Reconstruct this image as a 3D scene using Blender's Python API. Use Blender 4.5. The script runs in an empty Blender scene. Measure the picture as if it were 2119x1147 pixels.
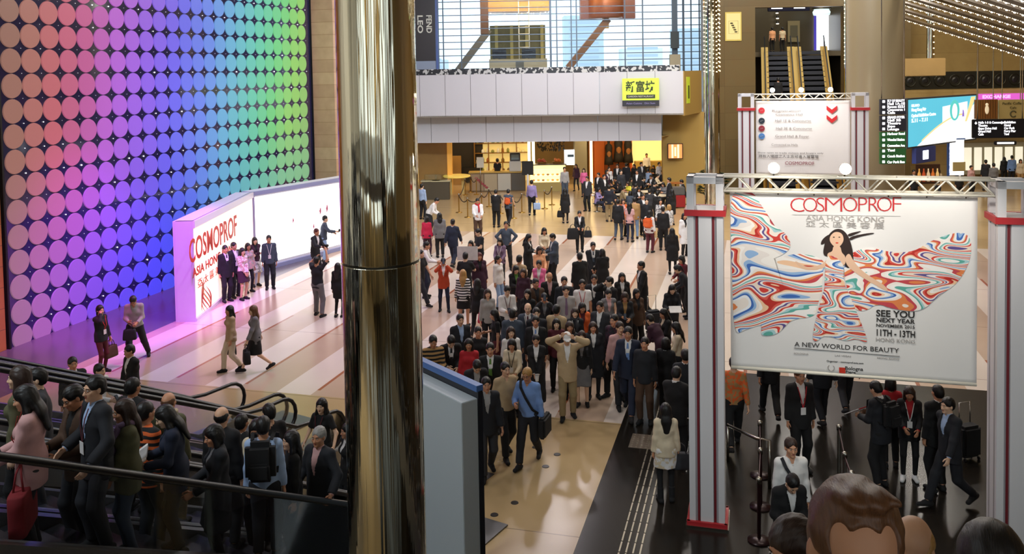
import bpy, bmesh, math, random
import numpy as np
from mathutils import Vector, Matrix, Euler

# ------------------------------------------------------------------ camera, world, lights, exposure
C = bpy.context.scene.collection
S = bpy.context.scene
IW, IH = 2119.0, 1147.0
FPX, PITCH, ROLL = 1800.0, math.radians(2.5), math.radians(1.0)
CX, CY = 1059.5, 228.6
EYE = np.array((0.0, 0.0, 7.0))
_f = np.array((0, math.cos(PITCH), -math.sin(PITCH)))
_u0 = np.array((0, math.sin(PITCH), math.cos(PITCH)))
_r0 = np.array((1.0, 0, 0))
_r = math.cos(ROLL) * _r0 - math.sin(ROLL) * _u0
_u = math.cos(ROLL) * _u0 + math.sin(ROLL) * _r0
cam = bpy.data.cameras.new('camera')
cam.sensor_width = 36.0
cam.lens = 36.0 * FPX / IW
cam.shift_x = 0.0
cam.shift_y = -(IH / 2 - CY) / IW
cam.clip_start, cam.clip_end = 0.05, 400
camera = bpy.data.objects.new('camera', cam)
C.objects.link(camera)
camera.matrix_world = Matrix(((_r[0], _u[0], -_f[0], EYE[0]), (_r[1], _u[1], -_f[1], EYE[1]), (_r[2], _u[2], -_f[2], EYE[2]), (0, 0, 0, 1)))
S.camera = camera
S.view_settings.view_transform = 'Standard'
S.view_settings.look = 'None'
S.view_settings.gamma = 1.0
S.view_settings.use_curve_mapping = False
S.view_settings.exposure = 0.0

world = bpy.data.worlds.new('daylight')
S.world = world
world.use_nodes = True
_bg = world.node_tree.nodes['Background']
_bg.inputs[0].default_value = (0.80, 0.91, 1.0, 1)
_bg.inputs[1].default_value = 1.7


def lamp(name, kind, loc, power, color=(1, 1, 1), size=1.0, size_y=None, aim=None, spread=None, spot=None, blend=0.4):
    d = bpy.data.lights.new(name, kind)
    d.energy, d.color = power, color
    if kind == 'AREA':
        d.shape = 'RECTANGLE' if size_y else 'SQUARE'
        d.size = size
        if size_y:
            d.size_y = size_y
        if spread:
            d.spread = math.radians(spread)
    else:
        d.shadow_soft_size = size
    if kind == 'SPOT':
        d.spot_size, d.spot_blend = math.radians(spot or 60), blend
    o = bpy.data.objects.new(name, d)
    o.location = loc
    if aim is not None:
        o.rotation_euler = (Vector(aim) - Vector(loc)).to_track_quat('-Z', 'Y').to_euler()
    C.objects.link(o)
    return o


WARM, COOL, GOLD = (1.0, 0.86, 0.70), (0.86, 0.92, 1.0), (1.0, 0.72, 0.36)
for _i in range(5):
    for _j in range(6):
        _x, _y = -9 + _i * 5.6 + _j * 1.3, 17.5 + _j * 5.3
        if _j == 5 and _i in (0,):
            continue
        lamp('ceiling_downlight', 'AREA', (_x, _y, 13.6), (75, 190, 260, 270, 270, 270)[_j] * (.62, .8, 1, 1, 1)[_i], (1.0, .93, .85) if _i > 1 else (.98, .90, .96), .7, .7, (_x, _y, 0))
for _x, _p in ((-4, 35), (3, 25), (9, 30)):
    lamp('ceiling_downlight', 'AREA', (_x, 9.5, 13.6), _p, (1.0, .90, .78), .7, .7, (_x, 10, 0))
lamp('balcony_front_fill', 'AREA', (3, 25, 12.5), 950, (.80, .88, 1), 14, 1.5, (4, 46, 5.2), 120)  # added cool fill to brighten the white balcony front
lamp('near_fill', 'AREA', (-7.5, 5.5, 11.5), 170, (.82, .92, 1), 2.5, 2.5, (-1.5, 10.5, 1.5), 110)  # added fill for the dark side of the totem
lamp('near_fill', 'AREA', (4, -4, 11.5), 30, (1, .93, .85), 10, 2, (4, 24, 1), 110)  # added soft fill on the crowd from the camera side
lamp('cafe_ceiling_lamp', 'AREA', (-1, 53.2, 3.2), 170, GOLD, 7, 3, (-1, 53.2, 0))
lamp('cafe_ceiling_lamp', 'AREA', (7, 53.0, 3.2), 220, GOLD, 6, 3, (7, 53, 0))
lamp('restaurant_fill', 'AREA', (1, 52.6, 12.8), 420, GOLD, 6, 1.5, (1, 55.5, 8))  # added out of view to brighten the copper soffit
lamp('restaurant_fill', 'AREA', (6.5, 52.6, 12.8), 300, (1, .8, .6), 4, 1.5, (6.5, 55, 9))  # second added fill for the dark interior behind the windows
lamp('escalator_hall_fill', 'AREA', (17.2, 50.5, 13.5), 330, (1, .85, .6), 4, 2, (17.2, 54, 6))  # added fill, the escalator recess was too dark
lamp('stone_wall_fill', 'AREA', (16, 40, 13.5), 230, (1, .84, .58), 7, 2, (16, 49, 5))  # added fill to lift the stone wall
lamp('far_right_fill', 'AREA', (25, 38, 13.0), 700, (1, .86, .62), 6, 4, (25, 47, 4))  # added fill for the dark far right walls and signs
lamp('purple_wash', 'SPOT', (-8, 20, 12.5), 13500, (.55, .05, 1), .4, aim=(-11.2, 25.5, 0.2), spot=36, blend=.8)
lamp('magenta_wash', 'SPOT', (-9, 17, 12.5), 5500, (.95, .08, .75), .4, aim=(-12.0, 21.5, 0.2), spot=30, blend=.8)
lamp('violet_wash', 'SPOT', (-3, 22, 12.8), 2200, (.72, .50, 1), .4, aim=(-7.0, 24, 0), spot=62, blend=.9)
lamp('back_wall_fill', 'AREA', (-2, -4.5, 12.8), 1100, (1, .85, .62), 24, 1.5, (-2, -11, 5), 130)  # added to light the back wall for the chrome column's reflection
lamp('left_wall_fill', 'AREA', (-9, 4, 13.2), 1500, (.95, .97, 1), 2, 16, (-19, 4, 5), 130)  # added so the left wall mirrors pale in the chrome column
lamp('violet_wall_wash', 'SPOT', (-4, 22, 12.8), 3000, (.40, .25, 1), .5, aim=(-10.5, 29, 3.5), spot=50, blend=1.0)
S.cycles.transparent_max_bounces = 20
lamp('gate_fill', 'SPOT', (2.5, -2, 11.5), 1700, (.84, .97, 1), .4, aim=(4.8, 13, 3.4), spot=30, blend=.6)  # added cool fill on the gate and banner from the camera side


# ------------------------------------------------------------------ pixel rays to places in the hall


def ray(px, py):
    d = _f + (px - CX) / FPX * _r - (py - CY) / FPX * _u
    return d


def fl(px, py, z=0.0):
    d = ray(px, py)
    t = (z - EYE[2]) / d[2]
    return EYE + t * d


def at(px, py, Y):
    d = ray(px, py)
    return EYE + (Y / d[1]) * d


def meet(px, py, p0, n):
    d = ray(px, py)
    t = np.dot(np.array(p0) - EYE, n) / np.dot(d, n)
    return EYE + t * d


HV = np.array((0.268, 0.9634, 0.0))      # hall axis
HP = np.array((0.9634, -0.268, 0.0))     # across the hall

# ------------------------------------------------------------------ materials
MATS = {}


def rgb(c):
    if isinstance(c, str):
        c = [int(c[i:i + 2], 16) / 255 for i in (0, 2, 4)]
        c = [x / 12.92 if x <= 0.04045 else ((x + 0.055) / 1.055) ** 2.4 for x in c]
    return (c[0], c[1], c[2], 1.0)


class NT:
    def __init__(self, m):
        m.use_nodes = True
        self.t = m.node_tree
        self.b = self.t.nodes.get('Principled BSDF')
        self.out = self.t.nodes.get('Material Output')

    def n(self, kind, **kw):
        nd = self.t.nodes.new(kind)
        for k, v in kw.items():
            if k in nd.inputs:
                nd.inputs[k].default_value = v
            else:
                setattr(nd, k, v)
        return nd

    def l(self, a, b):
        self.t.links.new(a, b)

    def math(self, op, a, b=None, c=None):
        nd = self.n('ShaderNodeMath', operation=op)
        for i, v in enumerate((a, b, c)):
            if v is None:
                continue
            if isinstance(v, (int, float)):
                nd.inputs[i].default_value = v
            else:
                self.l(v, nd.inputs[i])
        return nd.outputs[0]

    def mix(self, fac, a, b):
        nd = self.n('ShaderNodeMix', data_type='RGBA')
        for s, v in ((nd.inputs[0], fac), (nd.inputs[6], a), (nd.inputs[7], b)):
            if hasattr(v, 'links') or hasattr(v, 'is_output'):
                self.l(v, s)
            else:
                s.default_value = v
        return nd.outputs[2]


def mat(name, color=(.5, .5, .5), rough=.6, metal=0.0, emit=0.0, ecol=None, spec=None, noise=0.0, nscale=8.0, bump=0.0, alpha=None, coat=0.0):
    if name in MATS:
        return MATS[name]
    m = bpy.data.materials.new(name)
    MATS[name] = m
    N = NT(m)
    b = N.b
    col = rgb(color)
    b.inputs['Base Color'].default_value = col
    b.inputs['Roughness'].default_value = rough
    b.inputs['Metallic'].default_value = metal
    if spec is not None:
        b.inputs['Specular IOR Level'].default_value = spec
    if coat:
        b.inputs['Coat Weight'].default_value = coat
        b.inputs['Coat Roughness'].default_value = 0.05
    if emit:
        b.inputs['Emission Color'].default_value = rgb(ecol) if ecol is not None else col
        b.inputs['Emission Strength'].default_value = emit
    if alpha is not None:
        b.inputs['Alpha'].default_value = alpha
    if noise or bump:
        tc = N.n('ShaderNodeTexCoord')
        nz = N.n('ShaderNodeTexNoise', Scale=nscale, Detail=3.0)
        N.l(tc.outputs['Object'], nz.inputs['Vector'])
        if noise:
            lo = tuple(max(0, x * (1 - noise)) for x in col[:3]) + (1,)
            hi = tuple(min(1, x * (1 + noise)) for x in col[:3]) + (1,)
            N.l(N.mix(nz.outputs[0], lo, hi), b.inputs['Base Color'])
        if bump:
            bp = N.n('ShaderNodeBump', Strength=bump, Distance=0.01)
            N.l(nz.outputs[0], bp.inputs['Height'])
            N.l(bp.outputs[0], b.inputs['Normal'])
    return m


def glass(name, tint=(.9, .95, .95), fac=0.12, ior=1.45):
    if name in MATS:
        return MATS[name]
    m = bpy.data.materials.new(name)
    MATS[name] = m
    N = NT(m)
    tr = N.n('ShaderNodeBsdfTransparent')
    tr.inputs[0].default_value = rgb(tint)
    gl = N.n('ShaderNodeBsdfGlossy', Roughness=0.03)
    fr = N.n('ShaderNodeFresnel', IOR=ior)
    f = N.math('ADD', fr.outputs[0], fac)
    mx = N.n('ShaderNodeMixShader')
    N.l(f, mx.inputs[0])
    N.l(tr.outputs[0], mx.inputs[1])
    N.l(gl.outputs[0], mx.inputs[2])
    N.l(mx.outputs[0], N.out.inputs[0])
    N.t.nodes.remove(N.b)
    return m


# ------------------------------------------------------------------ mesh collecting
class MB:
    def __init__(self):
        self.v, self.f, self.m, self.s = [], [], [], []
        self.cur, self.smooth = 0, False

    def add(self, vs, fs):
        o = len(self.v)
        self.v += [tuple(map(float, p)) for p in vs]
        for f in fs:
            self.f.append(tuple(i + o for i in f))
            self.m.append(self.cur)
            self.s.append(self.smooth)
        return self

    def box(self, c, s, rz=0.0, taper=1.0):
        cx, cy, cz = c
        hx, hy, hz = s[0] / 2, s[1] / 2, s[2] / 2
        ca, sa = math.cos(rz), math.sin(rz)
        vs = []
        for k, q in ((-1, 1.0), (1, taper)):
            for x, y in ((-hx, -hy), (hx, -hy), (hx, hy), (-hx, hy)):
                vs.append((cx + (x * ca - y * sa) * q, cy + (x * sa + y * ca) * q, cz + k * hz))
        return self.add(vs, [(3, 2, 1, 0), (4, 5, 6, 7), (0, 1, 5, 4), (1, 2, 6, 5), (2, 3, 7, 6), (3, 0, 4, 7)])

    def rbox(self, c, s, r=.02, rz=0.0):
        """box with chamfered vertical and horizontal edges"""
        bm = bmesh.new()
        bmesh.ops.create_cube(bm, size=1.0)
        bmesh.ops.scale(bm, vec=s, verts=bm.verts)
        bmesh.ops.bevel(bm, geom=list(bm.edges), offset=min(r, min(s) * .45), segments=2, affect='EDGES')
        M = Matrix.Translation(c) @ Matrix.Rotation(rz, 4, 'Z')
        vs = [M @ v.co for v in bm.verts]
        fs = [[v.index for v in f.verts] for f in bm.faces]
        bm.free()
        return self.add(vs, fs)

    def bar(self, a, b, w, h, up=(0, 0, 1)):
        a, b = Vector(a), Vector(b)
        d = (b - a).normalized()
        u = Vector(up)
        if abs(d.dot(u)) > .98:
            u = Vector((0, 1, 0))
        s = d.cross(u).normalized() * (w / 2)
        t = s.normalized().cross(d).normalized() * (h / 2)
        vs = []
        for p in (a, b):
            vs += [p - s - t, p + s - t, p + s + t, p - s + t]
        return self.add(vs, [(0, 1, 2, 3), (7, 6, 5, 4), (4, 5, 1, 0), (5, 6, 2, 1), (6, 7, 3, 2), (7, 4, 0, 3)])

    def tube(self, pts, r, n=8, closed=False, caps=True):
        pts = [Vector(p) for p in pts]
        k = len(pts)
        rs = r if isinstance(r, (list, tuple)) else [r] * k
        vs, prev = [], None
        for i, p in enumerate(pts):
            if closed:
                d = pts[(i + 1) % k] - pts[i - 1]
            else:
                d = pts[min(i + 1, k - 1)] - pts[max(i - 1, 0)]
            d = d.normalized() if d.length > 1e-9 else Vector((0, 0, 1))
            if prev is None:
                s = d.cross(Vector((0, 0, 1)))
                if s.length < .05:
                    s = d.cross(Vector((0, 1, 0)))
            else:
                s = prev - d * prev.dot(d)
            s.normalize()
            prev = s
            t = d.cross(s)
            for j in range(n):
                a = 2 * math.pi * j / n
                vs.append(p + (s * math.cos(a) + t * math.sin(a)) * rs[i])
        fs = []
        for i in range(k if closed else k - 1):
            for j in range(n):
                a, b = i * n + j, i * n + (j + 1) % n
                c, d = ((i + 1) % k) * n + (j + 1) % n, ((i + 1) % k) * n + j
                fs.append((a, b, c, d))
        return self.capped(vs, fs, [tuple(range(n - 1, -1, -1)), tuple(range((k - 1) * n, k * n))] if caps and not closed else [])

    def capped(self, vs, fs, caps):
        # smooth sides, flat ends
        self.add(vs, fs + caps)
        n, c = len(fs), len(caps)
        self.s[len(self.s) - n - c:] = [True] * n + [False] * c
        return self

    def cyl(self, c, r, h, n=24, r2=None):
        return self.tube([c, (c[0], c[1], c[2] + h)], [r, r if r2 is None else r2], n)

    def lathe(self, c, prof, n=24):
        # tight rings beside the ends keep the long sides straight-shaded
        if len(prof) == 2:
            (ra, za), (rb, zb) = prof
            prof = [(ra + (rb - ra) * t, za + (zb - za) * t) for t in (0, .0008, .9992, 1)]
        vs, fs = [], []
        for r, z in prof:
            for j in range(n):
                a = 2 * math.pi * j / n
                vs.append((c[0] + r * math.cos(a), c[1] + r * math.sin(a), c[2] + z))
        k = len(prof)
        for i in range(k - 1):
            for j in range(n):
                fs.append((i * n + j, i * n + (j + 1) % n, (i + 1) * n + (j + 1) % n, (i + 1) * n + j))
        return self.capped(vs, fs, [tuple(range(n - 1, -1, -1)), tuple(range((k - 1) * n, k * n))])

    def ball(self, c, r, n=8, m=6):
        rx, ry, rz = r if isinstance(r, (list, tuple)) else (r, r, r)
        vs = [(c[0], c[1], c[2] - rz)]
        for i in range(1, m):
            t = -math.pi / 2 + math.pi * i / m
            for j in range(n):
                a = 2 * math.pi * j / n
                vs.append((c[0] + rx * math.cos(t) * math.cos(a), c[1] + ry * math.cos(t) * math.sin(a), c[2] + rz * math.sin(t)))
        vs.append((c[0], c[1], c[2] + rz))
        fs = [(0, 1 + (j + 1) % n, 1 + j) for j in range(n)]
        for i in range(m - 2):
            for j in range(n):
                a, b = 1 + i * n + j, 1 + i * n + (j + 1) % n
                fs.append((a, b, b + n, a + n))
        e = 1 + (m - 2) * n
        fs += [(e + j, e + (j + 1) % n, len(vs) - 1) for j in range(n)]
        sm, self.smooth = self.smooth, True
        self.add(vs, fs)
        self.smooth = sm
        return self

    def poly(self, pts, thick=None):
        """flat polygon; thick is a vector to extrude it by"""
        n = len(pts)
        if thick is None:
            return self.add(pts, [tuple(range(n))])
        t = Vector(thick)
        vs = [Vector(p) for p in pts] + [Vector(p) + t for p in pts]
        fs = [tuple(range(n - 1, -1, -1)), tuple(range(n, 2 * n))]
        fs += [(i, (i + 1) % n, n + (i + 1) % n, n + i) for i in range(n)]
        return self.add(vs, fs)

    def mesh(self, name, mats):
        me = bpy.data.meshes.new(name)
        me.from_pydata(self.v, [], self.f)
        for m in (mats if isinstance(mats, (list, tuple)) else [mats]):
            me.materials.append(m)
        me.polygons.foreach_set('material_index', self.m)
        me.polygons.foreach_set('use_smooth', self.s)
        me.update()
        return me

    def build(self, name, mats, parent=None, loc=(0, 0, 0), rz=0.0):
        o = bpy.data.objects.new(name, self.mesh(name, mats))
        C.objects.link(o)
        o.location = loc
        o.rotation_euler = (0, 0, rz)
        if parent is not None:
            o.parent = parent
        return o


def tag(o, label=None, cat=None, group=None, kind=None):
    if label:
        o['label'] = label
    if cat:
        o['category'] = cat
    if group:
        o['group'] = group
    if kind:
        o['kind'] = kind
    return o


def thing(name, label, cat, loc=(0, 0, 0), rz=0.0, group=None, scale=1.0):
    o = bpy.data.objects.new(name, None)
    o.empty_display_size = .1
    C.objects.link(o)
    o.location = loc
    o.rotation_euler = (0, 0, rz)
    o.scale = (scale,) * 3
    return tag(o, label, cat, group)


def copy_tree(o, parent=None):
    c = o.copy()
    C.objects.link(c)
    if parent is not None:
        c.parent = parent
    for ch in o.children:
        copy_tree(ch, c)
    return c


def struct(o):
    o['kind'] = 'structure'
    return o


def text_mesh(s, size=1.0, align='CENTER', wide=1.0, bold=0.0, thick=0.004, spacing=1.0):
    cu = bpy.data.curves.new('lettering', 'FONT')
    cu.body, cu.size, cu.align_x, cu.align_y = s, size, align, 'CENTER'
    cu.extrude, cu.offset, cu.space_character = thick, bold, spacing
    cu.resolution_u = 3
    o = bpy.data.objects.new('lettering', cu)
    C.objects.link(o)
    dg = bpy.context.evaluated_depsgraph_get()
    me = bpy.data.meshes.new_from_object(o.evaluated_get(dg))
    C.objects.unlink(o)
    bpy.data.objects.remove(o)
    bpy.data.curves.remove(cu)
    me.transform(Matrix.Rotation(math.pi / 2, 4, 'X') @ Matrix.Diagonal((wide, 1, 1, 1)))
    me.materials.clear()
    return me


def text(parent, s, loc, size, m, align='CENTER', wide=1.0, bold=0.0, rz=0.0, fit=None, name='lettering', thick=0.004, spacing=1.0, roll=0.0):
    """raised letters facing local -Y; fit = width in metres"""
    me = text_mesh(s, size, align, wide, bold, thick, spacing)
    if fit:
        w = max(v.co.x for v in me.vertices) - min(v.co.x for v in me.vertices)
        me.transform(Matrix.Diagonal((fit / w, 1, 1, 1)))
    me.materials.append(m)
    me.name = name
    o = bpy.data.objects.new(name, me)
    C.objects.link(o)
    o.location = loc
    o.rotation_euler = (0, roll, rz)
    o.parent = parent
    return o

# ------------------------------------------------------------------ people: posed surfaces grown on a grid
def V3(*a):
    return np.array(a, float)


def unit(v):
    return v / (np.linalg.norm(v) + 1e-12)


def rotx(a):
    c, s = math.cos(a), math.sin(a)
    return np.array(((1, 0, 0), (0, c, -s), (0, s, c)))


def rotz(a):
    c, s = math.cos(a), math.sin(a)
    return np.array(((c, -s, 0), (s, c, 0), (0, 0, 1)))


class Field:
    def __init__(self, lo, hi, h):
        self.h = h
        self.lo = np.array(lo, float) - 2 * h
        n = np.ceil((np.array(hi, float) + 2 * h - self.lo) / h).astype(int) + 1
        self.ax = [(self.lo[i] + h * np.arange(n[i])).astype(np.float32) for i in range(3)]
        self.v = np.full(n, 1.0, np.float32)

    def block(self, lo, hi):
        sl, g = [], []
        for i in range(3):
            a = max(0, int((lo[i] - self.lo[i]) / self.h) - 1)
            b = min(len(self.ax[i]), int((hi[i] - self.lo[i]) / self.h) + 3)
            sl.append(slice(a, max(a, b)))
            g.append(self.ax[i][sl[-1]])
        return tuple(sl), (g[0][:, None, None], g[1][None, :, None], g[2][None, None, :])

    def blend(self, sl, d, k, sub=False):
        v = self.v[sl]
        if v.size == 0:
            return
        if sub:
            d = -d
            if k > 0:
                h = np.clip(.5 - .5 * (v - d) / k, 0, 1)
                self.v[sl] = v + (d - v) * h + k * h * (1 - h)
            else:
                self.v[sl] = np.maximum(v, d)
        elif k > 0:
            h = np.clip(.5 + .5 * (v - d) / k, 0, 1)
            self.v[sl] = v + (d - v) * h - k * h * (1 - h)
        else:
            self.v[sl] = np.minimum(v, d)

    def cone(self, a, b, ra, rb, k=.03, ax=None, s=1.0, c0=False, c1=False, sub=False):
        """tapered capsule a-b; s squashes it along ax; c0/c1 cut its ends flat"""
        a, b = np.asarray(a, float), np.asarray(b, float)
        m = max(ra, rb) * max(1, s) + k + self.h
        sl, (X, Y, Z) = self.block(np.minimum(a, b) - m, np.maximum(a, b) + m)
        ab = b - a
        L2 = float(ab @ ab) + 1e-9
        x, y, z = X - np.float32(a[0]), Y - np.float32(a[1]), Z - np.float32(a[2])
        tt = (x * np.float32(ab[0] / L2) + y * np.float32(ab[1] / L2) + z * np.float32(ab[2] / L2))
        t = np.clip(tt, 0, 1)
        qx, qy, qz = x - t * np.float32(ab[0]), y - t * np.float32(ab[1]), z - t * np.float32(ab[2])
        d2 = qx * qx + qy * qy + qz * qz
        if ax is not None:
            e = qx * np.float32(ax[0]) + qy * np.float32(ax[1]) + qz * np.float32(ax[2])
            d2 = d2 + e * e * np.float32(1 / (s * s) - 1)
        d = np.sqrt(d2) - (ra + (rb - ra) * t)
        if ax is not None and s < 1:
            d = d * np.float32(.5 + .5 * s)
        L = math.sqrt(L2)
        if c0:
            d = np.maximum(d, -tt * np.float32(L))
        if c1:
            d = np.maximum(d, (tt - 1) * np.float32(L))
        self.blend(sl, d, k, sub)

    def ell(self, c, r, R=None, k=.02, sub=False, noise=0.0):
        c, r = np.asarray(c, float), np.asarray(r, float)
        m = r.max() + k + self.h
        sl, (X, Y, Z) = self.block(c - m, c + m)
        x, y, z = X - np.float32(c[0]), Y - np.float32(c[1]), Z - np.float32(c[2])
        if R is not None:
            x, y, z = [x * np.float32(R[0, i]) + y * np.float32(R[1, i]) + z * np.float32(R[2, i]) for i in range(3)]
        q = np.sqrt((x / r[0]) ** 2 + (y / r[1]) ** 2 + (z / r[2]) ** 2)
        d = (q - 1) * np.float32(r.min() * .6 + r.mean() * .4)
        if noise:
            d = d + noise * np.sin(x * 150 + np.sin(z * 60) * 1.5) * np.sin(y * 70 + z * 40)
        self.blend(sl, d, k, sub)

    def folds(self, amp, f=15.0):
        X, Y, Z = self.ax[0][:, None, None], self.ax[1][None, :, None], self.ax[2][None, None, :]
        self.v += (amp * np.sin(f * X + 2.2 * np.sin(f * .7 * Z) + 1.0) * np.sin(f * .9 * Z + f * .6 * Y + 2 * np.sin(f * .5 * X))).astype(np.float32)

    def half(self, p, n, keep_below=True):
        """cut away everything on the side n points to"""
        n = unit(np.asarray(n, float))
        X, Y, Z = self.ax[0][:, None, None], self.ax[1][None, :, None], self.ax[2][None, None, :]
        d = (X - p[0]) * n[0] + (Y - p[1]) * n[1] + (Z - p[2]) * n[2]
        self.v = np.maximum(self.v, d.astype(np.float32))

    def mesh(self):
        v = self.v
        inside = v < 0
        nx, ny, nz = v.shape
        cs = inside[:-1, :-1, :-1].astype(np.int8)
        tot = cs.copy()
        corners = [(i, j, k) for i in (0, 1) for j in (0, 1) for k in (0, 1)]
        tot = sum(inside[i:nx - 1 + i, j:ny - 1 + j, k:nz - 1 + k].astype(np.int8) for i, j, k in corners)
        act = np.argwhere((tot > 0) & (tot < 8))
        if len(act) == 0:
            return np.zeros((0, 3)), np.zeros((0, 4), int)
        vals = {c: v[act[:, 0] + c[0], act[:, 1] + c[1], act[:, 2] + c[2]] for c in corners}
        acc = np.zeros((len(act), 3))
        cnt = np.zeros(len(act))
        for a in corners:
            for d in range(3):
                if a[d]:
                    continue
                b = tuple(1 if i == d else a[i] for i in range(3))
                va, vb = vals[a], vals[b]
                x = (va < 0) != (vb < 0)
                t = np.where(x, va / np.where(x, va - vb, 1), 0)
                p = np.array(a, float)[None, :].repeat(len(act), 0)
                p[:, d] += t
                acc += p * x[:, None]
                cnt += x
        P = self.lo + self.h * (act + acc / cnt[:, None])
        idx = np.full((nx - 1, ny - 1, nz - 1), -1, np.int64)
        idx[act[:, 0], act[:, 1], act[:, 2]] = np.arange(len(act))
        quads = []
        for d in range(3):
            e = [1 if i == d else 0 for i in range(3)]
            A = inside[:nx - e[0], :ny - e[1], :nz - e[2]]
            B = inside[e[0]:, e[1]:, e[2]:]
            w = np.argwhere(A != B)
            o1, o2 = (d + 1) % 3, (d + 2) % 3
            w = w[(w[:, o1] > 0) & (w[:, o2] > 0)]
            w = w[(w[:, o1] < v.shape[o1] - 1) & (w[:, o2] < v.shape[o2] - 1)]
            if not len(w):
                continue
            s1, s2 = np.zeros(3, int), np.zeros(3, int)
            s1[o1], s2[o2] = 1, 1
            q = []
            for sh in (-s1 - s2, -s2, 0 * s1, -s1):
                k = w + sh
                q.append(idx[k[:, 0], k[:, 1], k[:, 2]])
            q = np.stack(q, 1)
            flip = ~A[w[:, 0], w[:, 1], w[:, 2]]
            q[flip] = q[flip][:, ::-1]
            quads.append(q)
        return P, np.concatenate(quads)


def np_mesh(name, P, Q, extra=None, mats=1):
    """mesh data from quads plus an MB of extras (its own material indices)"""
    nv, nq = len(P), len(Q)
    ev, ef, em = (extra.v, extra.f, extra.m) if extra else ([], [], [])
    me = bpy.data.meshes.new(name)
    co = np.concatenate([np.asarray(P, np.float32).reshape(-1, 3), np.asarray(ev, np.float32).reshape(-1, 3)])
    me.vertices.add(len(co))
    me.vertices.foreach_set('co', co.ravel())
    sizes = [4] * nq + [len(f) for f in ef]
    loops = np.concatenate([np.asarray(Q, np.int32).ravel(), np.array([i + nv for f in ef for i in f], np.int32)])
    me.loops.add(len(loops))
    me.loops.foreach_set('vertex_index', loops)
    me.polygons.add(len(sizes))
    me.polygons.foreach_set('loop_start', np.concatenate([[0], np.cumsum(sizes)[:-1]]).astype(np.int32))
    me.polygons.foreach_set('material_index', np.array([0] * nq + list(em), np.int32))
    me.polygons.foreach_set('use_smooth', np.ones(len(sizes), bool))
    for _ in range(mats):
        me.materials.append(None)
    me.update(calc_edges=True)
    me.validate()
    return me


# --- poses. hands / feet = (outwards, forwards, up) in metres of a 1.72 m figure; optional 4th value of a foot = heel lift
POSES = {
    'stand': dict(),
    'stand_up': dict(pitch=-3, yaw=0),
    'look_down': dict(pitch=14),
    'stand_easy': dict(rh=(.25, .10, .84), lh=(.27, .03, .80), rf=(.10, .06, 0), lf=(.13, -.03, 0), yaw=12),
    'walk': dict(rh=(.24, -.16, .83), lh=(.24, .24, .88), rf=(.08, .34, 0), lf=(.08, -.36, .09), pel=.885, lean=4),
    'walk_b': dict(rh=(.24, .24, .88), lh=(.24, -.16, .83), rf=(.08, -.36, .09), lf=(.08, .34, 0), pel=.885, lean=4),
    'stroll': dict(rh=(.25, -.08, .82), lh=(.25, .12, .83), rf=(.09, .18, 0), lf=(.09, -.20, .05), pel=.905, lean=2),
    'phone': dict(rh=(.07, .30, 1.14), lh=(.10, .28, 1.08), pitch=20, rf=(.10, .04, 0)),
    'call': dict(rh=(.10, .12, 1.55), lh=(.25, .05, .80), pitch=5, yaw=-12, rp=(.8, .3, -1)),
    'camera': dict(rp=(.9, .2, -1), lp=(.9, .2, -1), rh=(.07, .24, 1.57), lh=(.08, .25, 1.55), rf=(.13, -.05, 0), lf=(.14, .1, 0)),
    'camera_high': dict(rp=(1, .2, -.5), lp=(1, .2, -.6), rh=(.20, .18, 1.86), lh=(.16, .22, 1.66), rf=(.15, -.05, 0), lf=(.14, .1, 0), pitch=-8),
    'brow': dict(rp=(1, .25, .15), lp=(1, .25, .15), rh=(.13, .10, 1.66), lh=(.15, .10, 1.62), pitch=18, rf=(.11, .12, 0), lf=(.11, -.08, 0)),
    'hold': dict(rh=(.10, .30, 1.05), lh=(.12, .30, 1.03), pitch=14),
    'hold_low': dict(rh=(.04, .20, .90), lh=(.05, .20, .88), pitch=8),
    'read': dict(rh=(.13, .32, 1.10), lh=(.13, .32, 1.10), pitch=22, lean=5),
    'reach': dict(rh=(.18, .46, 1.15), lh=(.18, .35, 1.05), lean=8),
    'reach_up': dict(rh=(.16, .50, 1.42), lh=(.25, .10, .85)),
    'carry': dict(rh=(.27, .03, .79), lh=(.12, .28, 1.08), pitch=5, rf=(.08, .16, 0), lf=(.10, -.14, .03)),
    'akimbo': dict(rh=(.20, .12, 1.02), lh=(.20, .12, 1.02), rp=(1, .1, 0), lp=(1, .1, 0), rf=(.15, 0, 0), lf=(.15, .04, 0)),
    'crossed': dict(rh=(-.10, .22, 1.18), lh=(-.10, .24, 1.14), pitch=4),
    'bag_hold': dict(rh=(.16, .24, 1.12), lh=(.26, .04, .82), rf=(.09, .28, 0), lf=(.09, -.28, .06), pel=.895, lean=2, pitch=10),
    'bend': dict(lean=32, rh=(.14, .45, .95), lh=(.14, .42, .92), pitch=20),
    'slouch': dict(lean=10, rh=(.10, .30, 1.04), lh=(.09, .30, 1.00), pitch=36, rf=(.13, .1, 0), lf=(.24, -.28, .02), pel=.87),
    'rail': dict(rh=(.22, .22, 1.02), lh=(.36, .22, 1.02), yaw=8),
    'rail_right': dict(rh=(.36, .22, 1.02), lh=(.22, .10, .84), yaw=-8),
    'sit': dict(pel=.50, rf=(.10, .42, 0), lf=(.12, .40, 0), rh=(.13, .38, .80), lh=(.14, .38, .78), lean=8, pitch=12),
    'sit_lean': dict(pel=.50, rf=(.10, .42, 0), lf=(.12, .36, 0), rh=(.10, .44, .84), lh=(.16, .38, .80), lean=22, pitch=20),
}


def ik(a, c, l1, l2, pole):
    d = c - a
    L = min(np.linalg.norm(d), (l1 + l2) * .999)
    u = unit(d)
    c = a + u * L
    x = (l1 * l1 - l2 * l2 + L * L) / (2 * L)
    h = math.sqrt(max(0, l1 * l1 - x * x))
    p = unit(pole - (pole @ u) * u)
    return a + u * x + p * h, c


SK = {}


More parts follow.
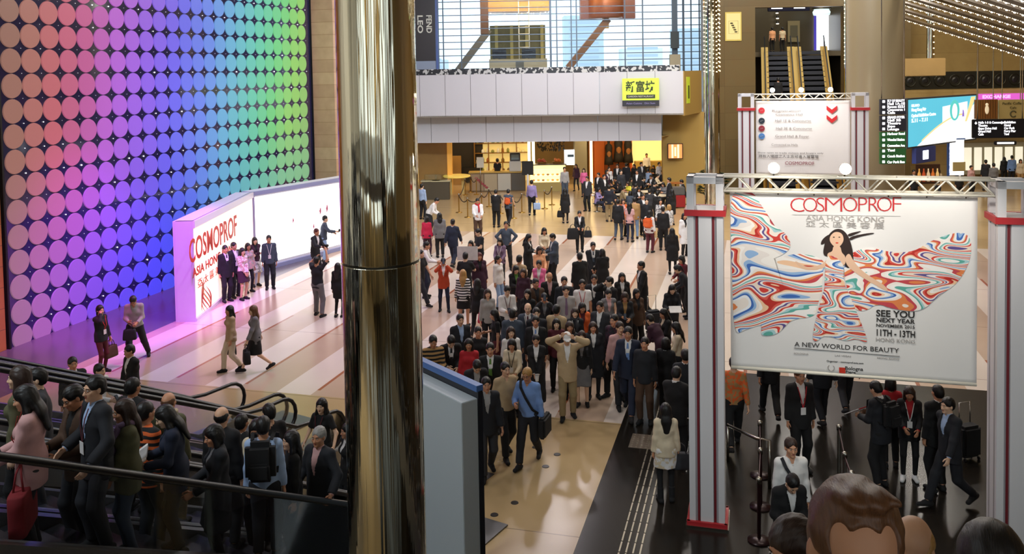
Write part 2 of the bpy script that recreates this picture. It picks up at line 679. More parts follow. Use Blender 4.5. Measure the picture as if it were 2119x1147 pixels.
def skel(pose, sex):
    key = (pose, sex)
    if key in SK:
        return SK[key]
    p = dict(pel=.915, lean=0, pitch=0, yaw=0, rh=(.222, .03, .79), lh=(.222, .03, .79), rf=(.10, .02, 0), lf=(.10, -.02, 0), rp=(.5, -1, -.3), lp=(.5, -1, -.3))
    p.update(POSES[pose])
    m = sex == 'm'
    J = {'p': p, 'sex': sex}
    pel = V3(0, 0, p['pel'] + .04)
    R = rotx(math.radians(p['lean']))       # +lean carries the chest towards -Y, the front
    J['R'] = R
    up = lambda z, y=0.0, x=0.0: pel + R @ V3(x, y, z)
    J['pel'], J['waist'], J['chest'], J['neck'] = pel, up(.13), up(.33, .005), up(.515, .01)
    sh = .159 if m else .142
    Rh = rotz(math.radians(p['yaw'])) @ rotx(math.radians(p['pitch'] + p['lean'] * .4))
    J['Rh'] = Rh
    J['head'] = J['neck'] + Rh @ V3(0, -.018, .13) + R @ V3(0, 0, .012)
    for s, sg in (('r', -1), ('l', 1)):
        side = lambda t: V3(sg * t[0], -t[1], t[2])
        J[s + 'sh'] = up(.452, .012, sg * sh)
        tgt = side(p[s + 'h'])
        pole = V3(sg * p[s + 'p'][0], -p[s + 'p'][1], p[s + 'p'][2])
        J[s + 'el'], J[s + 'wr'] = ik(J[s + 'sh'], tgt, .285, .25, pole)
        hip = V3(sg * .085, 0, p['pel'])
        f = p[s + 'f']
        lift = f[2]
        ank = side((f[0], f[1], 0)) + V3(0, .0, .085 + lift)
        J[s + 'hip'] = hip
        J[s + 'kn'], J[s + 'an'] = ik(hip, ank, .43, .42, V3(sg * .12, -1, 0))
        tilt = math.atan2(lift, .2)
        J[s + 'fd'] = unit(V3(sg * .18, -math.cos(tilt), -math.sin(tilt) if lift else 0))
        J[s + 'fn'] = unit(V3(0, -math.sin(tilt), math.cos(tilt)))
        fa = unit(J[s + 'wr'] - J[s + 'el'])
        pref = V3(0, -.75, .55) if fa[2] < -.5 else V3(-sg * .35, -.1, 1)
        if fa[2] > .5:
            pref = V3(-sg * .3, .9, .2)
        th = unit(pref - (pref @ fa) * fa)
        nn = np.cross(th, fa)
        if nn @ V3(-sg, 0, 0) < 0 and abs(nn[0]) > .2:
            nn = -nn
        elif abs(nn[0]) <= .2 and nn[2] > 0:
            nn = -nn
        J[s + 'hd'], J[s + 'th'], J[s + 'pn'] = fa, th, nn
    SK[key] = J
    return J


YA = V3(0, 1, 0)


def bounds(J, pad=.2):
    pts = np.array([J[k] for k in ('pel', 'chest', 'neck', 'head', 'rsh', 'lsh', 'rel', 'lel', 'rwr', 'lwr', 'rkn', 'lkn', 'ran', 'lan')])
    return pts.min(0) - pad, pts.max(0) + pad


def torso(F, J, o, low=True):
    m = J['sex'] == 'm'
    R = J['R']
    fa = R @ YA
    pw, ww, cw = (.154, .140, .156) if m else (.154, .114, .136)
    if low:
        F.cone(J['pel'] - V3(0, 0, .03), J['waist'], pw + o, ww + o, .04, fa, .70)
    F.cone(J['waist'], J['chest'], ww + o, cw + o, .05, fa, .70)
    F.cone(J['chest'], J['neck'] - R @ V3(0, 0, .06), cw + o, .085 + o, .05, fa, .68)
    for s in 'rl':
        F.cone(J['neck'] - R @ V3(0, 0, .045), J[s + 'sh'], .046 + o * .9, .046 + o * .9, .035)
    if not m:
        for sg in (-1, 1):
            F.ell(J['chest'] + R @ V3(sg * .06, -.075, .005), V3(.058, .05, .055) + o, R, .03)


def arm(F, J, s, o, o2=None, long=True, k=.03, cut=True):
    m = 1.0 if J['sex'] == 'm' else .86
    o2 = o if o2 is None else o2
    if long:
        F.cone(J[s + 'sh'], J[s + 'el'], .048 * m + o * .9, .039 * m + o, k)
        F.cone(J[s + 'el'], J[s + 'el'] + (J[s + 'wr'] - J[s + 'el']) * (.97 if cut else 1), .040 * m + o, .027 * m + o2, k, c1=cut)
    else:
        F.cone(J[s + 'sh'], J[s + 'sh'] + (J[s + 'el'] - J[s + 'sh']) * .72, .049 * m + o, .045 * m + o2, k, c1=True)


def leg(F, J, s, o, o2=None, end=1.0, k=.03, cut=True):
    o2 = o if o2 is None else o2
    m = 1.0 if J['sex'] == 'm' else .95
    F.cone(J[s + 'hip'], J[s + 'kn'], .084 * m + o, .054 * m + o2, k)
    F.cone(J[s + 'kn'], J[s + 'kn'] + (J[s + 'an'] - J[s + 'kn']) * end, .054 * m + o2, .038 * m + o2, k, c1=cut)


def head_field(F, c, R):
    T = lambda x, y, z: c + R @ V3(x, y, z)
    F.ell(T(0, .012, .03), (.075, .096, .088), R, .01)
    F.ell(T(0, -.028, -.045), (.058, .062, .074), R, .03)
    F.ell(T(0, -.068, -.096), (.026, .024, .020), R, .02)
    for sg in (-1, 1):
        F.ell(T(sg * .040, -.058, -.026), (.024, .024, .022), R, .02)
        F.ell(T(sg * .076, .006, -.012), (.010, .020, .032), R, .006)
    F.cone(T(-.034, -.080, .022), T(.034, -.080, .022), .010, .010, .012)
    F.cone(T(0, -.086, .006), T(0, -.106, -.034), .008, .0135, .010)
    for sg in (-1, 1):
        F.ell(T(sg * .031, -.101, .004), (.015, .014, .010), R, .008, sub=True)
        F.ell(T(sg * .012, -.098, -.036), (.010, .010, .008), R, .006)
    F.cone(T(-.018, -.083, -.061), T(.018, -.083, -.061), .009, .009, .006)


def face_extras(E, c, R, sex):
    T = lambda x, y, z: c + R @ V3(x, y, z)

    def blob(p, r, mi):
        B = MB()
        B.ball((0, 0, 0), r, 8, 5)
        E.cur = mi
        E.add([T(*(V3(*p) + V3(*q))) for q in B.v], B.f)
    for sg in (-1, 1):
        blob((sg * .031, -.0845, .004), (.0135, .008, .0065), 3)
        blob((sg * .031, -.0900, .004), (.0062, .0045, .0064), 2)
        E.cur = 2
        E.tube([T(sg * .016, -.0935, .021), T(sg * .032, -.0925, .027), T(sg * .048, -.080, .022)], .0038 if sex == 'm' else .0026, 5)
    E.cur = 1
    E.tube([T(-.023, -.084, -.061), T(-.009, -.0925, -.0585), T(0, -.093, -.060), T(.009, -.0925, -.0585), T(.023, -.084, -.061)], [.002, .0045, .005, .0045, .002], 6)
    E.tube([T(-.018, -.085, -.066), T(0, -.091, -.0685), T(.018, -.085, -.066)], [.002, .0055, .002], 6)


def fingers(E, J, s, n=5):
    E.cur = 0
    w, d, th, nn = J[s + 'wr'], J[s + 'hd'], J[s + 'th'], J[s + 'pn']
    gripping = J['p'].get('grip', 0)
    for off, ln, cu in ((.029, .066, .35), (.010, .076, .45), (-.010, .071, .55), (-.028, .056, .65)):
        a = w + d * .088 + th * off
        pts = [a - d * .02, a]
        ang = .15
        for q in range(3):
            ang += cu * (.55 + .5 * gripping)
            dd = d * math.cos(ang) + nn * math.sin(ang)
            pts.append(pts[-1] + dd * ln * (.42, .33, .25)[q])
        E.tube(pts, [.0095, .0095, .0088, .0078, .0058], n)
    a = w + d * .028 + th * .028
    p1 = a + unit(th * .8 + d * .75 + nn * .35) * .038
    p2 = p1 + unit(d * .9 + th * .15 + nn * .4) * .03
    E.tube([a, p1, p2, p2 + unit(d + nn * .4) * .015], [.013, .0108, .0092, .006], n)


def body_piece(pose, sex, lod):
    J = skel(pose, sex)
    h = (.0085, .013, .020, .0075)[lod]
    lo, hi = bounds(J)
    lo[2] = -.02
    F = Field(lo, hi, h)
    torso(F, J, 0)
    F.cone(J['neck'] - J['R'] @ V3(0, 0, .05), J['head'] + J['Rh'] @ V3(0, .02, -.05), .056 if sex == 'm' else .047, .052 if sex == 'm' else .045, .03)
    for s in 'rl':
        arm(F, J, s, 0, cut=False)
        leg(F, J, s, 0, cut=False)
        F.cone(J[s + 'an'] - J[s + 'fd'] * .03 - J[s + 'fn'] * .045, J[s + 'an'] + J[s + 'fd'] * .13 - J[s + 'fn'] * .05, .034, .026, .03)
        w, d = J[s + 'wr'], J[s + 'hd']
        F.cone(w, w + d * .08, .030, .040, .02, J[s + 'pn'], .42)
    head_field(F, J['head'], J['Rh'])
    P, Q = F.mesh()
    E = MB()
    E.smooth = True
    if lod != 2:
        face_extras(E, J['head'], J['Rh'], sex)
    for s in 'rl':
        fingers(E, J, s, (7, 5, 4, 7)[lod])
    return np_mesh('body', P, Q, E, 4)


def cloth_field(J, lod, top=None, bottom=None):
    h = (.012, .018, .026, .012)[lod]
    lo, hi = bounds(J, .24)
    lo[2] = -.02 if bottom is None else bottom
    if top:
        hi[2] = min(hi[2], top)
    return Field(lo, hi, h)


def top_piece(kind, pose, sex, lod):
    """kind: shirt, tee, knit, jacket, coat, blouse, vest"""
    J = skel(pose, sex)
    R = J['R']
    F = cloth_field(J, lod, bottom=.4)
    o = {'shirt': .014, 'tee': .013, 'knit': .020, 'jacket': .027, 'coat': .032, 'blouse': .016, 'vest': .018}[kind]
    so = {'shirt': .014, 'tee': .016, 'knit': .018, 'jacket': .022, 'coat': .026, 'blouse': .018, 'vest': .02}[kind]
    torso(F, J, o)
    sit = J['p']['pel'] < .7
    drop = {'shirt': .05, 'tee': .10, 'knit': .12, 'jacket': .19, 'coat': .42, 'blouse': .12, 'vest': .10}[kind]
    if sit:
        drop = min(drop, .06)
    base = J['pel'] - V3(0, 0, .02)
    w = .160 + o
    mid = (J['rkn'] + J['lkn']) / 2 * V3(1, .35, 0) + V3(0, 0, base[2] - drop)
    F.cone(base + V3(0, 0, .05), V3(mid[0], mid[1] * min(1, drop * 2), base[2] - drop), w, w * (1.0 if drop < .3 else 1.12), .03, YA, .74, c1=True)
    if not sit:
        for s in 'rl':
            if drop > .25:
                F.cone(J[s + 'hip'], J[s + 'hip'] + (J[s + 'kn'] - J[s + 'hip']) * min(1, drop / .43), .09 + o, .085 + o, .04, c1=True)
        F.half(V3(0, 0, base[2] - drop), (0, 0, -1))
    for s in 'rl':
        if kind == 'vest':
            F.cone(J[s + 'sh'], J[s + 'sh'] + unit(J[s + 'el'] - J[s + 'sh']) * .04, .06, .06, .03, c1=True)
        else:
            arm(F, J, s, so, so + (.006 if kind in ('jacket', 'coat', 'knit') else .004), long=kind != 'tee')
    # neckline and collar
    F.cone(J['neck'] - R @ V3(0, 0, .04), J['neck'] + R @ V3(0, -.004, .022), .066 if sex == 'm' else .060, .062 if sex == 'm' else .056, .02, c1=True)
    F.cone(J['neck'] - R @ V3(0, 0, .01), J['neck'] + R @ V3(0, -.01, .09), .052, .075, .0, sub=True)
    if kind in ('jacket', 'coat', 'vest'):
        # the open front: a V down to the button
        front = lambda z, y: J['pel'] + R @ V3(0, y, z)
        for t in np.linspace(0, 1, 9):
            z = .16 + (.50 - .16) * t
            ww = .006 + .058 * t
            F.cone(front(z, -.30), front(z, -.055 if t < .7 else -.03), ww, ww, .0, sub=True)
        F.cone(front(.16, -.30), front(-.30, -.155), .005, .014, 0, sub=True)
    elif kind in ('shirt', 'blouse'):
        for t in (0, .5, 1):
            F.cone(J['pel'] + R @ V3(0, -.3, .44 + .07 * t), J['pel'] + R @ V3(0, -.05, .44 + .07 * t), .008 + .022 * t, .008 + .022 * t, 0, sub=True)
    F.folds(.0055)
    return np_mesh(kind, *F.mesh())


def shirt_under(pose, sex, lod):
    J = skel(pose, sex)
    R = J['R']
    F = cloth_field(J, lod, bottom=.75)
    torso(F, J, .012)
    F.cone(J['neck'] - R @ V3(0, 0, .04), J['neck'] + R @ V3(0, -.006, .034), .060 if sex == 'm' else .054, .058 if sex == 'm' else .052, .015, c1=True)
    F.cone(J['neck'] + R @ V3(0, -.03, .0), J['neck'] + R @ V3(0, -.2, .03), .012, .03, 0, sub=True)
    F.half(J['pel'] - V3(0, 0, .03), (0, 0, -1))
    for s in 'rl':
        fd = unit(J[s + 'wr'] - J[s + 'el'])
        F.cone(J[s + 'wr'] - fd * .06, J[s + 'wr'] + fd * .006, .038, .036, 0, c0=True, c1=True)
    return np_mesh('shirt', *F.mesh())


def legs_piece(kind, pose, sex, lod):
    J = skel(pose, sex)
    F = cloth_field(J, lod, top=J['pel'][2] + .22)
    fa = YA
    if kind in ('trousers', 'jeans', 'leggings', 'tights'):
        o, o2, end = {'trousers': (.020, .024, .97), 'jeans': (.012, .012, .97), 'leggings': (.007, .005, .98), 'tights': (.006, .004, .99)}[kind]
        F.cone(J['pel'] - V3(0, 0, .03), J['pel'] + V3(0, 0, .09), .166 + o * .5, .152 + o * .3, .05, fa, .72, c1=True)
        for s in 'rl':
            leg(F, J, s, o, o2, end, .03)
    else:
        L = {'skirt': .46, 'long_skirt': .68, 'short_skirt': .36}[kind]
        hem = J['pel'][2] - L
        t = L / .45
        c = (J['rhip'] + (J['rkn'] - J['rhip']) * min(1, t) + J['lhip'] + (J['lkn'] - J['lhip']) * min(1, t)) / 2
        F.cone(J['pel'] + V3(0, 0, .10), V3(c[0], c[1], hem), .140, .205, .03, fa, .74, c0=True, c1=True)
        for s in 'rl':
            F.cone(J[s + 'hip'], J[s + 'kn'], .11, .09, .05)
            if L > .5:
                F.cone(J[s + 'kn'], J[s + 'an'], .09, .085, .05)
        F.half(V3(0, 0, hem), (0, 0, -1))
        F.half(J['pel'] + V3(0, 0, .10), (0, 0, 1))
    if kind not in ('tights', 'leggings'):
        F.folds(.005, 13)
    return np_mesh(kind, *F.mesh())


def shoe_piece(kind, pose, sex, lod, s):
    J = skel(pose, sex)
    h = (.009, .013, .02, .012)[lod]
    a, fd, fn = J[s + 'an'], J[s + 'fd'], J[s + 'fn']
    F = Field(a - (.16, .28, .13), a + (.16, .22, .28 if kind == 'boots' else .14), h)
    lo = a - fn * .052
    F.cone(lo - fd * .045, lo + fd * .15, .046, .040, .0, fn, .85)
    F.cone(lo - fd * .02, lo + fd * .06 + fn * .02, .046, .040, .02)
    if kind == 'boots':
        F.cone(a, a + unit(J[s + 'kn'] - a) * .16, .052, .056, .02, c1=True)
    else:
        F.cone(a - fn * .03, a + fn * .012, .046, .044, .02, c1=True)
    F.half(a - fn * .083, -fn)
    return np_mesh('shoe', *F.mesh())


def hair_piece(style, lod):
    """in the head's own frame"""
    h = (.0075, .011, .017, .004)[lod]
    long = style in ('long', 'wavy')
    F = Field((-.15, -.14, -.42 if long else -.2), (.15, .22, .19), h)
    Z3 = V3(0, 0, 0)
    nz = (.0025, .0025, .0015, .0012)[lod]
    if style == 'cap':
        F.ell((0, .010, .050), (.086, .104, .084), None, 0)
        F.half((0, 0, .035), (0, 0, -1))
        F.cone((-.03, -.09, .045), (.03, -.09, .045), .05, .05, .01, V3(0, 0, 1), .22)
        F.cone((0, -.10, .042), (0, -.15, .032), .052, .04, .02, V3(0, 0, 1), .18)
        return np_mesh('cap', *F.mesh())
    if style == 'fringe':               # balding: sides and back only
        F.ell((0, .018, .015), (.083, .096, .082), None, 0, noise=nz)
        F.ell((0, -.06, .06), (.075, .13, .085), None, .01, sub=True)
        F.half((0, 0, .065), (0, .2, 1))
        F.half((0, 0, -.06), (0, 0, -1))
        F.ell((0, -.09, -.02), (.062, .085, .10), None, .005, sub=True)
        return np_mesh('hair', *F.mesh())
    F.ell((0, .016, .038), (.084, .104, .094) if style in ('short', 'crop') else (.086, .106, .096), None, 0, noise=nz)
    if style == 'quiff':
        F.v[:] = 1.0
        F.ell((0, .014, .034), (.0815, .1015, .0915), None, 0, noise=.0022)
        F.ell((.010, -.040, .112), (.052, .038, .017), None, .02, noise=.003)
    if style in ('short', 'quiff', 'crop'):
        F.ell((0, .045, -.01), (.075, .075, .075), None, .02, noise=nz)
        F.half((0, .03, -.075), (0, .1, -1))
    if style in ('bob', 'long', 'wavy', 'bun', 'tail'):
        F.ell((0, .040, -.01), (.086, .085, .09), None, .02, noise=nz)
    if style == 'bob':
        for sg in (-1, 1):
            F.cone((sg * .066, .01, .03), (sg * .078, -.005, -.11), .035, .034, .03)
        F.ell((0, .055, -.06), (.085, .06, .08), None, .03, noise=nz)
    if long:
        for sg in (-1, 1):
            F.cone((sg * .066, .01, .03), (sg * .080, .005, -.13), .034, .034, .03)
            F.cone((sg * .080, .01, -.12), (sg * .085, -.01 if style == 'wavy' else .03, -.26), .036, .028, .03)
        F.cone((0, .06, .0), (0, .105, -.17), .085, .085, .03, YA, .55)
        F.cone((0, .105, -.16), (0, .115, -.33), .088, .06, .03, YA, .42)
    if style == 'bun':
        F.ell((0, .12, .05), (.045, .04, .042), None, .008, noise=nz)
        F.half((0, .03, -.10), (0, .1, -1))
    if style == 'tail':
        F.ell((0, .115, .03), (.03, .03, .03), None, .01)
        F.cone((0, .13, .02), (0, .13, -.19), .034, .018, .01)
    # the face stays free
    if style == 'quiff':
        F.ell((0, -.118, .030), (.050, .066, .064), None, .008, sub=True)
        for sg in (-1, 1):
            F.ell((sg * .045, -.098, .050), (.024, .052, .050), None, .008, sub=True)
    if style in ('short', 'crop', 'bun', 'tail'):
        F.ell((.006, -.122, .024), (.050, .056, .052 if style == 'short' else .060), None, .008, sub=True)
    fr = .058 if style in ('quiff', 'crop') else .050
    F.ell((0, -.115, -.045), (.064, .075, .045 + fr), None, .006, sub=True)
    F.ell((0, -.10, -.08), (.055, .07, .075), None, .006, sub=True)
    if style in ('short', 'quiff', 'crop'):
        for sg in (-1, 1):
            F.ell((sg * .085, -.03, -.04), (.035, .05, .048), None, .006, sub=True)
    return np_mesh('hair', *F.mesh())


PIECES = {}


def piece(fn, *key):
    k = (fn.__name__,) + key
    if k not in PIECES:
        PIECES[k] = fn(*key)
    return PIECES[k]


SKINS = ['c99372', 'd6a888', 'b98261', 'dcb596', 'c48a68']
LIP = mat('lips', 'a8584f', .5)
DARK = mat('iris_and_brow', '1c1512', .4)
EYEWHITE = mat('eye_white', 'd8d0c8', .3)
HAIRC = {'k': '0d0b0b', 'b': '2a1a12', 'n': '5a3a22', 'y': 'a07a45', 'g': '8d8a86', 'w': 'c9c5be', 'r': '4a1414', 'l': '3d2a1c'}
CLOTH = {'black': '121214', 'ink': '1a1c22', 'navy': '1b2236', 'char': '2c2d32', 'grey': '6d6c6e', 'lgrey': '9c9a98', 'white': 'dedcda', 'cream': 'd3c3a6', 'beige': 'b39b78', 'khaki': '8d7a58', 'tan': 'a5804f', 'brown': '4b3526', 'red': 'b3202a', 'crimson': 'c21f45', 'orange': 'd8622a', 'rust': 'b4421f', 'pink': 'e06a9a', 'rose': 'c69a98', 'peach': 'e2a57c', 'plum': '3a1c2e', 'maroon': '551c26', 'blue': '6f8fc4', 'sky': '9db4d6', 'denim': '5f7ea8', 'jean': '8aa6c9', 'teal': '2e5a5a', 'green': '5f8a3e', 'olive': '55543a', 'lilac': '8a7cab', 'yellow': 'd9cf3c', 'steel': '3e4856', 'mauve': '77607a', 'brick': '7d1a20'}


def hair_mat(c):
    nm = 'hair ' + c
    if nm in MATS:
        return MATS[nm]
    m = mat(nm, HAIRC[c], .45)
    N = NT(m)
    tc = N.n('ShaderNodeTexCoord')
    mp = N.n('ShaderNodeMapping')
    mp.inputs['Scale'].default_value = (260, 40, 40)
    N.l(tc.outputs['Object'], mp.inputs['Vector'])
    nz = N.n('ShaderNodeTexNoise', Scale=1.0, Detail=2.0, Distortion=.6)
    N.l(mp.outputs[0], nz.inputs['Vector'])
    b = rgb(HAIRC[c])
    N.l(N.mix(nz.outputs[0], tuple(x * .55 for x in b[:3]) + (1,), tuple(min(1, x * 1.7) for x in b[:3]) + (1,)), N.b.inputs['Base Color'])
    bp = N.n('ShaderNodeBump', Strength=.4, Distance=.004)
    N.l(nz.outputs[0], bp.inputs['Height'])
    N.l(bp.outputs[0], N.b.inputs['Normal'])
    return m


def cloth(c):
    """colour name, or a+b for stripes, a*b for a speckled print"""
    nm = 'cloth ' + c
    if nm in MATS:
        return MATS[nm]
    if '+' in c or '*' in c:
        a, b = c.replace('*', '+').split('+')
        m = mat(nm, CLOTH[a], .85)
        N = NT(m)
        tc = N.n('ShaderNodeTexCoord')
        if '+' in c:
            tex = N.n('ShaderNodeTexWave', bands_direction='Z', Scale=4.2)
            N.l(tc.outputs['Object'], tex.inputs['Vector'])
            f = N.math('GREATER_THAN', tex.outputs[1], .5)
        else:
            tex = N.n('ShaderNodeTexVoronoi', Scale=26.0)
            N.l(tc.outputs['Object'], tex.inputs['Vector'])
            sx = N.n('ShaderNodeSeparateColor')
            N.l(tex.outputs['Color'], sx.inputs[0])
            f = N.math('GREATER_THAN', sx.outputs[0], .52)
        N.l(N.mix(f, rgb(CLOTH[a]), rgb(CLOTH[b])), N.b.inputs['Base Color'])
        return m
    return mat(nm, CLOTH[c], .85, noise=.18, nscale=9, bump=.25)


def put(root, name, me, mats, loc=None, rot=None):
    o = bpy.data.objects.new(name, me)
    C.objects.link(o)
    for i, m in enumerate(mats):
        o.material_slots[i].link = 'OBJECT'
        o.material_slots[i].material = m
    o.parent = root
    if loc is not None:
        o.location = loc
    if rot is not None:
        o.rotation_euler = Matrix(rot.tolist()).to_euler()
    return o


def strap_band(pts, w, nrm):
    """a thin ribbon with thickness along points"""
    B = MB()
    for a, b in zip(pts[:-1], pts[1:]):
        B.bar(a, b, w, .004, nrm)
    return B


NPERSON = 0


def person(loc, face, sex, pose, top, bottom, hair, label, height=None, shoes='black', lod=1, skin=None, under=None, tie=None, lanyard=False, extra='', group=None, glasses=False):
    """one figure; face: 0 looks to the camera's side of the hall, 90 to the right, 180 away"""
    global NPERSON
    NPERSON += 1
    H = height or (1.73 if sex == 'm' else 1.62)
    root = thing('person', label, 'person', loc, math.radians(face), group, H / 1.72)
    J = skel(pose, sex)
    R = J['R']
    sk = mat('skin ' + (skin or SKINS[NPERSON % 5]), skin or SKINS[NPERSON % 5], .5, noise=.06, nscale=30)
    put(root, 'body', piece(body_piece, pose, sex, lod), [sk, LIP, DARK, EYEWHITE])
    hs, hc = hair.split('/')
    if hs != 'bald':
        put(root, 'cap' if hs == 'cap' else 'hair', piece(hair_piece, hs, lod), [cloth(hc) if hs == 'cap' else hair_mat(hc)], J['head'], J['Rh'])
    tk, tc = top.split('/')
    bk, bc = bottom.split('/')
    put(root, tk, piece(top_piece, tk, pose, sex, lod), [cloth(tc)])
    if tk in ('jacket', 'coat', 'vest'):
        put(root, 'shirt', piece(shirt_under, pose, sex, lod), [cloth(under or 'white')])
    put(root, bk, piece(legs_piece, bk, pose, sex, lod), [cloth(bc)])
    if 'tights' in extra:
        put(root, 'tights', piece(legs_piece, 'tights', pose, sex, lod), [cloth('black')])
    for s in 'rl':
        put(root, 'boot' if 'boots' in extra else 'shoe', piece(shoe_piece, 'boots' if 'boots' in extra else 'shoes', pose, sex, lod, s), [cloth(shoes)])
    off = .024 if tk in ('jacket', 'coat', 'vest') else .030
    fr = lambda z, x=0.0, e=0.0: J['pel'] + R @ V3(x, -((.142 if sex == 'm' else .128) * .70 + off + e + (.035 if sex == 'f' and .25 < z < .4 else 0)) * (1 if z < .36 else 1 - (z - .36) * 2.2), z)
    if tie:
        B = MB()
        B.poly([fr(.50, -.012), fr(.50, .012), fr(.47, .017), fr(.30, .030), fr(.10, .036), fr(.06, 0), fr(.10, -.036), fr(.30, -.030), fr(.47, -.017)], R @ V3(0, .008, 0))
        put(root, 'tie', B.mesh('tie', [None]), [cloth(tie)])
    if lanyard:
        lc = lanyard if isinstance(lanyard, str) else 'red'
        B = MB()
        for sg in (-1, 1):
            for a, b in ((.50, .40), (.40, .28), (.28, .17)):
                xa, xb = sg * .075 * (a - .15) / .35, sg * .075 * (b - .15) / .35
                B.bar(fr(a, xa, .016), fr(b, xb, .016), .014, .004, R @ V3(0, 1, 0))
        lo = put(root, 'lanyard', B.mesh('lanyard', [None]), [cloth(lc)])
        B = MB()
        B.box((0, 0, 0), (.085, .004, .12))
        b = put(root, 'badge', B.mesh('badge', [None]), [cloth('white')])
        b.parent = lo
        b.location = fr(.11, 0, .022)
        b.rotation_euler = Matrix(R.tolist()).to_euler()
    if glasses:
        B = MB()
        for sg in (-1, 1):
            B.tube([(sg * .032 + .019 * math.cos(a), -.100, .004 + .015 * math.sin(a)) for a in np.linspace(0, 2 * math.pi, 13)[:-1]], .0016, 4, closed=True)
            B.tube([(sg * .051, -.098, .008), (sg * .078, -.01, .008)], .0016, 4)
        B.tube([(-.013, -.100, .007), (.013, -.100, .007)], .0016, 4)
        put(root, 'glasses', B.mesh('glasses', [None]), [mat('spectacle_frame', '15151a', .3)], J['head'], J['Rh'])
    root['_pose'] = pose
    return root


def where(root, sex, pose, part, off=(0, 0, 0)):
    """world place of a joint of a placed figure"""
    J = skel(pose, sex)
    p = J[part] + V3(*off)
    M = Matrix.LocRotScale(root.location, root.rotation_euler, root.scale)
    return M @ Vector(p)

# ------------------------------------------------------------------ the hall itself
HANG = math.atan2(HP[1], HP[0])          # heading of things squared up with the hall


def on_wall(o, d, s, z, out=0.0):
    n = V3(d[1], -d[0], 0)
    p = V3(*o) + V3(*d) * s + n * out
    return (p[0], p[1], z)


def floor_material():
    m = mat('polished_stone_floor', (.5, .4, .3), .2, spec=.34)
    N = NT(m)
    g = N.n('ShaderNodeNewGeometry')
    sx = N.n('ShaderNodeSeparateXYZ')
    N.l(g.outputs['Position'], sx.inputs[0])
    X, Y = sx.outputs[0], sx.outputs[1]
    lin = lambda a, b: N.math('ADD', N.math('MULTIPLY', X, a), N.math('MULTIPLY', Y, b))
    u, v = lin(HV[0], HV[1]), lin(HP[0], HP[1])
    P = 1.83
    fr = N.math('FRACT', N.math('DIVIDE', N.math('ADD', v, 6.58 + P * 40), P))
    band = N.math('LESS_THAN', fr, .455)
    red = N.math('MULTIPLY', N.math('GREATER_THAN', fr, .455), N.math('LESS_THAN', fr, .498))
    dash = N.math('LESS_THAN', N.math('FRACT', N.math('DIVIDE', u, 8.6)), .62)
    red = N.math('MULTIPLY', red, dash)
    inb = N.math('MULTIPLY', N.math('GREATER_THAN', u, 16.9), N.math('LESS_THAN', u, 36.3))
    far = N.math('GREATER_THAN', u, 36.3)
    dark = N.math('MULTIPLY', N.math('GREATER_THAN', v, -2.56), N.math('LESS_THAN', u, 20.4))
    nz = N.n('ShaderNodeTexNoise', Scale=.9, Detail=5.0)
    N.l(g.outputs['Position'], nz.inputs['Vector'])
    nf = N.n('ShaderNodeTexNoise', Scale=40.0, Detail=2.0)
    N.l(g.outputs['Position'], nf.inputs['Vector'])
    near = N.math('LESS_THAN', u, 16.9)
    base = N.mix(near, N.mix(nz.outputs[0], rgb('ad9580'), rgb('bca48f')), N.mix(nz.outputs[0], rgb('a58d66'), rgb('b49c74')))
    bandc = N.mix(nz.outputs[0], rgb('cbbdb0'), rgb('d6c9be'))
    col = N.mix(N.math('MULTIPLY', band, inb), base, bandc)
    col = N.mix(N.math('MULTIPLY', red, inb), col, rgb('96583c'))
    col = N.mix(far, col, N.mix(nz.outputs[0], rgb('b0956a'), rgb('bda278')))
    seam = N.math('LESS_THAN', N.math('FRACT', N.math('DIVIDE', N.math('ADD', u, .3), 4.28)), .006)
    col = N.mix(N.math('MULTIPLY', seam, .6), col, rgb('5a4632'))
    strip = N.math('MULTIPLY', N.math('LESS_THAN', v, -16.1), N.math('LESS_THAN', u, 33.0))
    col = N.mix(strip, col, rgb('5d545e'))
    col = N.mix(dark, col, N.mix(nf.outputs[0], rgb('191613'), rgb('231f1a')))
    N.l(col, N.b.inputs['Base Color'])
    N.l(N.math('MULTIPLY_ADD', dark, -.20, .34), N.b.inputs['Specular IOR Level'])
    return m


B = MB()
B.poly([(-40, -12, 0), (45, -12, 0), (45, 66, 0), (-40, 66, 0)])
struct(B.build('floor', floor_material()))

STONE = mat('tan_stone', 'a58a5c', .35, noise=.16, nscale=1.3)


def tile_stone(name, c1, c2, w, h, mortar='6a5236', rough=.3):
    if name in MATS:
        return MATS[name]
    m = mat(name, c1, rough)
    N = NT(m)
    tc = N.n('ShaderNodeTexCoord')
    mp = N.n('ShaderNodeMapping')
    mp.inputs['Rotation'].default_value = (math.pi / 2, 0, 0)
    N.l(tc.outputs['Object'], mp.inputs['Vector'])
    br = N.n('ShaderNodeTexBrick', offset=0.0)
    br.inputs['Scale'].default_value = 1.0
    br.inputs['Mortar Size'].default_value = .008
    br.inputs['Brick Width'].default_value = w
    br.inputs['Row Height'].default_value = h
    br.inputs['Color1'].default_value = rgb(c1)
    br.inputs['Color2'].default_value = rgb(c2)
    br.inputs['Mortar'].default_value = rgb(mortar)
    N.l(mp.outputs[0], br.inputs['Vector'])
    nz = N.n('ShaderNodeTexNoise', Scale=2.5, Detail=6.0)
    N.l(tc.outputs['Object'], nz.inputs['Vector'])
    N.l(N.mix(N.math('MULTIPLY', nz.outputs[0], .45), br.outputs[0], rgb('6b4a26')), N.b.inputs['Base Color'])
    return m


ORANGE_STONE = tile_stone('orange_stone_tiles', 'c4864a', 'b0713a', 1.2, .55)
GREYSTONE = tile_stone('taupe_stone_tiles', '65593a', '5c5134', 3.0, 1.5, '463c26')
BEIGE_STONE = tile_stone('beige_stone_tiles', 'a8925f', '9e8857', 2.6, 1.1, '7c6a42')

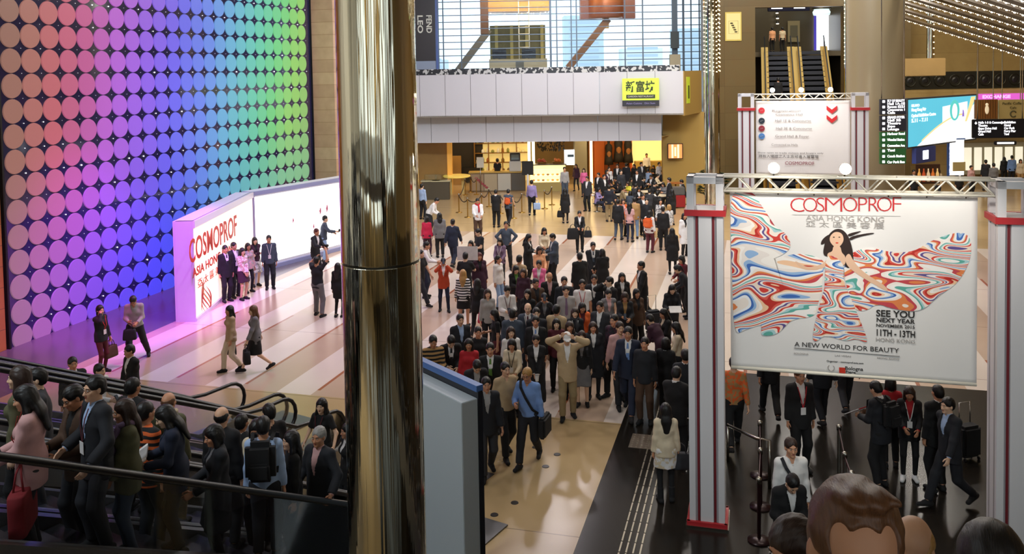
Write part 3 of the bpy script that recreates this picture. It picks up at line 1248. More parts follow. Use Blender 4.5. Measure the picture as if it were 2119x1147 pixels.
# --- left side: stone pier, the wall of coloured discs, stone pier again
W0 = V3(-13.259, 22.491, 0)
WEND = meet(648, 300, W0, HP)
WLEN = float((WEND - W0) @ HV)
WANG = math.atan2(HV[1], HV[0])
B = MB()
B.box((-3.1, .3, 7), (6, .6, 14))
struct(B.build('wall_left', ORANGE_STONE, loc=tuple(W0), rz=WANG))
B = MB()
B.box((-22.5, .3, 7), (33, .6, 14))
struct(B.build('wall_left_near', mat('pale_wall_panels', 'cfcabf', .35), loc=tuple(W0), rz=WANG))  # unseen wall, added as a pale reflection for the chrome column
B = MB()
B.box((.55, .0, 7), (1.1, .9, 14))
pe = W0 + HV * (WLEN + .02)
struct(B.build('wall_left_pier', tile_stone('rose_stone_tiles', 'd8b492', 'c9a284', 1.2, .55, '9a7450'), loc=tuple(pe + HV * .45 + HP * .0), rz=HANG))
B = MB()
B.box((3.2, .3, 7), (6.4, .6, 14))
struct(B.build('wall_left_far', mat('dark_wine_wall', '2a1a1c', .4), loc=tuple(pe + HV * 1.0), rz=WANG))

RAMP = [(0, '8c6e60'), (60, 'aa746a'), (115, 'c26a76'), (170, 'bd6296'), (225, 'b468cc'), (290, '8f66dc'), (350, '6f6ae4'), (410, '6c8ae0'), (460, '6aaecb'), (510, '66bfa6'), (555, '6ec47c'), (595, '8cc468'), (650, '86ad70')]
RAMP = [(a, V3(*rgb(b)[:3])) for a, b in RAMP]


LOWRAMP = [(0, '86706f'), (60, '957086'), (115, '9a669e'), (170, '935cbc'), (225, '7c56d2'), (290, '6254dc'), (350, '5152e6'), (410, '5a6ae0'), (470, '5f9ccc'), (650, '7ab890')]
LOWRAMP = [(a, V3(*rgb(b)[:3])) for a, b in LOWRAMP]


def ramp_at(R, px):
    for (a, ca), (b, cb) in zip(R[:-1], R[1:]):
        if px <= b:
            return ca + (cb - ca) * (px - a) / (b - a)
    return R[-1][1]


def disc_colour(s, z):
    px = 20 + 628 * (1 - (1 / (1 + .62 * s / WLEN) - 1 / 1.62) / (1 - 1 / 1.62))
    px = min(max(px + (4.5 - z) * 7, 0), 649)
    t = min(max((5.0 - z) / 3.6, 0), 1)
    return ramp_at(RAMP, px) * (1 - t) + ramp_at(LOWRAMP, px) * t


def disc_light_material():
    """backlit acrylic discs: every disc carries the colour its own lamp shows"""
    m = mat('lit_acrylic_disc', (.25, .25, .25), .25, spec=.4)
    N = NT(m)
    at_ = N.n('ShaderNodeAttribute', attribute_name='lamp_colour')
    N.l(at_.outputs['Color'], N.b.inputs['Emission Color'])
    N.b.inputs['Emission Strength'].default_value = .66
    m2 = N.n('ShaderNodeVectorMath', operation='SCALE')
    m2.inputs['Scale'].default_value = .5
    N.l(at_.outputs['Color'], m2.inputs[0])
    N.l(m2.outputs[0], N.b.inputs['Base Color'])
    return m


wall = thing('disc_wall', 'tall dark wall covered in round discs glowing from pink through violet to green', 'wall', tuple(W0), WANG)
B = MB()
B.box((WLEN / 2, .10, 6.5), (WLEN, .16, 13))
B.build('backing', mat('dark_glass_backing', '26244a', .12, spec=.6, coat=.6), wall)
B = MB()
B.box((-.02, .04, 6.5), (.06, .2, 13))
B.box((WLEN + .02, .04, 6.5), (.06, .2, 13))
B.build('frame', mat('black_metal', '141416', .4), wall)
PD = .668
q = meet(47, 697, W0, HP)
s0, z0 = float((q - W0) @ HV), float(q[2])
cols, rows = int((WLEN - s0) / PD) + 1, 16
dm = disc_light_material()
specs = []
for i in range(-1, cols):
    for j in range(rows):
        s, z = s0 + i * PD, z0 + j * PD
        if .2 < s < WLEN - .2:
            specs.append((s, z, i + j * .2))
specs.sort(key=lambda t: t[0] + .25 * abs(t[1] - 4))


def disc_into(B, cols_, s, z):
    k0 = len(B.v)
    n = 32
    r = PD * .488
    vs = [(s + r * math.cos(2 * math.pi * a / n), .02, z + r * math.sin(2 * math.pi * a / n)) for a in range(n)]
    vf = [(s + (r - .012) * math.cos(2 * math.pi * a / n), -.012, z + (r - .012) * math.sin(2 * math.pi * a / n)) for a in range(n)]
    B.add(vs + vf, [tuple(range(n, 2 * n))] + [(a, (a + 1) % n, n + (a + 1) % n, n + a) for a in range(n)])
    cols_ += [disc_colour(s, z)] * (len(B.v) - k0)


def colour_attr(o, cs):
    a = o.data.color_attributes.new('lamp_colour', 'FLOAT_COLOR', 'POINT')
    a.data.foreach_set('color', np.array([(c[0], c[1], c[2], 1) for c in cs], np.float32).ravel())


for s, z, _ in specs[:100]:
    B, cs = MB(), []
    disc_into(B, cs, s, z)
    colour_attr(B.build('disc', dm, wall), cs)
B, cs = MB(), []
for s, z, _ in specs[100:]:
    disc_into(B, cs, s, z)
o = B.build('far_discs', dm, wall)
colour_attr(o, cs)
o['kind'] = 'stuff'
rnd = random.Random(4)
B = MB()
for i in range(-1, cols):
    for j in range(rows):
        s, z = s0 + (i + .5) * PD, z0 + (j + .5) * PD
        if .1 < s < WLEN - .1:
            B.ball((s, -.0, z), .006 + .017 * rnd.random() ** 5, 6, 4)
o = B.build('glint_points', mat('glint_white', (1, 1, 1), .3, emit=2.2), wall)  # glowing dots stand in for reflections of lights on the wall
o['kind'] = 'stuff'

# --- far end: panelled balcony front over the cafe
PANEL = mat('white_panel', 'c9c9ce', .35)
GAP = mat('panel_gap', '55555c', .6)
fa, fb, fc = at(712, 154, 47.7), at(1240, 147, 46.6), at(1414, 144, 45.6)
fas = thing('white_balcony', 'white panelled balcony front across the hall above the cafe', 'balcony', (fa[0], fa[1], 0))


def panel_run(parent, p, q, z0, z1, n, base):
    p, q = V3(p[0], p[1], 0) - base, V3(q[0], q[1], 0) - base
    ang = math.atan2(*(q - p)[[1, 0]])
    L = np.linalg.norm(q - p)
    for k in range(n):
        B = MB()
        B.box((0, .03, (z0 + z1) / 2), (L / n - .02, .06, z1 - z0))
        c = p + (q - p) * (k + .5) / n
        B.build('panel', PANEL, parent, (c[0], c[1], 0), ang)
    B = MB()
    c = (p + q) / 2
    B.box((0, .16, (z0 + z1) / 2), (L, .18, z1 - z0 - .02))
    B.build('backing', GAP, parent, (c[0], c[1], 0), ang)


base = V3(fa[0], fa[1], 0)
panel_run(fas, fa, fb, 4.66, 6.93, 10, base)
panel_run(fas, fb, fc, 4.66, 6.93, 3, base)
low = lambda p: p + V3(0, 1.2, 0)
fd = at(1369, 240, 47.3)
l1, l2 = low(fa), low(fb)
fas2 = thing('bulkhead', 'lower white panelled bulkhead set back under the balcony front', 'bulkhead', (fa[0], fa[1], 0))
panel_run(fas2, l1, l2, 3.14, 4.60, 9, base)
panel_run(fas2, l2, fd, 3.14, 4.60, 3, base)
B = MB()
B.poly([tuple(V3(p[0], p[1], 4.62)) for p in (fa, fb, fc, fc + V3(1.8, 14, 0), fa + V3(0, 14, 0))], (0, 0, .08))
struct(B.build('ceiling_soffit', mat('soffit_grey', '8a8478', .5)))
B = MB()
B.poly([tuple(V3(p[0], p[1], 6.80)) for p in (fa + V3(0, .3, 0), fb + V3(0, .3, 0), fc + V3(0, .3, 0), fc + V3(1.8, 14, 0), fa + V3(0, 14, 0))], (0, 0, .08))
struct(B.build('floor_upper', mat('upper_floor_stone', '8d8574', .4)))
B = MB()
B.poly([(l1[0], l1[1] + .7, 3.3), (fd[0] + .2, fd[1] + .7, 3.3), (16, 60, 3.3), (l1[0], 60, 3.3)], (0, 0, .06))
struct(B.build('ceiling_cafe', mat('cafe_ceiling', 'b59a62', .5)))

# curtain wall of windows above it, the city beyond
MULL = mat('mullion_metal', '5c6a78', .35, metal=.3)
WY = 52.0
wl, wr = at(898, 100, WY), at(1466, 100, WY)
win = thing('window_1', None, None, (0, 0, 0))
win['kind'] = 'structure'
B = MB()
z = 7.25
k = 0
while z < 13:
    B.bar((wl[0], WY, z), (wr[0], WY, z), .05, .05)
    z += .40
for px in (906, 917, 954, 1139, 1152, 1182, 1193, 1293, 1330, 1396, 1414, 1430, 1447):
    x = at(px, 60, WY)[0]
    B.bar((x, WY, 6.9), (x, WY, 13.4), .34 if px == 1396 else .12 if px in (906, 1139, 1414) else .07, .09, (0, 1, 0))
B.build('window_frame', MULL, win)
B = MB()
B.box(((wl[0] + wr[0]) / 2, WY + .06, 10.1), (wr[0] - wl[0], .02, 6.4))
B.build('pane', glass('window_glass', (.93, .97, 1), .0, 1.06), win)
rnd = random.Random(11)
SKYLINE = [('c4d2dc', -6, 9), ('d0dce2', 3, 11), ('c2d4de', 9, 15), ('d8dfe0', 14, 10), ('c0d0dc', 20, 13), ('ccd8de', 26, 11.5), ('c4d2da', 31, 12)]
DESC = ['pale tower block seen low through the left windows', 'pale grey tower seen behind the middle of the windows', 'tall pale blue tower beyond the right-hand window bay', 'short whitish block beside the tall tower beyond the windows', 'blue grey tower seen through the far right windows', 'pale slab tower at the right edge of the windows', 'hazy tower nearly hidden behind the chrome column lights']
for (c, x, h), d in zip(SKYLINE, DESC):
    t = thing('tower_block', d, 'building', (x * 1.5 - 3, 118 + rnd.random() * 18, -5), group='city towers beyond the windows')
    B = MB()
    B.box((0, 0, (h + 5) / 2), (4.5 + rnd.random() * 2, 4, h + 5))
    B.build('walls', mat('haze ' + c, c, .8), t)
    B = MB()
    for k in range(int(h * .9) + 3):
        B.box((0, -2.02, 4 + k * 1.0), (4.2, .06, .35))
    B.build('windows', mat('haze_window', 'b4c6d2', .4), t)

# other walls, ceiling
B = MB()
B.box((0, .25, 7), (26, .5, 14))
struct(B.build('wall_far', mat('far_wall_plaster', '8a7a58', .6), loc=(-20.6, 60.5, 0)))
B = MB()
B.box((0, .2, 1.75), (28, .4, 3.5))
struct(B.build('wall_cafe', mat('cafe_wall', '9a7c44', .5, noise=.2, nscale=1.5), loc=(4.5, 58.6, 0)))
B = MB()
B.poly([(-40, -12, 14), (45, -12, 14), (45, 53, 14), (-40, 53, 14)], (0, 0, .1))
struct(B.build('ceiling', mat('ceiling_bronze', '9a8c70', .4)))
B = MB()
for k in range(13):
    B.box((-30 + k * 5, 0, 7), (2.4 if k % 2 else 3.0, .4, 14))
B.box((0, 0, 1.2), (60, .38, 2.4))
B.box((0, 0, 13.2), (60, .38, 1.6))
struct(B.build('wall_back', mat('dark_panelling', '7a6f56', .3), loc=(0, -11, 0)))  # unseen; panels and gaps shaped for streaks in the chrome column
B = MB()
for k in range(12):
    B.box((-30 + k * 5, -10.7, 7), (.7, .2, 14))
struct(B.build('trim_back', mat('pale_pilaster', 'c7b48a', .35)))  # unseen pale strips, added for the chrome reflection too
B = MB()
B.box((0, .2, 7), (70, .4, 14))
struct(B.build('wall_right', STONE, loc=(34, 24, 0), rz=WANG))

# --- stone wall to the right of the cafe with the escalator hall
SY = 49.0
xs = [at(p, 100, SY)[0] for p in (1418, 1563, 1748, 1885)]
zt = at(1650, 14, SY)[2]
B = MB()
B.box(((xs[0] + xs[1]) / 2 + .5, SY + .3, 7), (xs[1] - xs[0] - 1.0, .6, 14))
B.box(((xs[2] + xs[3]) / 2, SY + .3, 7), (xs[3] - xs[2], .6, 14))
B.box(((xs[1] + xs[2]) / 2, SY + .3, (zt + 14) / 2), (xs[2] - xs[1], .6, 14 - zt))
struct(B.build('wall_stone', GREYSTONE))
B = MB()
B.box((xs[1] - .1, SY + 4.8, 7), (.2, 8.4, 14))
B.box((xs[2] + 2.4, SY + 4.8, 7), (.2, 8.4, 14))
B.box(((xs[1] + xs[2]) / 2 + 1.1, SY + 9.2, 7), (xs[2] - xs[1] + 3, .2, 14))
struct(B.build('wall_recess', mat('recess_dark_stone', '4a4130', .35)))
B = MB()
B.box(((xs[1] + xs[2]) / 2 + 1.1, SY + 7.4, 7.85), (xs[2] - xs[1] + 2.4, 3.6, .3))
struct(B.build('floor_landing', mat('landing_stone', '7c7260', .3)))

# big round column, beige far-right walls
cq = at(1811, 300, 33.0)
B = MB()
B.lathe((cq[0], cq[1], 0), [(1.03, 0), (1.03, 14)], 48)
col = B.build('round_column', mat('satin_beige_column', '8c7d60', .3, metal=.08))
tag(col, 'massive round beige column rising behind the smaller white gate', 'column')
B = MB()
B.box((12, 0, 7), (24, .4, 14))
struct(B.build('wall_right_far', BEIGE_STONE, loc=(xs[3] - .2, 51.4, 0)))

# ------------------------------------------------------------------ chrome columns
def chrome_mat(name='mirror_chrome', tint='dcd6bd', rough=.04, wave=.34):
    if name in MATS:
        return MATS[name]
    m = mat(name, tint, rough, metal=1.0)
    N = NT(m)
    tc = N.n('ShaderNodeTexCoord')
    mp = N.n('ShaderNodeMapping')
    mp.inputs['Scale'].default_value = (6, 6, .07)
    N.l(tc.outputs['Object'], mp.inputs['Vector'])
    nz = N.n('ShaderNodeTexNoise', Scale=1.6, Detail=3.0)
    N.l(mp.outputs[0], nz.inputs['Vector'])
    bp = N.n('ShaderNodeBump', Strength=wave, Distance=.04)
    N.l(nz.outputs[0], bp.inputs['Height'])
    N.l(bp.outputs[0], N.b.inputs['Normal'])
    return m


CHROME = chrome_mat()
STEEL = mat('brushed_steel', 'a8a49a', .25, metal=1.0)
BLACKM = mat('black_satin', '101012', .4)
RUBBER = mat('handrail_rubber', '17171b', .35)
WHITEP = mat('white_paint', 'd8d6d2', .35)
q = at(789, 560, 8.2)
col = thing('chrome_column', 'huge mirror chrome column beside the escalator crowd', 'column', (q[0], q[1], 0))
for nm, z0, z1 in (('lower_shell', 0, 5.23), ('upper_shell', 5.25, 14)):
    B = MB()
    B.lathe((0, 0, 0), [(.372, z0), (.372, z1)], 64)
    B.build(nm, CHROME, col)
B = MB()
B.lathe((0, 0, 0), [(.360, 5.22), (.360, 5.26)], 48)
B.build('joint', mat('joint_dark', '3a382f', .4, metal=.8), col)


def string_column(px, py, Y, r, h, lights, label):
    q = at(px, py, Y)
    t = thing('chrome_column', label, 'column', (q[0], q[1], 0))
    B = MB()
    B.lathe((0, 0, 0), [(r, 0), (r, h)], 40)
    B.build('shell', CHROME, t)
    B = MB()
    B.lathe((0, 0, 0), [(r * 1.15, 0), (r * 1.15, .5), (r * 1.02, .55)], 32)
    B.build('base', STEEL, t)
    z0, z1, n, step = lights
    B = MB()
    for k in range(n):
        a = -math.pi * (k + .5) / n
        z = z0
        while z < z1:
            B.ball((r * 1.06 * math.cos(a), r * 1.06 * math.sin(a), z + .04 * math.sin(k * 2.1)), .026, 5, 4)
            z += step
    o = B.build('string_lights', BULB, t)
    o['kind'] = 'stuff'
    return t


BULB = mat('warm_bulb', (1, .78, .45), .3, emit=5.0)
BULBW = mat('white_bulb', (1, .88, .66), .3, emit=3.5)
string_column(1473, 200, 40.5, .36, 14, (6.9, 11.5, 7, .20), 'slim chrome column hung with warm string lights between cafe and stone wall')
string_column(1752, 60, 46.0, .16, 14, (7.2, 11.5, 3, .22), 'thin chrome post with lights at the right edge of the escalator hall')
q = at(1925, 90, 44.0)
t = thing('lit_post', 'short chrome post with lights above the dark speaker band', 'post', (q[0], q[1], 7.35))
B = MB()
B.lathe((0, 0, 0), [(.17, 0), (.17, 3.5)], 24)
B.build('shell', CHROME, t)
B = MB()
B.rbox((-.35, .4, -.45), (2.1, 1.2, .9), .03)
B.build('pedestal', STONE, t)
B = MB()
for k in range(7):
    B.ball((.12, -.14, .2 + k * .3), .03, 5, 4)
B.build('string_lights', BULB, t)

# ------------------------------------------------------------------ white totem sign at the foot of the escalator
SA = math.atan2(-.78, .62)
tq = at(955, 835, 9.4)
tot = thing('totem_sign', 'tall boxy white totem sign with blue top edge next to the chrome column', 'sign', (tq[0], tq[1], 0), SA)
B = MB()
B.rbox((-.85, .11, 1.69), (1.70, .22, 3.38), .006)
B.build('box', mat('totem_paint', 'b9c3c8', .4), tot)
B = MB()
B.box((-.89, .25, 1.73), (1.80, .06, 3.46))
B.build('back_panel', mat('totem_dark', '23252c', .35), tot)
B = MB()
B.box((-.89, .245, 3.49), (1.80, .09, .07))
B.build('top_edge', mat('totem_blue', '4a6da8', .4), tot)

# ------------------------------------------------------------------ escalators rising towards the camera's balcony
EA, EN = V3(-.52, -.854, 0), V3(-.854, .52, 0)
ESC0 = V3(-1.0, 11.6, 0)
SLOPE = .54
STEPM = mat('escalator_step', '33343a', .4, metal=.5)
SKIRT = mat('escalator_skirt', '8f8f90', .3, metal=.8)
GLASSD = glass('balustrade_glass', (.96, .97, .98), .0, 1.3)


def rail_pts(f0, x1, slope, zr=.95):
    """centre line of a handrail: loop at the newel, level, then up the incline (x runs along the escalator)"""
    r = .33
    pts = [(f0 + r * .9, zr - 2 * r)]
    for k in range(9):
        a = -math.pi / 2 - math.pi * k / 8
        pts.append((f0 + r + r * math.cos(a), zr - r + r * math.sin(a)))
    pts += [(-.15, zr), (.2, zr + .05)]
    n = 6
    for k in range(1, n + 1):
        x = x1 * k / n
        pts.append((x, zr + slope * x))
    return pts


def escalator(name, label, n0, n1, start, run, slope=SLOPE, base=ESC0, axis=EA, cross=EN, flat=1.0, colour=None, steps=24, railm=None, glassm=None, sw=.18):
    o = base + axis * start + cross * n0
    ang = math.atan2(axis[1], axis[0])
    t = thing('escalator', label, 'escalator', (o[0], o[1], base[2]), ang)
    w = n1 - n0
    sgn = 1 if (np.cross(axis, cross)[2] > 0) else -1
    ys = (0.0, sgn * w)
    for y in ys:
        P = rail_pts(-flat, run, slope)
        B = MB()
        B.tube([(x, y, z) for x, z in P], .036, 8)
        B.build('handrail', railm or RUBBER, t)
        top = [(x, z - .035) for x, z in P[1:]]
        poly = top + [(run, slope * run + .26), (0.1, .28), (-flat + .3, .24)]
        B = MB()
        B.poly([(x, y - .008, z) for x, z in poly], (0, .016, 0))
        B.build('balustrade', glassm or GLASSD, t)
        B = MB()
        sk = [(-flat + .2, 0.0), (-flat + .2, .24), (.1, .28), (run, slope * run + .30), (run, slope * run - .45), (.9, 0)]
        B.poly([(x, y - sw / 2, z) for x, z in sk], (0, sw, 0))
        B.build('skirt', colour or SKIRT, t)
    yc = sgn * w / 2
    B = MB()
    B.box((-flat / 2 - .35, yc, .012), (flat + 1.1, w - .2, .024))
    B.build('landing_plate', mat('landing_plate', '6c6c6c', .35, metal=.8), t)
    d = run / steps
    for k in range(steps):
        B = MB()
        x, z = d * (k + .5), slope * d * (k + 1)
        B.box((x, yc, z - .10), (d, w - .22, .20))
        for q in range(6):
            B.box((x - .5 * d - .004, yc, z - .03 - q * .028), (.012, w - .24, .012))
        B.build('step', STEPM, t)
    B = MB()
    B.poly([(.4, yc - (w / 2 - .1), -.02), (run, yc - (w / 2 - .1), slope * run - .26), (run, yc - (w / 2 - .1), slope * run - .6), (1.4, yc - (w / 2 - .1), -.02)], (0, w - .2, 0))
    B.build('truss', mat('truss_cladding', '2a2b2e', .5), t)
    return t


E3 = escalator('e', 'nearest escalator, packed with people, its black rail crossing the lower left', 0.0, 1.24, 0.0, 9.4, flat=.85)
E2B = escalator('e', 'second escalator from the front, mostly hidden behind the queue of riders', 1.50, 2.74, 0.0, 9.4, flat=.85)
E2 = escalator('e', 'third escalator from the front with its rounded black newel near the chrome column', 3.97, 5.20, -1.35, 9.4, slope=.50, flat=1.0)
E1 = escalator('e', 'farthest escalator, its newel loop standing on the pale striped floor', 5.53, 6.72, -1.35, 9.4, slope=.50, flat=1.1)
o = ESC0 + EN * 7.3 + EA * -.4
t = thing('guard_rail', 'pale double guard rail beside the farthest escalator at the left edge', 'railing', (o[0], o[1], 0), math.atan2(EA[1], EA[0]))
for zz in (.55, .98):
    B = MB()
    B.tube([(0, 0, zz), (1.0, 0, zz + .1), (7, 0, zz + 2.9)], .03, 8)
    B.build('rail', STEEL, t)
for k in range(5):
    B = MB()
    x = .2 + k * 1.55
    B.cyl((x, 0, 0), .022, .98 + max(0, (x - 1)) * .467 + .05, 8)
    B.build('post', STEEL, t)
struct_slab = MB()
struct_slab.box((-5.6, -3.2, 5.15), (16, 10.5, .3))
struct(struct_slab.build('floor_balcony', mat('balcony_stone', '4a463e', .4)))

# ------------------------------------------------------------------ exhibition booth on the left: lit poster wall and lightbox
PA, PB, PC = fl(406, 666), fl(527, 565), fl(735, 510)
zb = at(398, 458, PA[1])[2]
BW = mat('booth_white', 'd9d6dc', .4)
booth = thing('exhibition_booth', 'white L-shaped exhibition booth with glowing poster wall below the coloured discs', 'booth', (PA[0], PA[1], 0))
rel = lambda p: V3(p[0] - PA[0], p[1] - PA[1], 0)
b2, c2 = rel(PB), rel(PC)
d1, d2 = unit(b2), unit(c2 - b2)
L1, L2 = float(np.linalg.norm(b2)), float(np.linalg.norm(c2 - b2))
a1, a2 = math.atan2(d1[1], d1[0]), math.atan2(d2[1], d2[0])
B = MB()
B.box((-.26, .05, zb / 2), (.52, .14, zb))
B.build('end_wall', BW, booth)
B = MB()
B.box((L1 / 2, .30, zb / 2), (L1, .56, zb))
B.build('poster_wall', BW, booth, (0, 0, 0), a1)
B = MB()
B.box((L1 / 2, .0, zb - .10), (L1, .10, .2))
B.box((L1 / 2, .0, .05), (L1, .06, .10))
B.build('header', BW, booth, (0, 0, 0), a1)
LIT1 = mat('lit_poster', (.9, .8, .72), .5, emit=.95, ecol=(1.0, .72, .58))
LIT2 = mat('lightbox_face', (.9, .9, .9), .4, emit=1.5, ecol=(1.0, .97, .98))
pf = thing('poster', None, None)
pf.parent = booth
pf.rotation_euler = (0, 0, a1)
B = MB()
B.box((L1 / 2, .0, zb / 2 - .05), (L1 - .06, .02, zb - .35))
B.build('lit_face', LIT1, pf)
REDL = mat('red_lettering', 'c8321e', .5)
REDP = mat('red_print', 'd8553c', .5)
text(pf, 'COSMOPROF', (L1 * .30, -.018, 2.05), .95, REDL, fit=L1 * .74, bold=.012)
text(pf, 'ASIA HONG KONG', (L1 * .30, -.018, 1.42), .36, REDL, fit=L1 * .66, bold=.006)
text(pf, '亞 太 區 美 容 展', (L1 * .28, -.018, 1.02), .28, REDP, fit=L1 * .5)
rnd = random.Random(3)
for k in range(7):
    B = MB()
    x0 = -.0 + .05 * L1 + k * .10
    pts = []
    for q in range(15):
        tt = q / 14
        pts.append((x0 + .4 * tt + .22 * math.sin(5 * tt + k), -.015 - .0012 * k, 1.2 - 1.05 * tt - .06 * k))
    up = [(p[0] + .045 * math.sin(math.pi * i / 14) + .012, p[1], p[2]) for i, p in enumerate(pts)]
    dn = [(p[0] - .045 * math.sin(math.pi * i / 14), p[1], p[2]) for i, p in enumerate(pts)]
    vs = up + dn
    B.add(vs, [(i, i + 1, 16 + i, 15 + i) for i in range(14)])
    B.build('print_swirl', mat('swirl ' + 'abcabca'[k], ('c23a2a', 'd88a5a', 'b96a58')[k % 3], .6), pf)
B = MB()
B.box((0, 0, zb / 2), (.10, .10, zb))
B.build('corner_post', mat('booth_post', '9a92b4', .4), booth, tuple(b2), a2)
B = MB()
B.box((L2 / 2, .28, zb / 2), (L2, .5, zb))
B.build('lightbox_wall', BW, booth, tuple(b2), a2)
lb = MB()
lb.box((L2 / 2, .0, zb / 2 + .02), (L2 - .2, .02, zb - .45))
lb = lb.build('lightbox', LIT2, booth, tuple(b2), a2)
for z in (.07, zb - .07):
    B = MB()
    B.box((L2 / 2, -.01, z), (L2, .08, .14))
    B.build('rail', mat('booth_rail', '8f93b8', .4), booth, tuple(b2), a2)
for x, z, s in ((.63, 1.75, .28), (.70, 1.8, .30), (.36, 1.6, .2), (.93, 2.0, .35), (.56, 1.2, .2)):
    B = MB()
    cx = x * L2
    B.poly([(cx, -.014, z - s * .6), (cx + s * .22, -.014, z - s * .1), (cx + s * .1, -.014, z + s * .6), (cx - s * .15, -.014, z)], (0, .004, 0))
    B.build('print_flower', mat('print_rose', 'c05a78', .5), lb)

# ------------------------------------------------------------------ the white truss gates
DKRED = mat('dark_red_stripe', '6d1a22', .5)
REDB = mat('red_band', 'b0262c', .45)
GATEW = mat('gate_white', 'cfcdcf', .4)
GATEG = mat('gate_grey', 'a8a4a8', .4)
PALE = mat('truss_paint', 'dcd6c6', .35)


def gate_tower(parent, x, H, w=.54, base=True):
    t = thing('tower', None, None)
    t.parent = parent
    t.location = (x, 0, 0)
    hw = w / 2
    zt = H - .50
    B = MB()
    B.box((0, 0, zt / 2), (w * .86, w * .86, zt))
    B.build('core', GATEG, t)
    B = MB()
    for rz in range(4):
        a = rz * math.pi / 2
        ca, sa = math.cos(a), math.sin(a)
        for off, ww, d in ((0, .19, .03), (-.215, .09, .03), (.215, .09, .03)):
            y = -hw * .86 - d / 2
            B.box((off * ca - y * sa, off * sa + y * ca, zt / 2), (ww, d, zt), a)
    B.build('stripes', GATEW, t)
    B = MB()
    for rz in range(4):
        a = rz * math.pi / 2
        ca, sa = math.cos(a), math.sin(a)
        for off in (-.122, .122):
            y = -hw * .86 - .006
            B.box((off * ca - y * sa, off * sa + y * ca, zt / 2), (.034, .012, zt), a)
    B.build('red_line', DKRED, t)
    B = MB()
    for z in ([.05] if base else []) + [zt - .04]:
        B = MB()
        for sx, sy, lx, ly in ((0, -hw - .01, w + .06, .05), (0, hw + .01, w + .06, .05), (-hw - .01, 0, .05, w + .06), (hw + .01, 0, .05, w + .06)):
            B.box((sx, sy, z), (lx, ly, .09))
        B.build('red_band', REDB, t)
    B = MB()
    for sx in (-1, 1):
        for sy in (-1, 1):
            B.box((sx * (hw - .055), sy * (hw - .055), zt + .25), (.11, .11, .5))
    for z in (zt + .45,):
        for sx, sy, lx, ly in ((0, -hw + .05, w, .10), (0, hw - .05, w, .10), (-hw + .05, 0, .10, w), (hw - .05, 0, .10, w)):
            B.box((sx, sy, z), (lx, ly, .10))
    B.build('corner_block', GATEW, t)
    B = MB()
    B.box((0, 0, .015), (w + .1, w + .1, .03))
    B.build('base_plate', STEEL, t)
    return t


def gate_truss(parent, x0, x1, z, h=.22, d=.26):
    B = MB()
    for y in (-d / 2, d / 2):
        for zz in (z, z + h):
            B.tube([(x0, y, zz), (x1, y, zz)], .022, 6)
        n = int((x1 - x0) / .2)
        n += n % 2
        for k in range(n):
            xa, xb = x0 + (x1 - x0) * k / n, x0 + (x1 - x0) * (k + 1) / n
            B.tube([(xa, y, z + (h if k % 2 else 0)), (xb, y, z + (0 if k % 2 else h))], .012, 5)
    n = int((x1 - x0) / .4)
    for k in range(n + 1):
        x = x0 + (x1 - x0) * k / n
        for zz in (z, z + h):
            B.tube([(x, -d / 2, zz), (x, d / 2, zz)], .012, 5)
    B.build('truss', PALE, parent)


def banner_cloth(parent, x0, x1, z0, z1, m, sag=.05, name='banner'):
    B = MB()
    nx, nz = 40, 30
    B.smooth = True
    vs, fs = [], []
    for j in range(nz + 1):
        for i in range(nx + 1):
            u, v = i / nx, j / nz
            y = sag * (math.sin(u * 9 + v * 2.2) * .25 * (1 - v) + math.sin(u * 21 - v * 5) * .07 * v) * math.sin(math.pi * u)
            vs.append((x0 + (x1 - x0) * u, y, z0 + (z1 - z0) * v))
    for j in range(nz):
        for i in range(nx):
            a = j * (nx + 1) + i
            fs.append((a, a + 1, a + nx + 2, a + nx + 1))
    B.add(vs, fs)
    o = B.build(name, m, parent)
    md = o.modifiers.new('thickness', 'SOLIDIFY')
    md.thickness = .004
    md.offset = 1
    return o


def gate_lamp(x, y, z, parent_rz, base, label, power, aim_local, toward=(0, -1), size=.11):
    """a small floodlight clamped on a truss"""
    w = base + V3(math.cos(parent_rz), math.sin(parent_rz), 0) * x + V3(-math.sin(parent_rz), math.cos(parent_rz), 0) * y + V3(0, 0, z)
    t = thing('floodlight', label, 'lamp', tuple(w), parent_rz)
    B = MB()
    B.tube([(0, .12, -.06), (0, .05, .0), (0, 0, .06)], .014, 6)
    B.build('arm', STEEL, t)
    B = MB()
    B.lathe((0, 0, 0), [(.05, -.06), (.085, 0), (.085, .06)], 16)
    o = B.build('housing', PALE, t)
    o.location, o.rotation_euler = (0, 0, .09), (math.pi / 2, 0, 0)
    B = MB()
    B.ball((0, -.06, .09), (.078, .03, .078), 14, 8)
    B.build('lens', mat('flood_lens', (1, .93, .8), .2, emit=40.0), t)
    a = base + V3(math.cos(parent_rz), math.sin(parent_rz), 0) * aim_local[0] + V3(-math.sin(parent_rz), math.cos(parent_rz), 0) * aim_local[1] + V3(0, 0, aim_local[2])
    f = V3(math.sin(parent_rz), -math.cos(parent_rz), 0)
    p = w + f * .15 + V3(0, 0, .09)
    lamp('floodlight_beam', 'SPOT', tuple(p), power, (1, .92, .80), .06, aim=tuple(a), spot=110, blend=.8)
    return t


G1 = V3(2.94, 13.24, 0)
G1R = math.atan2(HP[1], HP[0])
gate = thing('banner_gate', 'big white truss gate carrying the colourful show banner', 'gate', tuple(G1), G1R)
gate_tower(gate, 0, 5.38)
gate_tower(gate, 4.22, 5.38)
gate_truss(gate, .27, 3.95, 5.16)
for k in range(7):
    B = MB()
    x = .55 + k * .51
    B.tube([(x, 0, 5.16), (x, 0, 5.10)], .012, 6)
    B.build('hook', STEEL, gate)

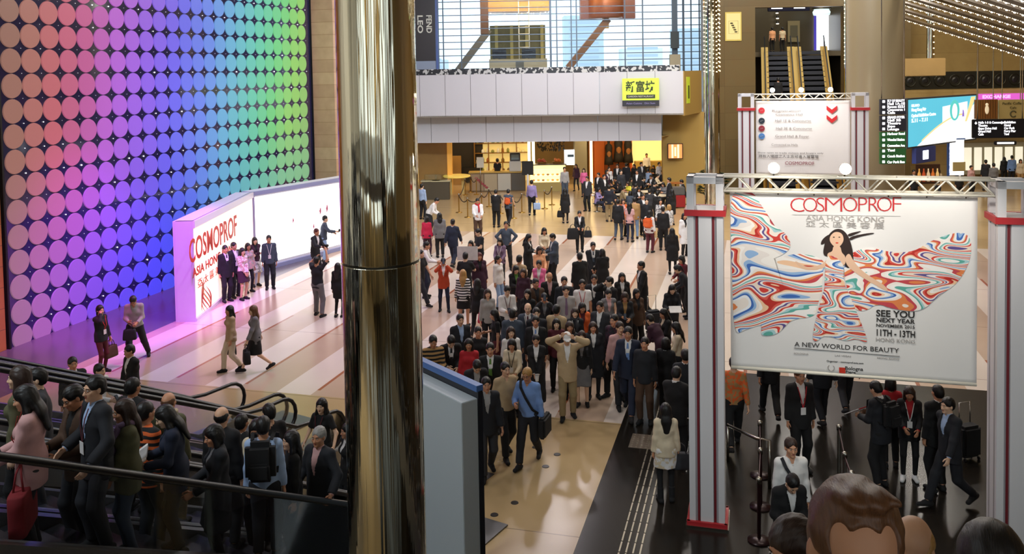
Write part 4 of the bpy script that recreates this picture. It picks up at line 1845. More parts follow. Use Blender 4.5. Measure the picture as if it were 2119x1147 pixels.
# the banner of the big gate, hung from its truss
bn = thing('show_banner', 'large printed banner with a woman in a swirling rainbow dress and red title letters', 'banner', tuple(G1), G1R)
BX0, BX1, BZ0, BZ1 = .36, 3.76, 2.42, 5.13
CLOTHW = mat('banner_cloth', 'e2dfdc', .7, noise=.05, nscale=1.2)
banner_cloth(bn, BX0, BX1, BZ0, BZ1, CLOTHW, sag=.03, name='cloth')
B = MB()
B.tube([(BX0, .0, BZ0 + .01), (BX1, .0, BZ0 + .01)], .028, 8)
B.build('bottom_pole', PALE, bn)


def bz(px, py):
    """place of a banner detail noted on a 1235 x 900 layout of the banner"""
    u = (px - 245) / 1235
    v = (py - 118 - 32 * u) / (902 + 63 * u)
    return BX0 + (BX1 - BX0) * u, BZ1 - (BZ1 - BZ0) * v


def flat_print(parent, pts, m, y, name, smooth=3):
    P = [np.array(bz(*p)) for p in pts]
    for _ in range(smooth):
        Q = []
        for i in range(len(P)):
            a, b = P[i], P[(i + 1) % len(P)]
            Q += [a * .75 + b * .25, a * .25 + b * .75]
        P = Q
    bm = bmesh.new()
    vs = [bm.verts.new((p[0], y, p[1])) for p in P]
    f = bm.faces.new(vs)
    bmesh.ops.triangulate(bm, faces=[f])
    bmesh.ops.solidify(bm, geom=list(bm.faces), thickness=.0015)
    me = bpy.data.meshes.new(name)
    bm.to_mesh(me)
    bm.free()
    me.materials.append(m)
    o = bpy.data.objects.new(name, me)
    C.objects.link(o)
    o.parent = parent
    return o


def swirl_mat(name, scale, seed, dist, rot=.5):
    m = mat(name, (.8, .3, .2), .65)
    N = NT(m)
    tc = N.n('ShaderNodeTexCoord')
    mp = N.n('ShaderNodeMapping')
    mp.inputs['Location'].default_value = (seed, 0, seed * .7)
    mp.inputs['Scale'].default_value = (.62, 0, 1.55)
    mp.inputs['Rotation'].default_value = (0, rot, 0)
    N.l(tc.outputs['Object'], mp.inputs['Vector'])
    nz = N.n('ShaderNodeTexNoise', Scale=scale, Detail=1.2, Distortion=dist)
    N.l(mp.outputs[0], nz.inputs['Vector'])
    w = N.math('FRACT', N.math('MULTIPLY', nz.outputs[0], 5.2))
    cr = N.n('ShaderNodeValToRGB')
    cols = ['ece4de', 'd8584a', 'b8281f', 'ecc09a', 'efe9e2', 'e6ddd6', '8fb0d6', '3a66b0', 'e8eaec', 'eadfd4', 'de8048', 'c0434c', 'efe6dc', 'f0ece8', '5aa79a', 'a8ccd0', 'efe2d6', 'cf3a30', 'e8d4c4', '5a4a8a']
    r = cr.color_ramp
    r.interpolation = 'CONSTANT'
    while len(r.elements) < len(cols):
        r.elements.new(.5)
    for i, c in enumerate(cols):
        r.elements[i].position = i / len(cols)
        r.elements[i].color = rgb(c)
    N.l(w, cr.inputs[0])
    N.l(cr.outputs[0], N.b.inputs['Base Color'])
    return m


SW1, SW2, SW3 = swirl_mat('swirl_print_a', 1.2, 3.1, .7, .35), swirl_mat('swirl_print_b', 1.5, 7.7, .7, -.35), swirl_mat('swirl_print_c', 1.9, 1.3, .5, 1.3)
LW = [(246, 119), (320, 118), (375, 122), (420, 205), (480, 300), (530, 320), (570, 385), (545, 430), (450, 470), (560, 438), (640, 436), (735, 465), (740, 520), (690, 560), (735, 600), (700, 700), (690, 760), (560, 770), (500, 850), (395, 858), (430, 790), (330, 820), (262, 852), (256, 600), (250, 400)]
RW = [(830, 500), (870, 430), (960, 402), (1060, 430), (1180, 430), (1260, 370), (1400, 322), (1452, 360), (1450, 470), (1390, 590), (1300, 650), (1215, 738), (1080, 722), (1000, 690), (940, 735), (880, 720), (850, 620)]
DR = [(752, 440), (800, 455), (838, 500), (828, 570), (860, 640), (900, 740), (965, 905), (900, 870), (850, 885), (790, 868), (740, 850), (690, 890), (672, 870), (700, 730), (745, 590), (738, 500)]
flat_print(bn, LW, SW1, -.012, 'left_swirl', 2)
flat_print(bn, RW, SW2, -.012, 'right_swirl', 2)
SKINP = mat('printed_skin', 'e0b89a', .6)
HAIRP = mat('printed_hair', '2a1812', .6)
wm = thing('printed_woman', None, None)
wm.parent = bn
flat_print(wm, [(790, 308), (830, 312), (860, 350), (880, 420), (885, 500), (850, 515), (830, 480), (770, 450), (728, 448), (735, 390), (755, 340)], HAIRP, -.0145, 'hair')
for a in ([(860, 350), (960, 330), (1000, 332), (900, 352), (865, 372)], [(770, 330), (725, 360), (715, 395), (745, 380)], [(850, 335), (930, 318), (905, 332), (860, 352)]):
    flat_print(wm, a, HAIRP, -.0150, 'hair_strand')
flat_print(wm, [(765, 345), (790, 322), (825, 330), (836, 365), (820, 395), (797, 408), (775, 390), (762, 368)], SKINP, -.0165, 'face')
flat_print(wm, [(780, 395), (818, 395), (822, 430), (845, 450), (840, 505), (790, 470), (750, 455), (752, 432), (778, 425)], SKINP, -.0160, 'neck')
flat_print(wm, [(752, 448), (740, 480), (700, 498), (640, 505), (590, 470), (585, 480), (630, 520), (700, 518), (755, 500)], SKINP, -.0160, 'arm')
flat_print(wm, [(838, 455), (862, 430), (880, 470), (920, 520), (975, 560), (1040, 600), (1060, 635), (1030, 620), (960, 580), (900, 540), (850, 500)], SKINP, -.0160, 'arm')
flat_print(wm, DR, SW3, -.0175, 'dress', 2)
for ex in (784, 812):
    flat_print(wm, [(ex - 7, 352), (ex, 348), (ex + 7, 352), (ex, 355)], HAIRP, -.018, 'eye')
flat_print(wm, [(790, 380), (800, 377), (810, 380), (800, 386)], REDL, -.018, 'lips')
INKM = mat('black_print', '2a2726', .6)
GREYP = mat('grey_print', 'a6a09c', .6)


def bt(s, px, py, h, w, m, bold=0.0):
    x, z = bz(px, py)
    text(bn, s, (x, -.014, z), h, m, fit=w * (BX1 - BX0) / 1235, bold=bold, thick=.0015)


BRED = mat('banner_red', 'c41f24', .6)
for ch, cx, wd in zip('COSMOPROF', (598, 664, 716, 783, 866, 926, 980, 1036, 1094), (72, 72, 42, 86, 72, 44, 48, 72, 42)):
    bt(ch, cx, 190, .315, wd, BRED, -.006)
B = MB()
for (xa, ya, xb, yb, m_) in ((570, 236, 1115, 246, 0), (580, 918, 1112, 964, 1)):
    a, b = bz(xa, ya), bz(xb, yb)
    B.cur = m_
    B.bar((a[0], -.014, a[1]), (b[0], -.014, b[1]), .002, .006 + .006 * m_, (0, 1, 0))
B.build('rule', [GREYP, INKM], bn)
bt('ASIA HONG KONG', 840, 260, .115, 392, GREYP)
bt('亞 太 區 美 容 展', 838, 292, .10, 392, GREYP)
bt('SEE YOU', 1090, 748, .135, 188, INKM, .003)
bt('NEXT YEAR', 1090, 782, .088, 188, INKM, .002)
bt('NOVEMBER 2015', 1090, 810, .066, 188, INKM, .001)
bt('11TH - 13TH', 1090, 848, .135, 188, INKM, .003)
bt('HONG KONG', 1090, 884, .082, 190, GREYP)
bt('A NEW WORLD FOR BEAUTY', 845, 918, .100, 526, INKM)
for px, w in ((616, 75), (830, 82), (1055, 108)):
    bt(('BOLOGNA', 'LAS VEGAS', 'HONG KONG')[0 if px < 700 else 1 if px < 900 else 2], px, 948 + (px - 600) * .06, .035, w, GREYP)
bt('Organiser - cosmoprof-asia.com', 840, 994, .04, 185, INKM)
bt('Bologna', 885, 1028, .075, 90, INKM, .001)
bt('Fiere', 868, 1046, .06, 50, INKM, .001)
B = MB()
a, b = bz(810, 1020), bz(842, 1052)
B.box(((a[0] + b[0]) / 2, -.013, (a[1] + b[1]) / 2), (b[0] - a[0], .003, a[1] - b[1]))
B.build('logo', REDL, bn)
a = bz(770, 1022)
B = MB()
B.tube([(a[0] + .045 * math.cos(t_), -.013, a[1] + .045 * math.sin(t_)) for t_ in np.linspace(2.2, 7.2, 16)], .006, 5)
B.build('logo_ring', GREYP, bn)

for k, px in enumerate((1608, 1751)):
    x = (1.0, 2.0)[k]
    gate_lamp(x, -.02, 5.42, G1R, G1, ('left', 'right')[k] + ' floodlight on the truss above the big colourful banner', 0, (x, -1, 4), size=.1)
fdir = V3(HP[1], -HP[0], 0)
for x in (1.0, 3.0):
    p = G1 + HP * x + fdir * 1.5 + V3(0, 0, 5.9)
    lamp('banner_spot', 'SPOT', tuple(p), 150, (1, .93, .84), .1, aim=tuple(G1 + HP * (x + .06) + V3(0, 0, 4.0)), spot=95, blend=.7)

# second, smaller-looking gate farther back
g2a, g2b = at(1544, 205, 30.4), at(1779, 205, 29.3)
G2 = V3(g2a[0], g2a[1], 0)
d = V3(g2b[0] - g2a[0], g2b[1] - g2a[1], 0)
G2R, W2 = math.atan2(d[1], d[0]), float(np.linalg.norm(d))
gate2 = thing('banner_gate', 'farther white truss gate standing in front of the round beige column', 'gate', tuple(G2), G2R)
gate_tower(gate2, 0, 6.12)
gate_tower(gate2, W2, 6.12)
gate_truss(gate2, .27, W2 - .27, 5.92, h=.17)
b2n = thing('directory_banner', 'white cloth banner listing halls with red arrows pointing down', 'banner', tuple(G2), G2R)
X0, X1, Z0, Z1 = .32, W2 - .30, 3.30, 5.86
banner_cloth(b2n, X0, X1, Z0, Z1, CLOTHW, sag=.09, name='cloth')


def b2(u, v):
    return X0 + (X1 - X0) * u, Z1 - (Z1 - Z0) * v


for (cv, c, s) in ((.13, 'c8323a', 1), (.27, '23303a', 2), (.375, '8a2a34', 3), (.48, '4a7ab4', 4)):
    x, z = b2(.065, cv)
    B = MB()
    B.tube([(x, -.045, z), (x, -.04, z)], .105, 24)
    t = B.build('hall_badge', mat('badge ' + c, c, .5), b2n)
    B = MB()
    B.bar((x - .05, -.052, z - .02), (x + .05, -.052, z + .02), .004, .025, (0, 1, 0))
    B.build('badge_mark', CLOTHW, t)
for s, u, v, w, h in (('Registration', .33, .135, .30, .10), ('Cosmetics Hall', .36, .185, .29, .10), ('Hall 1E & Concourse', .40, .27, .38, .12), ('Hall 3E & Concourse', .41, .375, .38, .12), ('Grand Hall & Foyer', .39, .48, .36, .12), ('Connected to Halls', .31, .595, .28, .10), ('Show open to trade visitors and buyers only', .37, .705, .70, .07), ('持有入場證之人士方可進入展覽場', .35, .755, .64, .12)):
    x, z = b2(u, v)
    text(b2n, s, (x, -.05, z), h, mat('banner_dim_ink', '7d7672', .6) if v < .7 else INKM, fit=w * (X1 - X0), thick=.002)
x, z = b2(.47, .845)
text(b2n, 'COSMOPROF', (x, -.05, z), .17, mat('banner_plum', '8a3a4a', .6), fit=.31 * (X1 - X0), thick=.002)
for v in (.075, .20):
    x, z = b2(.81, v)
    B = MB()
    w = .17
    B.poly([(x - w, -.05, z + .02), (x, -.05, z - .12), (x + w, -.05, z + .02), (x + w, -.05, z - .12), (x, -.05, z - .26), (x - w, -.05, z - .12)], (0, .004, 0))
    B.build('arrow', BRED, b2n)
for k in range(7):
    x, z = b2(.42 + .02 * k, .90 + .012 * abs(k - 3))
    a = math.radians(-50 + 16.6 * k)
    B = MB()
    B.bar((x, -.05, z), (x + .12 * math.sin(a), -.05, z - .12 * math.cos(a)), .002, .006, (0, 1, 0))
    B.build('logo_ray', GREYP, b2n)
for k, px in enumerate((1600, 1660, 1720)):
    x = (px - 1544) / 235 * W2
    gate_lamp(x, -.02, 6.14, G2R, G2, ('left', 'middle', 'right')[k] + ' floodlight on top of the farther white gate', 0, (x, -1, 5), size=.1)
f2 = V3(math.sin(G2R), -math.cos(G2R), 0)
p = G2 + V3(math.cos(G2R), math.sin(G2R), 0) * W2 / 2 + f2 * 1.6 + V3(0, 0, 6.7)
lamp('banner_spot', 'SPOT', tuple(p), 190, (1, .94, .86), .1, aim=(p[0] - f2[0] * 1.6, p[1] - f2[1] * 1.6, 5.2), spot=110, blend=.7)

# ------------------------------------------------------------------ upstairs: escalators in the stone hall
q = at(1583, 112, SY + 4.4)
GOLDM = mat('brass_balustrade', 'b98f45', .22, metal=.9)
for k, (pxa, lab) in enumerate(((1582, 'left escalator in the stone hall, brass sided, two people riding up'), (1650, 'right escalator in the stone hall with empty dark steps'))):
    top = at(pxa, 112, SY + 5.6)
    run = 12.6
    bs = V3(top[0], top[1], 0) - HV * run
    e = escalator('e', lab, 0, 1.55, 0, run, slope=8.0 / run, base=V3(bs[0], bs[1], 0), axis=HV, cross=HP, colour=GOLDM, glassm=GOLDM, steps=26, railm=RUBBER, sw=.42)
t = thing('lit_totem', 'white glowing panel at the top of the stone escalator hall', 'light panel', (at(1702, 70, SY + 8.9)[0], SY + 8.8, 8.02))
B = MB()
B.box((0, 0, 1.25), (.86, .05, 2.3))
B.build('face', mat('white_glow', (.9, .95, 1), .4, emit=2.2), t)
B = MB()
B.box((-.52, .0, 1.25), (.16, .06, 2.3))
B.build('blue_edge', mat('blue_glow', (.08, .06, .5), .4, emit=.5), t)
q = at(1700, 25, SY + 7)
t = thing('dome_light', 'round bluish white dome light under the ceiling of the stone hall', 'lamp', (q[0], q[1], q[2]))
B = MB()
B.lathe((0, 0, -.2), [(.5, 0), (.55, .2), (.45, .38)], 24)
B.build('diffuser', mat('pale_aqua_glow', (.75, .95, .95), .4, emit=1.0), t)
B = MB()
B.lathe((0, 0, .18), [(.6, 0), (.6, .12)], 24)
B.build('rim', STEEL, t)
q = at(1632, 17, SY + 3)
t = thing('hanging_sign', 'dark blue hanging sign with white panels above the stone hall escalators', 'sign', tuple(q))
B = MB()
B.rbox((0, 0, 0), (2.5, .12, .36), .02)
B.build('board', mat('sign_navy', '151a3a', .4), t)
for x in (-.72, .62):
    B = MB()
    B.box((x, -.07, .05), (.66, .01, .16))
    B.build('lit_panel', mat('white_glow', (.9, .95, 1), .4, emit=2.2), t)
for x in (-1, 1):
    B = MB()
    B.cyl((x, 0, .18), .02, 2.5, 8)
    B.build('rod', STEEL, t)
q = at(1650, 65, SY + 9)
t = thing('framed_notice', 'dim framed notice on the back wall of the stone escalator hall', 'poster', (at(1643, 65, SY + 8.9)[0], SY + 8.95, q[2]))
B = MB()
B.box((0, 0, 0), (.8, .06, 1.4))
B.build('panel', mat('dim_notice', '8a7c5a', .5), t)
B = MB()
B.box((0, -.035, 0), (.5, .01, .8))
B.build('print', mat('dim_print', '5d5642', .5), t)
for k, px in enumerate((1608, 1609, 1609)):
    q = at(px, 28 + 11 * k, SY + 8.6)
    t = thing('downlight', ('topmost', 'middle', 'lowest')[k] + ' of three small spots hanging in the dark stone hall', 'lamp', tuple(q))
    B = MB()
    B.lathe((0, 0, 0), [(.09, 0), (.09, .05)], 12)
    B.build('lens', BULBW, t)
    B = MB()
    B.lathe((0, 0, .05), [(.10, 0), (.07, .14)], 12)
    B.build('housing', BLACKM, t)
q = at(1517, 55, SY)
t = thing('wall_poster', 'yellow lit poster with a dark square drawing on the stone wall', 'poster', (q[0], SY - .03, q[2]))
B = MB()
B.rbox((0, 0, 0), (.92, .06, 1.62), .01)
B.build('frame', mat('pale_yellow_frame', 'c8b45c', .4), t)
B = MB()
B.box((0, -.035, 0), (.78, .01, 1.46))
B.build('sheet', mat('lit_yellow_sheet', (.62, .52, .22), .5, emit=.25), t)
B = MB()
for a, b, w in (((-.26, .32), (.26, .32), .03), ((-.26, -.40), (.26, -.40), .03), ((-.26, .32), (-.26, -.40), .03), ((.26, .32), (.26, -.40), .03)):
    B.bar((a[0], -.042, a[1]), (b[0], -.042, b[1]), .003, w, (0, 1, 0))
for k in range(5):
    B.ball((-.1 + .06 * k, -.042, .18 - .12 * k), (.09, .004, .05), 8, 5)
B.build('drawing', mat('dark_olive_print', '4a4526', .6), t)

# ------------------------------------------------------------------ signs on the right
q = at(1847, 272, 31.0)
t = thing('directory_board', 'tall hanging directory board, slate above and green below, beside the round column', 'sign', (q[0], q[1], 0))
zt_, zb_ = at(1847, 204, 31.0)[2], at(1847, 340, 31.0)[2]
hh = (zt_ - zb_) / 4
LITTXT = mat('lit_letters', (.95, .95, 1), .4, emit=1.4)
for k, (c, lines) in enumerate((('2a2b33', ('FLY OF BEAUTY', 'Hall 1A-1E', 'Room S221', 'Concourse 1', 'Cafe')), ('2a2b33', ('GRAND FOYER', 'Hall 3B', 'Theatre', 'Expo', 'Lounge')), ('2f6a38', ('Harbour Road', 'Wanchai Station', 'Convention Ave')), ('2f6a38', ('Taxi', 'Coach Station', 'Car Park Bus')))):
    zc = zt_ - hh * (k + .5)
    B = MB()
    B.rbox((0, 0, zc), (.92, .14, hh - .03), .01)
    p = B.build('panel', mat('board ' + c, c, .4), t)
    n = len(lines)
    for i, s in enumerate(lines):
        z = zc + hh * (.36 - .72 * i / max(1, n - 1))
        text(p, s, (-.22, -.075, z), .12, LITTXT, align='LEFT', bold=.004, fit=min(.62, .068 * len(s)))
    for i in range(3):
        B = MB()
        B.box((-.35, -.075, zc + hh * (.33 - .33 * i)), (.09, .01, .09))
        B.build('pictogram', LITTXT, p)
for x in (-.4, .4):
    B = MB()
    B.cyl((x, 0, zt_), .02, 14 - zt_, 8)
    B.build('rod', STEEL, t)

s0_, s1_ = at(1880, 256, 40.0), at(2020, 241, 44.3)
SD = unit(V3(s1_[0] - s0_[0], s1_[1] - s0_[1], 0))
SR, SL = math.atan2(SD[1], SD[0]), float(np.linalg.norm((s1_ - s0_)[:2]))
zt2, zb2 = at(1880, 207, 40)[2], at(1880, 305, 40)[2]
sc = thing('video_screen', 'large glowing turquoise and white video screen behind the directory board', 'screen', (s0_[0], s0_[1], 0), SR)
B = MB()
B.box((SL / 2, .12, (zt2 + zb2) / 2), (SL + .15, .2, zt2 - zb2 + .15))
B.build('housing', mat('screen_grey', '3a3d40', .5), sc)
pic = thing('picture', None, None)
pic.parent = sc
glow = lambda n, c, e=1.1: mat(n, tuple(x * .3 for x in c), .4, emit=e, ecol=c)


def scr(u, v):
    return SL * u, zt2 - (zt2 - zb2) * v


def sp(name, pts, m, y):
    B = MB()
    B.poly([(scr(u, v)[0], y, scr(u, v)[1]) for u, v in pts], (0, .004, 0))
    return B.build(name, m, pic)


sp('blue_field', [(0, 1), (1, 1), (1, 0), (0, 0)], glow('screen_turquoise', (.10, .50, .66)), .012)
arc = [(.12 + .88 * (i / 14), 1 - .58 * math.sin(math.pi / 2 * min(1, i / 11)) + (0 if i < 12 else -.09 * (i - 11))) for i in range(15)]
sp('white_field', [(.12, 1), (1, 1)] + arc[::-1][:-1], glow('screen_white', (.95, .95, .93), 1.25), .006)
sp('white_block', [(.48, .62), (.86, .62), (.86, .12), (.48, .2)], glow('screen_white', (.95, .95, .93), 1.25), .004)
up_ = [(u, v) for u, v in arc[1:12]]
sp('gold_arc', up_ + [(u, v - .035) for u, v in up_[::-1]], glow('screen_gold', (.95, .72, .30), 1.0), .001)
sp('gold_stem', [(.82, .58), (.85, .58), (.99, .02), (.92, .02)], glow('screen_gold', (.95, .72, .30), 1.0), .0)
ov = [(.66 + .075 * math.cos(a), .30 + .235 * math.sin(a)) for a in np.linspace(0, 2 * math.pi, 25)[:-1]]
sp('oval', ov, glow('screen_teal', (.10, .55, .52)), -.002)
sp('oval_figure', [(.66 + .04 * math.cos(a), .32 + .17 * math.sin(a)) for a in np.linspace(0, 2 * math.pi, 25)[:-1]], glow('screen_white', (.95, .95, .93), 1.25), -.004)
sp('small_figure', [(.775, .46), (.81, .46), (.80, .32), (.785, .3)], glow('screen_violet', (.25, .15, .55)), -.002)
SCW = glow('screen_letters', (.9, .97, 1), 1.3)
for s, v, w, h in (('SILMO', .13, .11, .16), ('Hong Kong Fair', .22, .20, .2), ('Optical Exhibition Centre', .345, .34, .2), ('5.11 - 7.11', .45, .22, .24)):
    x, z = scr(.04, v)
    text(pic, s, (x, -.0, z), h, SCW, align='LEFT', fit=w * SL, bold=.008)

q = at(2082, 200, 46.5)
t = thing('led_band', 'narrow magenta glowing LED band above the wooden cafe sign', 'sign', (q[0], q[1], q[2]))
B = MB()
B.box((.3, 0, 0), (3.6, .1, .34))
B.build('face', glow('led_magenta', (.75, .12, .62), .9), t)
text(t, 'EXCHANGE', (-.55, -.06, 0), .24, glow('led_pink', (1, .5, .95), 1.2), fit=1.5, bold=.01)
q = at(2040, 226, 38.0)
t = thing('cafe_sign', 'brown slatted wooden cafe sign with small pale figure', 'sign', tuple(q))
B = MB()
B.box((0, 0, 0), (.98, .10, .84))
B.build('board', mat('sign_brown', '6a4420', .5), t)
B = MB()
for k in range(9):
    B.box((-.44 + k * .11, -.06, 0), (.075, .03, .82))
B.build('slats', mat('sign_wood', '8a5a28', .45), t)
B = MB()
B.ball((0, -.09, -.02), (.09, .02, .2), 10, 8)
B.ball((0, -.09, .2), (.07, .02, .07), 10, 6)
_e = B
B = MB()
for x in (-.35, .35):
    B.cyl((x, .06, .4), .02, 14 - q[2] - .4, 8)
B.build('rods', STEEL, t)
B = _e
B.build('emblem', mat('emblem_cream', (.9, .75, .5), .4, emit=.4), t)
q = at(2094, 226, 38.0)
t = thing('cafe_sign', 'cream sign with round dark coffee emblem at the right edge', 'sign', tuple(q))
B = MB()
B.rbox((.0, 0, 0), (1.18, .10, .84), .01)
B.build('board', mat('sign_cream', 'b8a468', .5), t)
B = MB()
for x in (-.4, .4):
    B.cyl((x, .06, .4), .02, 14 - q[2] - .4, 8)
B.build('rods', STEEL, t)
text(t, 'Pacific Coffee', (0, -.06, .25), .16, mat('dark_olive_print', '4a4526', .6), fit=.9)
text(t, 'Cafe', (.02, -.06, .06), .14, mat('dark_olive_print', '4a4526', .6), fit=.28)
B = MB()
B.tube([(.03 + .13 * math.cos(a), -.06, -.21 + .13 * math.sin(a)) for a in np.linspace(.5, 5.6, 18)], .028, 6)
B.build('emblem', mat('dark_olive_print', '4a4526', .6), t)
q = at(2066, 266, 34.0)
t = thing('direction_sign', 'wide black hanging direction sign with two columns of white words', 'sign', tuple(q), -.06)
B = MB()
B.rbox((.05, 0, 0), (2.1, .14, .74), .02)
bd = B.build('board', mat('board_black', '17171d', .35), t)
for x0, lines in ((-.80, ('Halls 1-3 & Concourse', 'Theatre', 'Expo Drive Hall', 'Grand Hall', 'Cafe')), (.18, ('Exhibition', 'Hotel', 'Car Park', 'Ferry Pier', 'Taxi'))):
    for i, s in enumerate(lines):
        text(bd, s, (x0, -.075, .24 - i * .115), .12, LITTXT, align='LEFT', bold=.004, wide=.9)
    B = MB()
    B.poly([(x0 - .14, -.075, .22), (x0 - .09, -.075, .29), (x0 - .04, -.075, .22), (x0 - .09, -.075, .17)], (0, .006, 0))
    B.build('arrow', LITTXT, bd)
for x in (-.8, .9):
    B = MB()
    B.cyl((x, 0, .35), .02, 14 - q[2] - .35, 8)
    B.build('rod', STEEL, t)
q = at(2080, 296, 42)
t = thing('small_sign', 'small black sign with a white lit line over the white niches', 'sign', tuple(q), -.1)
B = MB()
B.rbox((0, 0, 0), (1.05, .08, .2), .05)
B.build('board', mat('board_black', '17171d', .35), t)
B = MB()
B.box((0, -.045, 0), (.78, .01, .09))
B.build('lit_line', LITTXT, t)

# stall fronts below the signs
q = at(1912, 320, 41)
t = thing('blue_fascia', 'deep blue stall front with a small white lit square', 'sign', (q[0], q[1], q[2]), SR)
B = MB()
B.box((0, 0, 0), (1.9, .2, .72))
B.build('board', mat('stall_blue', '2f3f86', .4), t)
B = MB()
B.box((-.05, -.11, .0), (.5, .02, .42))
B.build('lit_square', mat('white_glow', (.9, .95, 1), .4, emit=2.2), t)
q = at(1920, 356, 42)
t = thing('bottle_poster', 'dark stall poster printed with orange and cream bottles', 'poster', (q[0], q[1], q[2] - .1))
B = MB()
B.box((0, 0, 0), (1.15, .08, .95))
B.build('panel', mat('poster_brown', '3a2014', .5), t)
for k, c in enumerate(('d8a050', 'b84a20', 'e0c8a0', 'c86a28', 'd8b878')):
    B = MB()
    B.lathe((-.44 + k * .22, -.05, -.35), [(.075, 0), (.08, .36), (.03, .5), (.03, .62)], 10)
    B.build('printed_bottle', mat('bottle ' + c, c, .4, emit=.35), t)
q = at(1979, 336, 43)
t = thing('lit_totem', 'upright white lit panel with blue edge beside the lit niches', 'light panel', (q[0], q[1], 1.6))
B = MB()
B.box((0, 0, .8), (.72, .06, 1.75))
B.build('face', mat('white_glow', (.9, .95, 1), .4, emit=2.2), t)
B = MB()
B.box((-.39, .02, .75), (.10, .1, 2.0))
B.box((0, .02, 1.72), (.86, .1, .06))
B.build('frame', mat('panel_blue', '3a5a9a', .4), t)
B = MB()
B.box((.10, -.06, .35), (.62, .05, .46))
B.build('notice', mat('notice_tan', 'a89868', .5), t)
zl, zh = at(2060, 352, 50.6)[2], at(2060, 305, 50.6)[2]
nich = thing('niche_cabinet', 'row of glowing cream niches along the far right wall', 'wall unit', (at(2058, 330, 50.6)[0], 50.6, 0))
B = MB()
B.box((0, .3, (zl + zh) / 2), (4.2, .3, zh - zl + .5))
B.build('back', mat('niche_grey', '9a947c', .5), nich)
for k in range(6):
    B = MB()
    B.box((-1.50 + k * .60, .12, (zl + zh) / 2), (.42, .06, zh - zl))
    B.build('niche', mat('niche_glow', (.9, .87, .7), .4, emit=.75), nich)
# dark band with round speakers
B = MB()
q0, q1 = at(1866, 168, 47.5), at(2135, 168, 47.5)
band = thing('speaker_band', 'long dark band with a row of round openings under the sloping light ceiling', 'wall band', (q0[0], 47.5, 0))
zc = q0[2]
B.box(((q1[0] - q0[0]) / 2, .3, zc), (q1[0] - q0[0], .4, .95))
B.build('band', mat('band_black', '15150f', .4), band)
for k in range(9):
    B = MB()
    x = .5 + k * .82
    B.tube([(x + .30 * math.cos(a), .08, zc + .30 * math.sin(a)) for a in np.linspace(0, 2 * math.pi, 21)[:-1]], .035, 6, closed=True)
    o = B.build('speaker', mat('speaker_rim', '2c2b22', .3, metal=.6), band)
    B = MB()
    B.lathe((0, 0, 0), [(.26, -.02), (.1, .05)], 16)
    m_ = B.build('speaker_cone', BLACKM, o)
    m_.location = (x, .12, zc)
    m_.rotation_euler = (math.pi / 2, 0, 0)
B = MB()
B.box(((q1[0] - q0[0]) / 2, .05, zc - .75), (q1[0] - q0[0], .9, .5))
tag(B.build('stone_ledge', BEIGE_STONE, loc=(q0[0], 47.5, 0)), 'pale stone ledge running below the dark speaker band', 'ledge')

# sloping ceiling of light strings, upper right
GREENL = mat('green_neon', (.15, .8, .12), .4, emit=1.3)
RIB = mat('dark_bronze_rib', '4a3a20', .35, metal=.4)
cnt = 0
ORD = ('lowest', 'second lowest', 'third lowest', 'fourth lowest', 'fifth lowest', 'sixth lowest', 'seventh lowest', 'eighth lowest', 'ninth lowest', 'tenth lowest', 'eleventh lowest', 'second topmost', 'topmost')
for k in range(13):
    Y0 = 38 - k * 1.8
    a, b = at(1868, 40 - k * 15, Y0 + 3), at(2150, 128 - k * 14.5, Y0 - 4)
    a, b = V3(*a), V3(*b)
    t = thing('light_rib', ORD[k] + ' sloping ceiling rib strung with small lights at upper right', 'ceiling light', tuple(a), 0, 'light ribs of the sloping ceiling')
    dv = b - a
    B = MB()
    B.bar((0, 0, .10), tuple(dv + V3(0, 0, .10)), .3, .10)
    B.build('rib', RIB, t)
    B = MB()
    n = 60
    for i in range(n):
        p = dv * (i + .5) / n
        B.ball((p[0], p[1], p[2] - .0), .018 + .026 * (i % 3 == 0), 5, 4)
        if i % 2:
            B.ball((p[0], p[1] - .22, p[2] + .06), .022, 5, 4)
    o = B.build('bulbs', BULBW, t)
    o['kind'] = 'stuff'
    if k in (2, 4, 5, 7, 9, 10):
        B = MB()
        B.tube([(0, -.21, .06), tuple(dv + V3(0, -.21, .06))], .035, 6)
        B.build('green_tube', GREENL, t)

# ------------------------------------------------------------------ cafe and upper floor furnishing
WOODO = mat('orange_wood', 'b8672a', .4)
CAFEY = 52.0
FL = lambda px, py: fl(px, py)


def simple(name, label, cat, loc, parts, rz=0.0, group=None):
    t = thing(name, label, cat, loc, rz, group)
    for nm, B, m in parts:
        B.build(nm, m, t)
    return t


def bx(*boxes, r=0):
    B = MB()
    for c, s in boxes:
        (B.rbox(c, s, r) if r else B.box(c, s))
    return B


# tan stone pier and orange edge at the cafe's left
q0, q1 = at(856, 340, 50.5), at(926, 340, 50.5)
struct(bx((((q0[0] + q1[0]) / 2, 50.9, 1.6), (q1[0] - q0[0], .6, 3.2))).build('wall_cafe_left', mat('tan_marble', 'a07a42', .3, noise=.25, nscale=1.2)))
struct(bx(((q1[0] + .12, 50.8, 1.6), (.26, .7, 3.2))).build('trim_orange', mat('lit_orange_edge', (.75, .36, .06), .4, emit=.35)))
q0, q1 = at(1190, 330, 53.5), at(1215, 330, 53.5)
struct(bx((((q0[0] + q1[0]) / 2, 54.2, 1.65), (q1[0] - q0[0], 1.2, 3.3))).build('wall_pillar', mat('grey_plaster', '9a9888', .6)))
struct(bx(((at(1224, 330, 53.4)[0], 53.6, 1.65), (.16, .12, 3.2))).build('trim_lit', mat('warm_strip', (1, .8, .4), .4, emit=2.5)))
q = FL(958, 393)
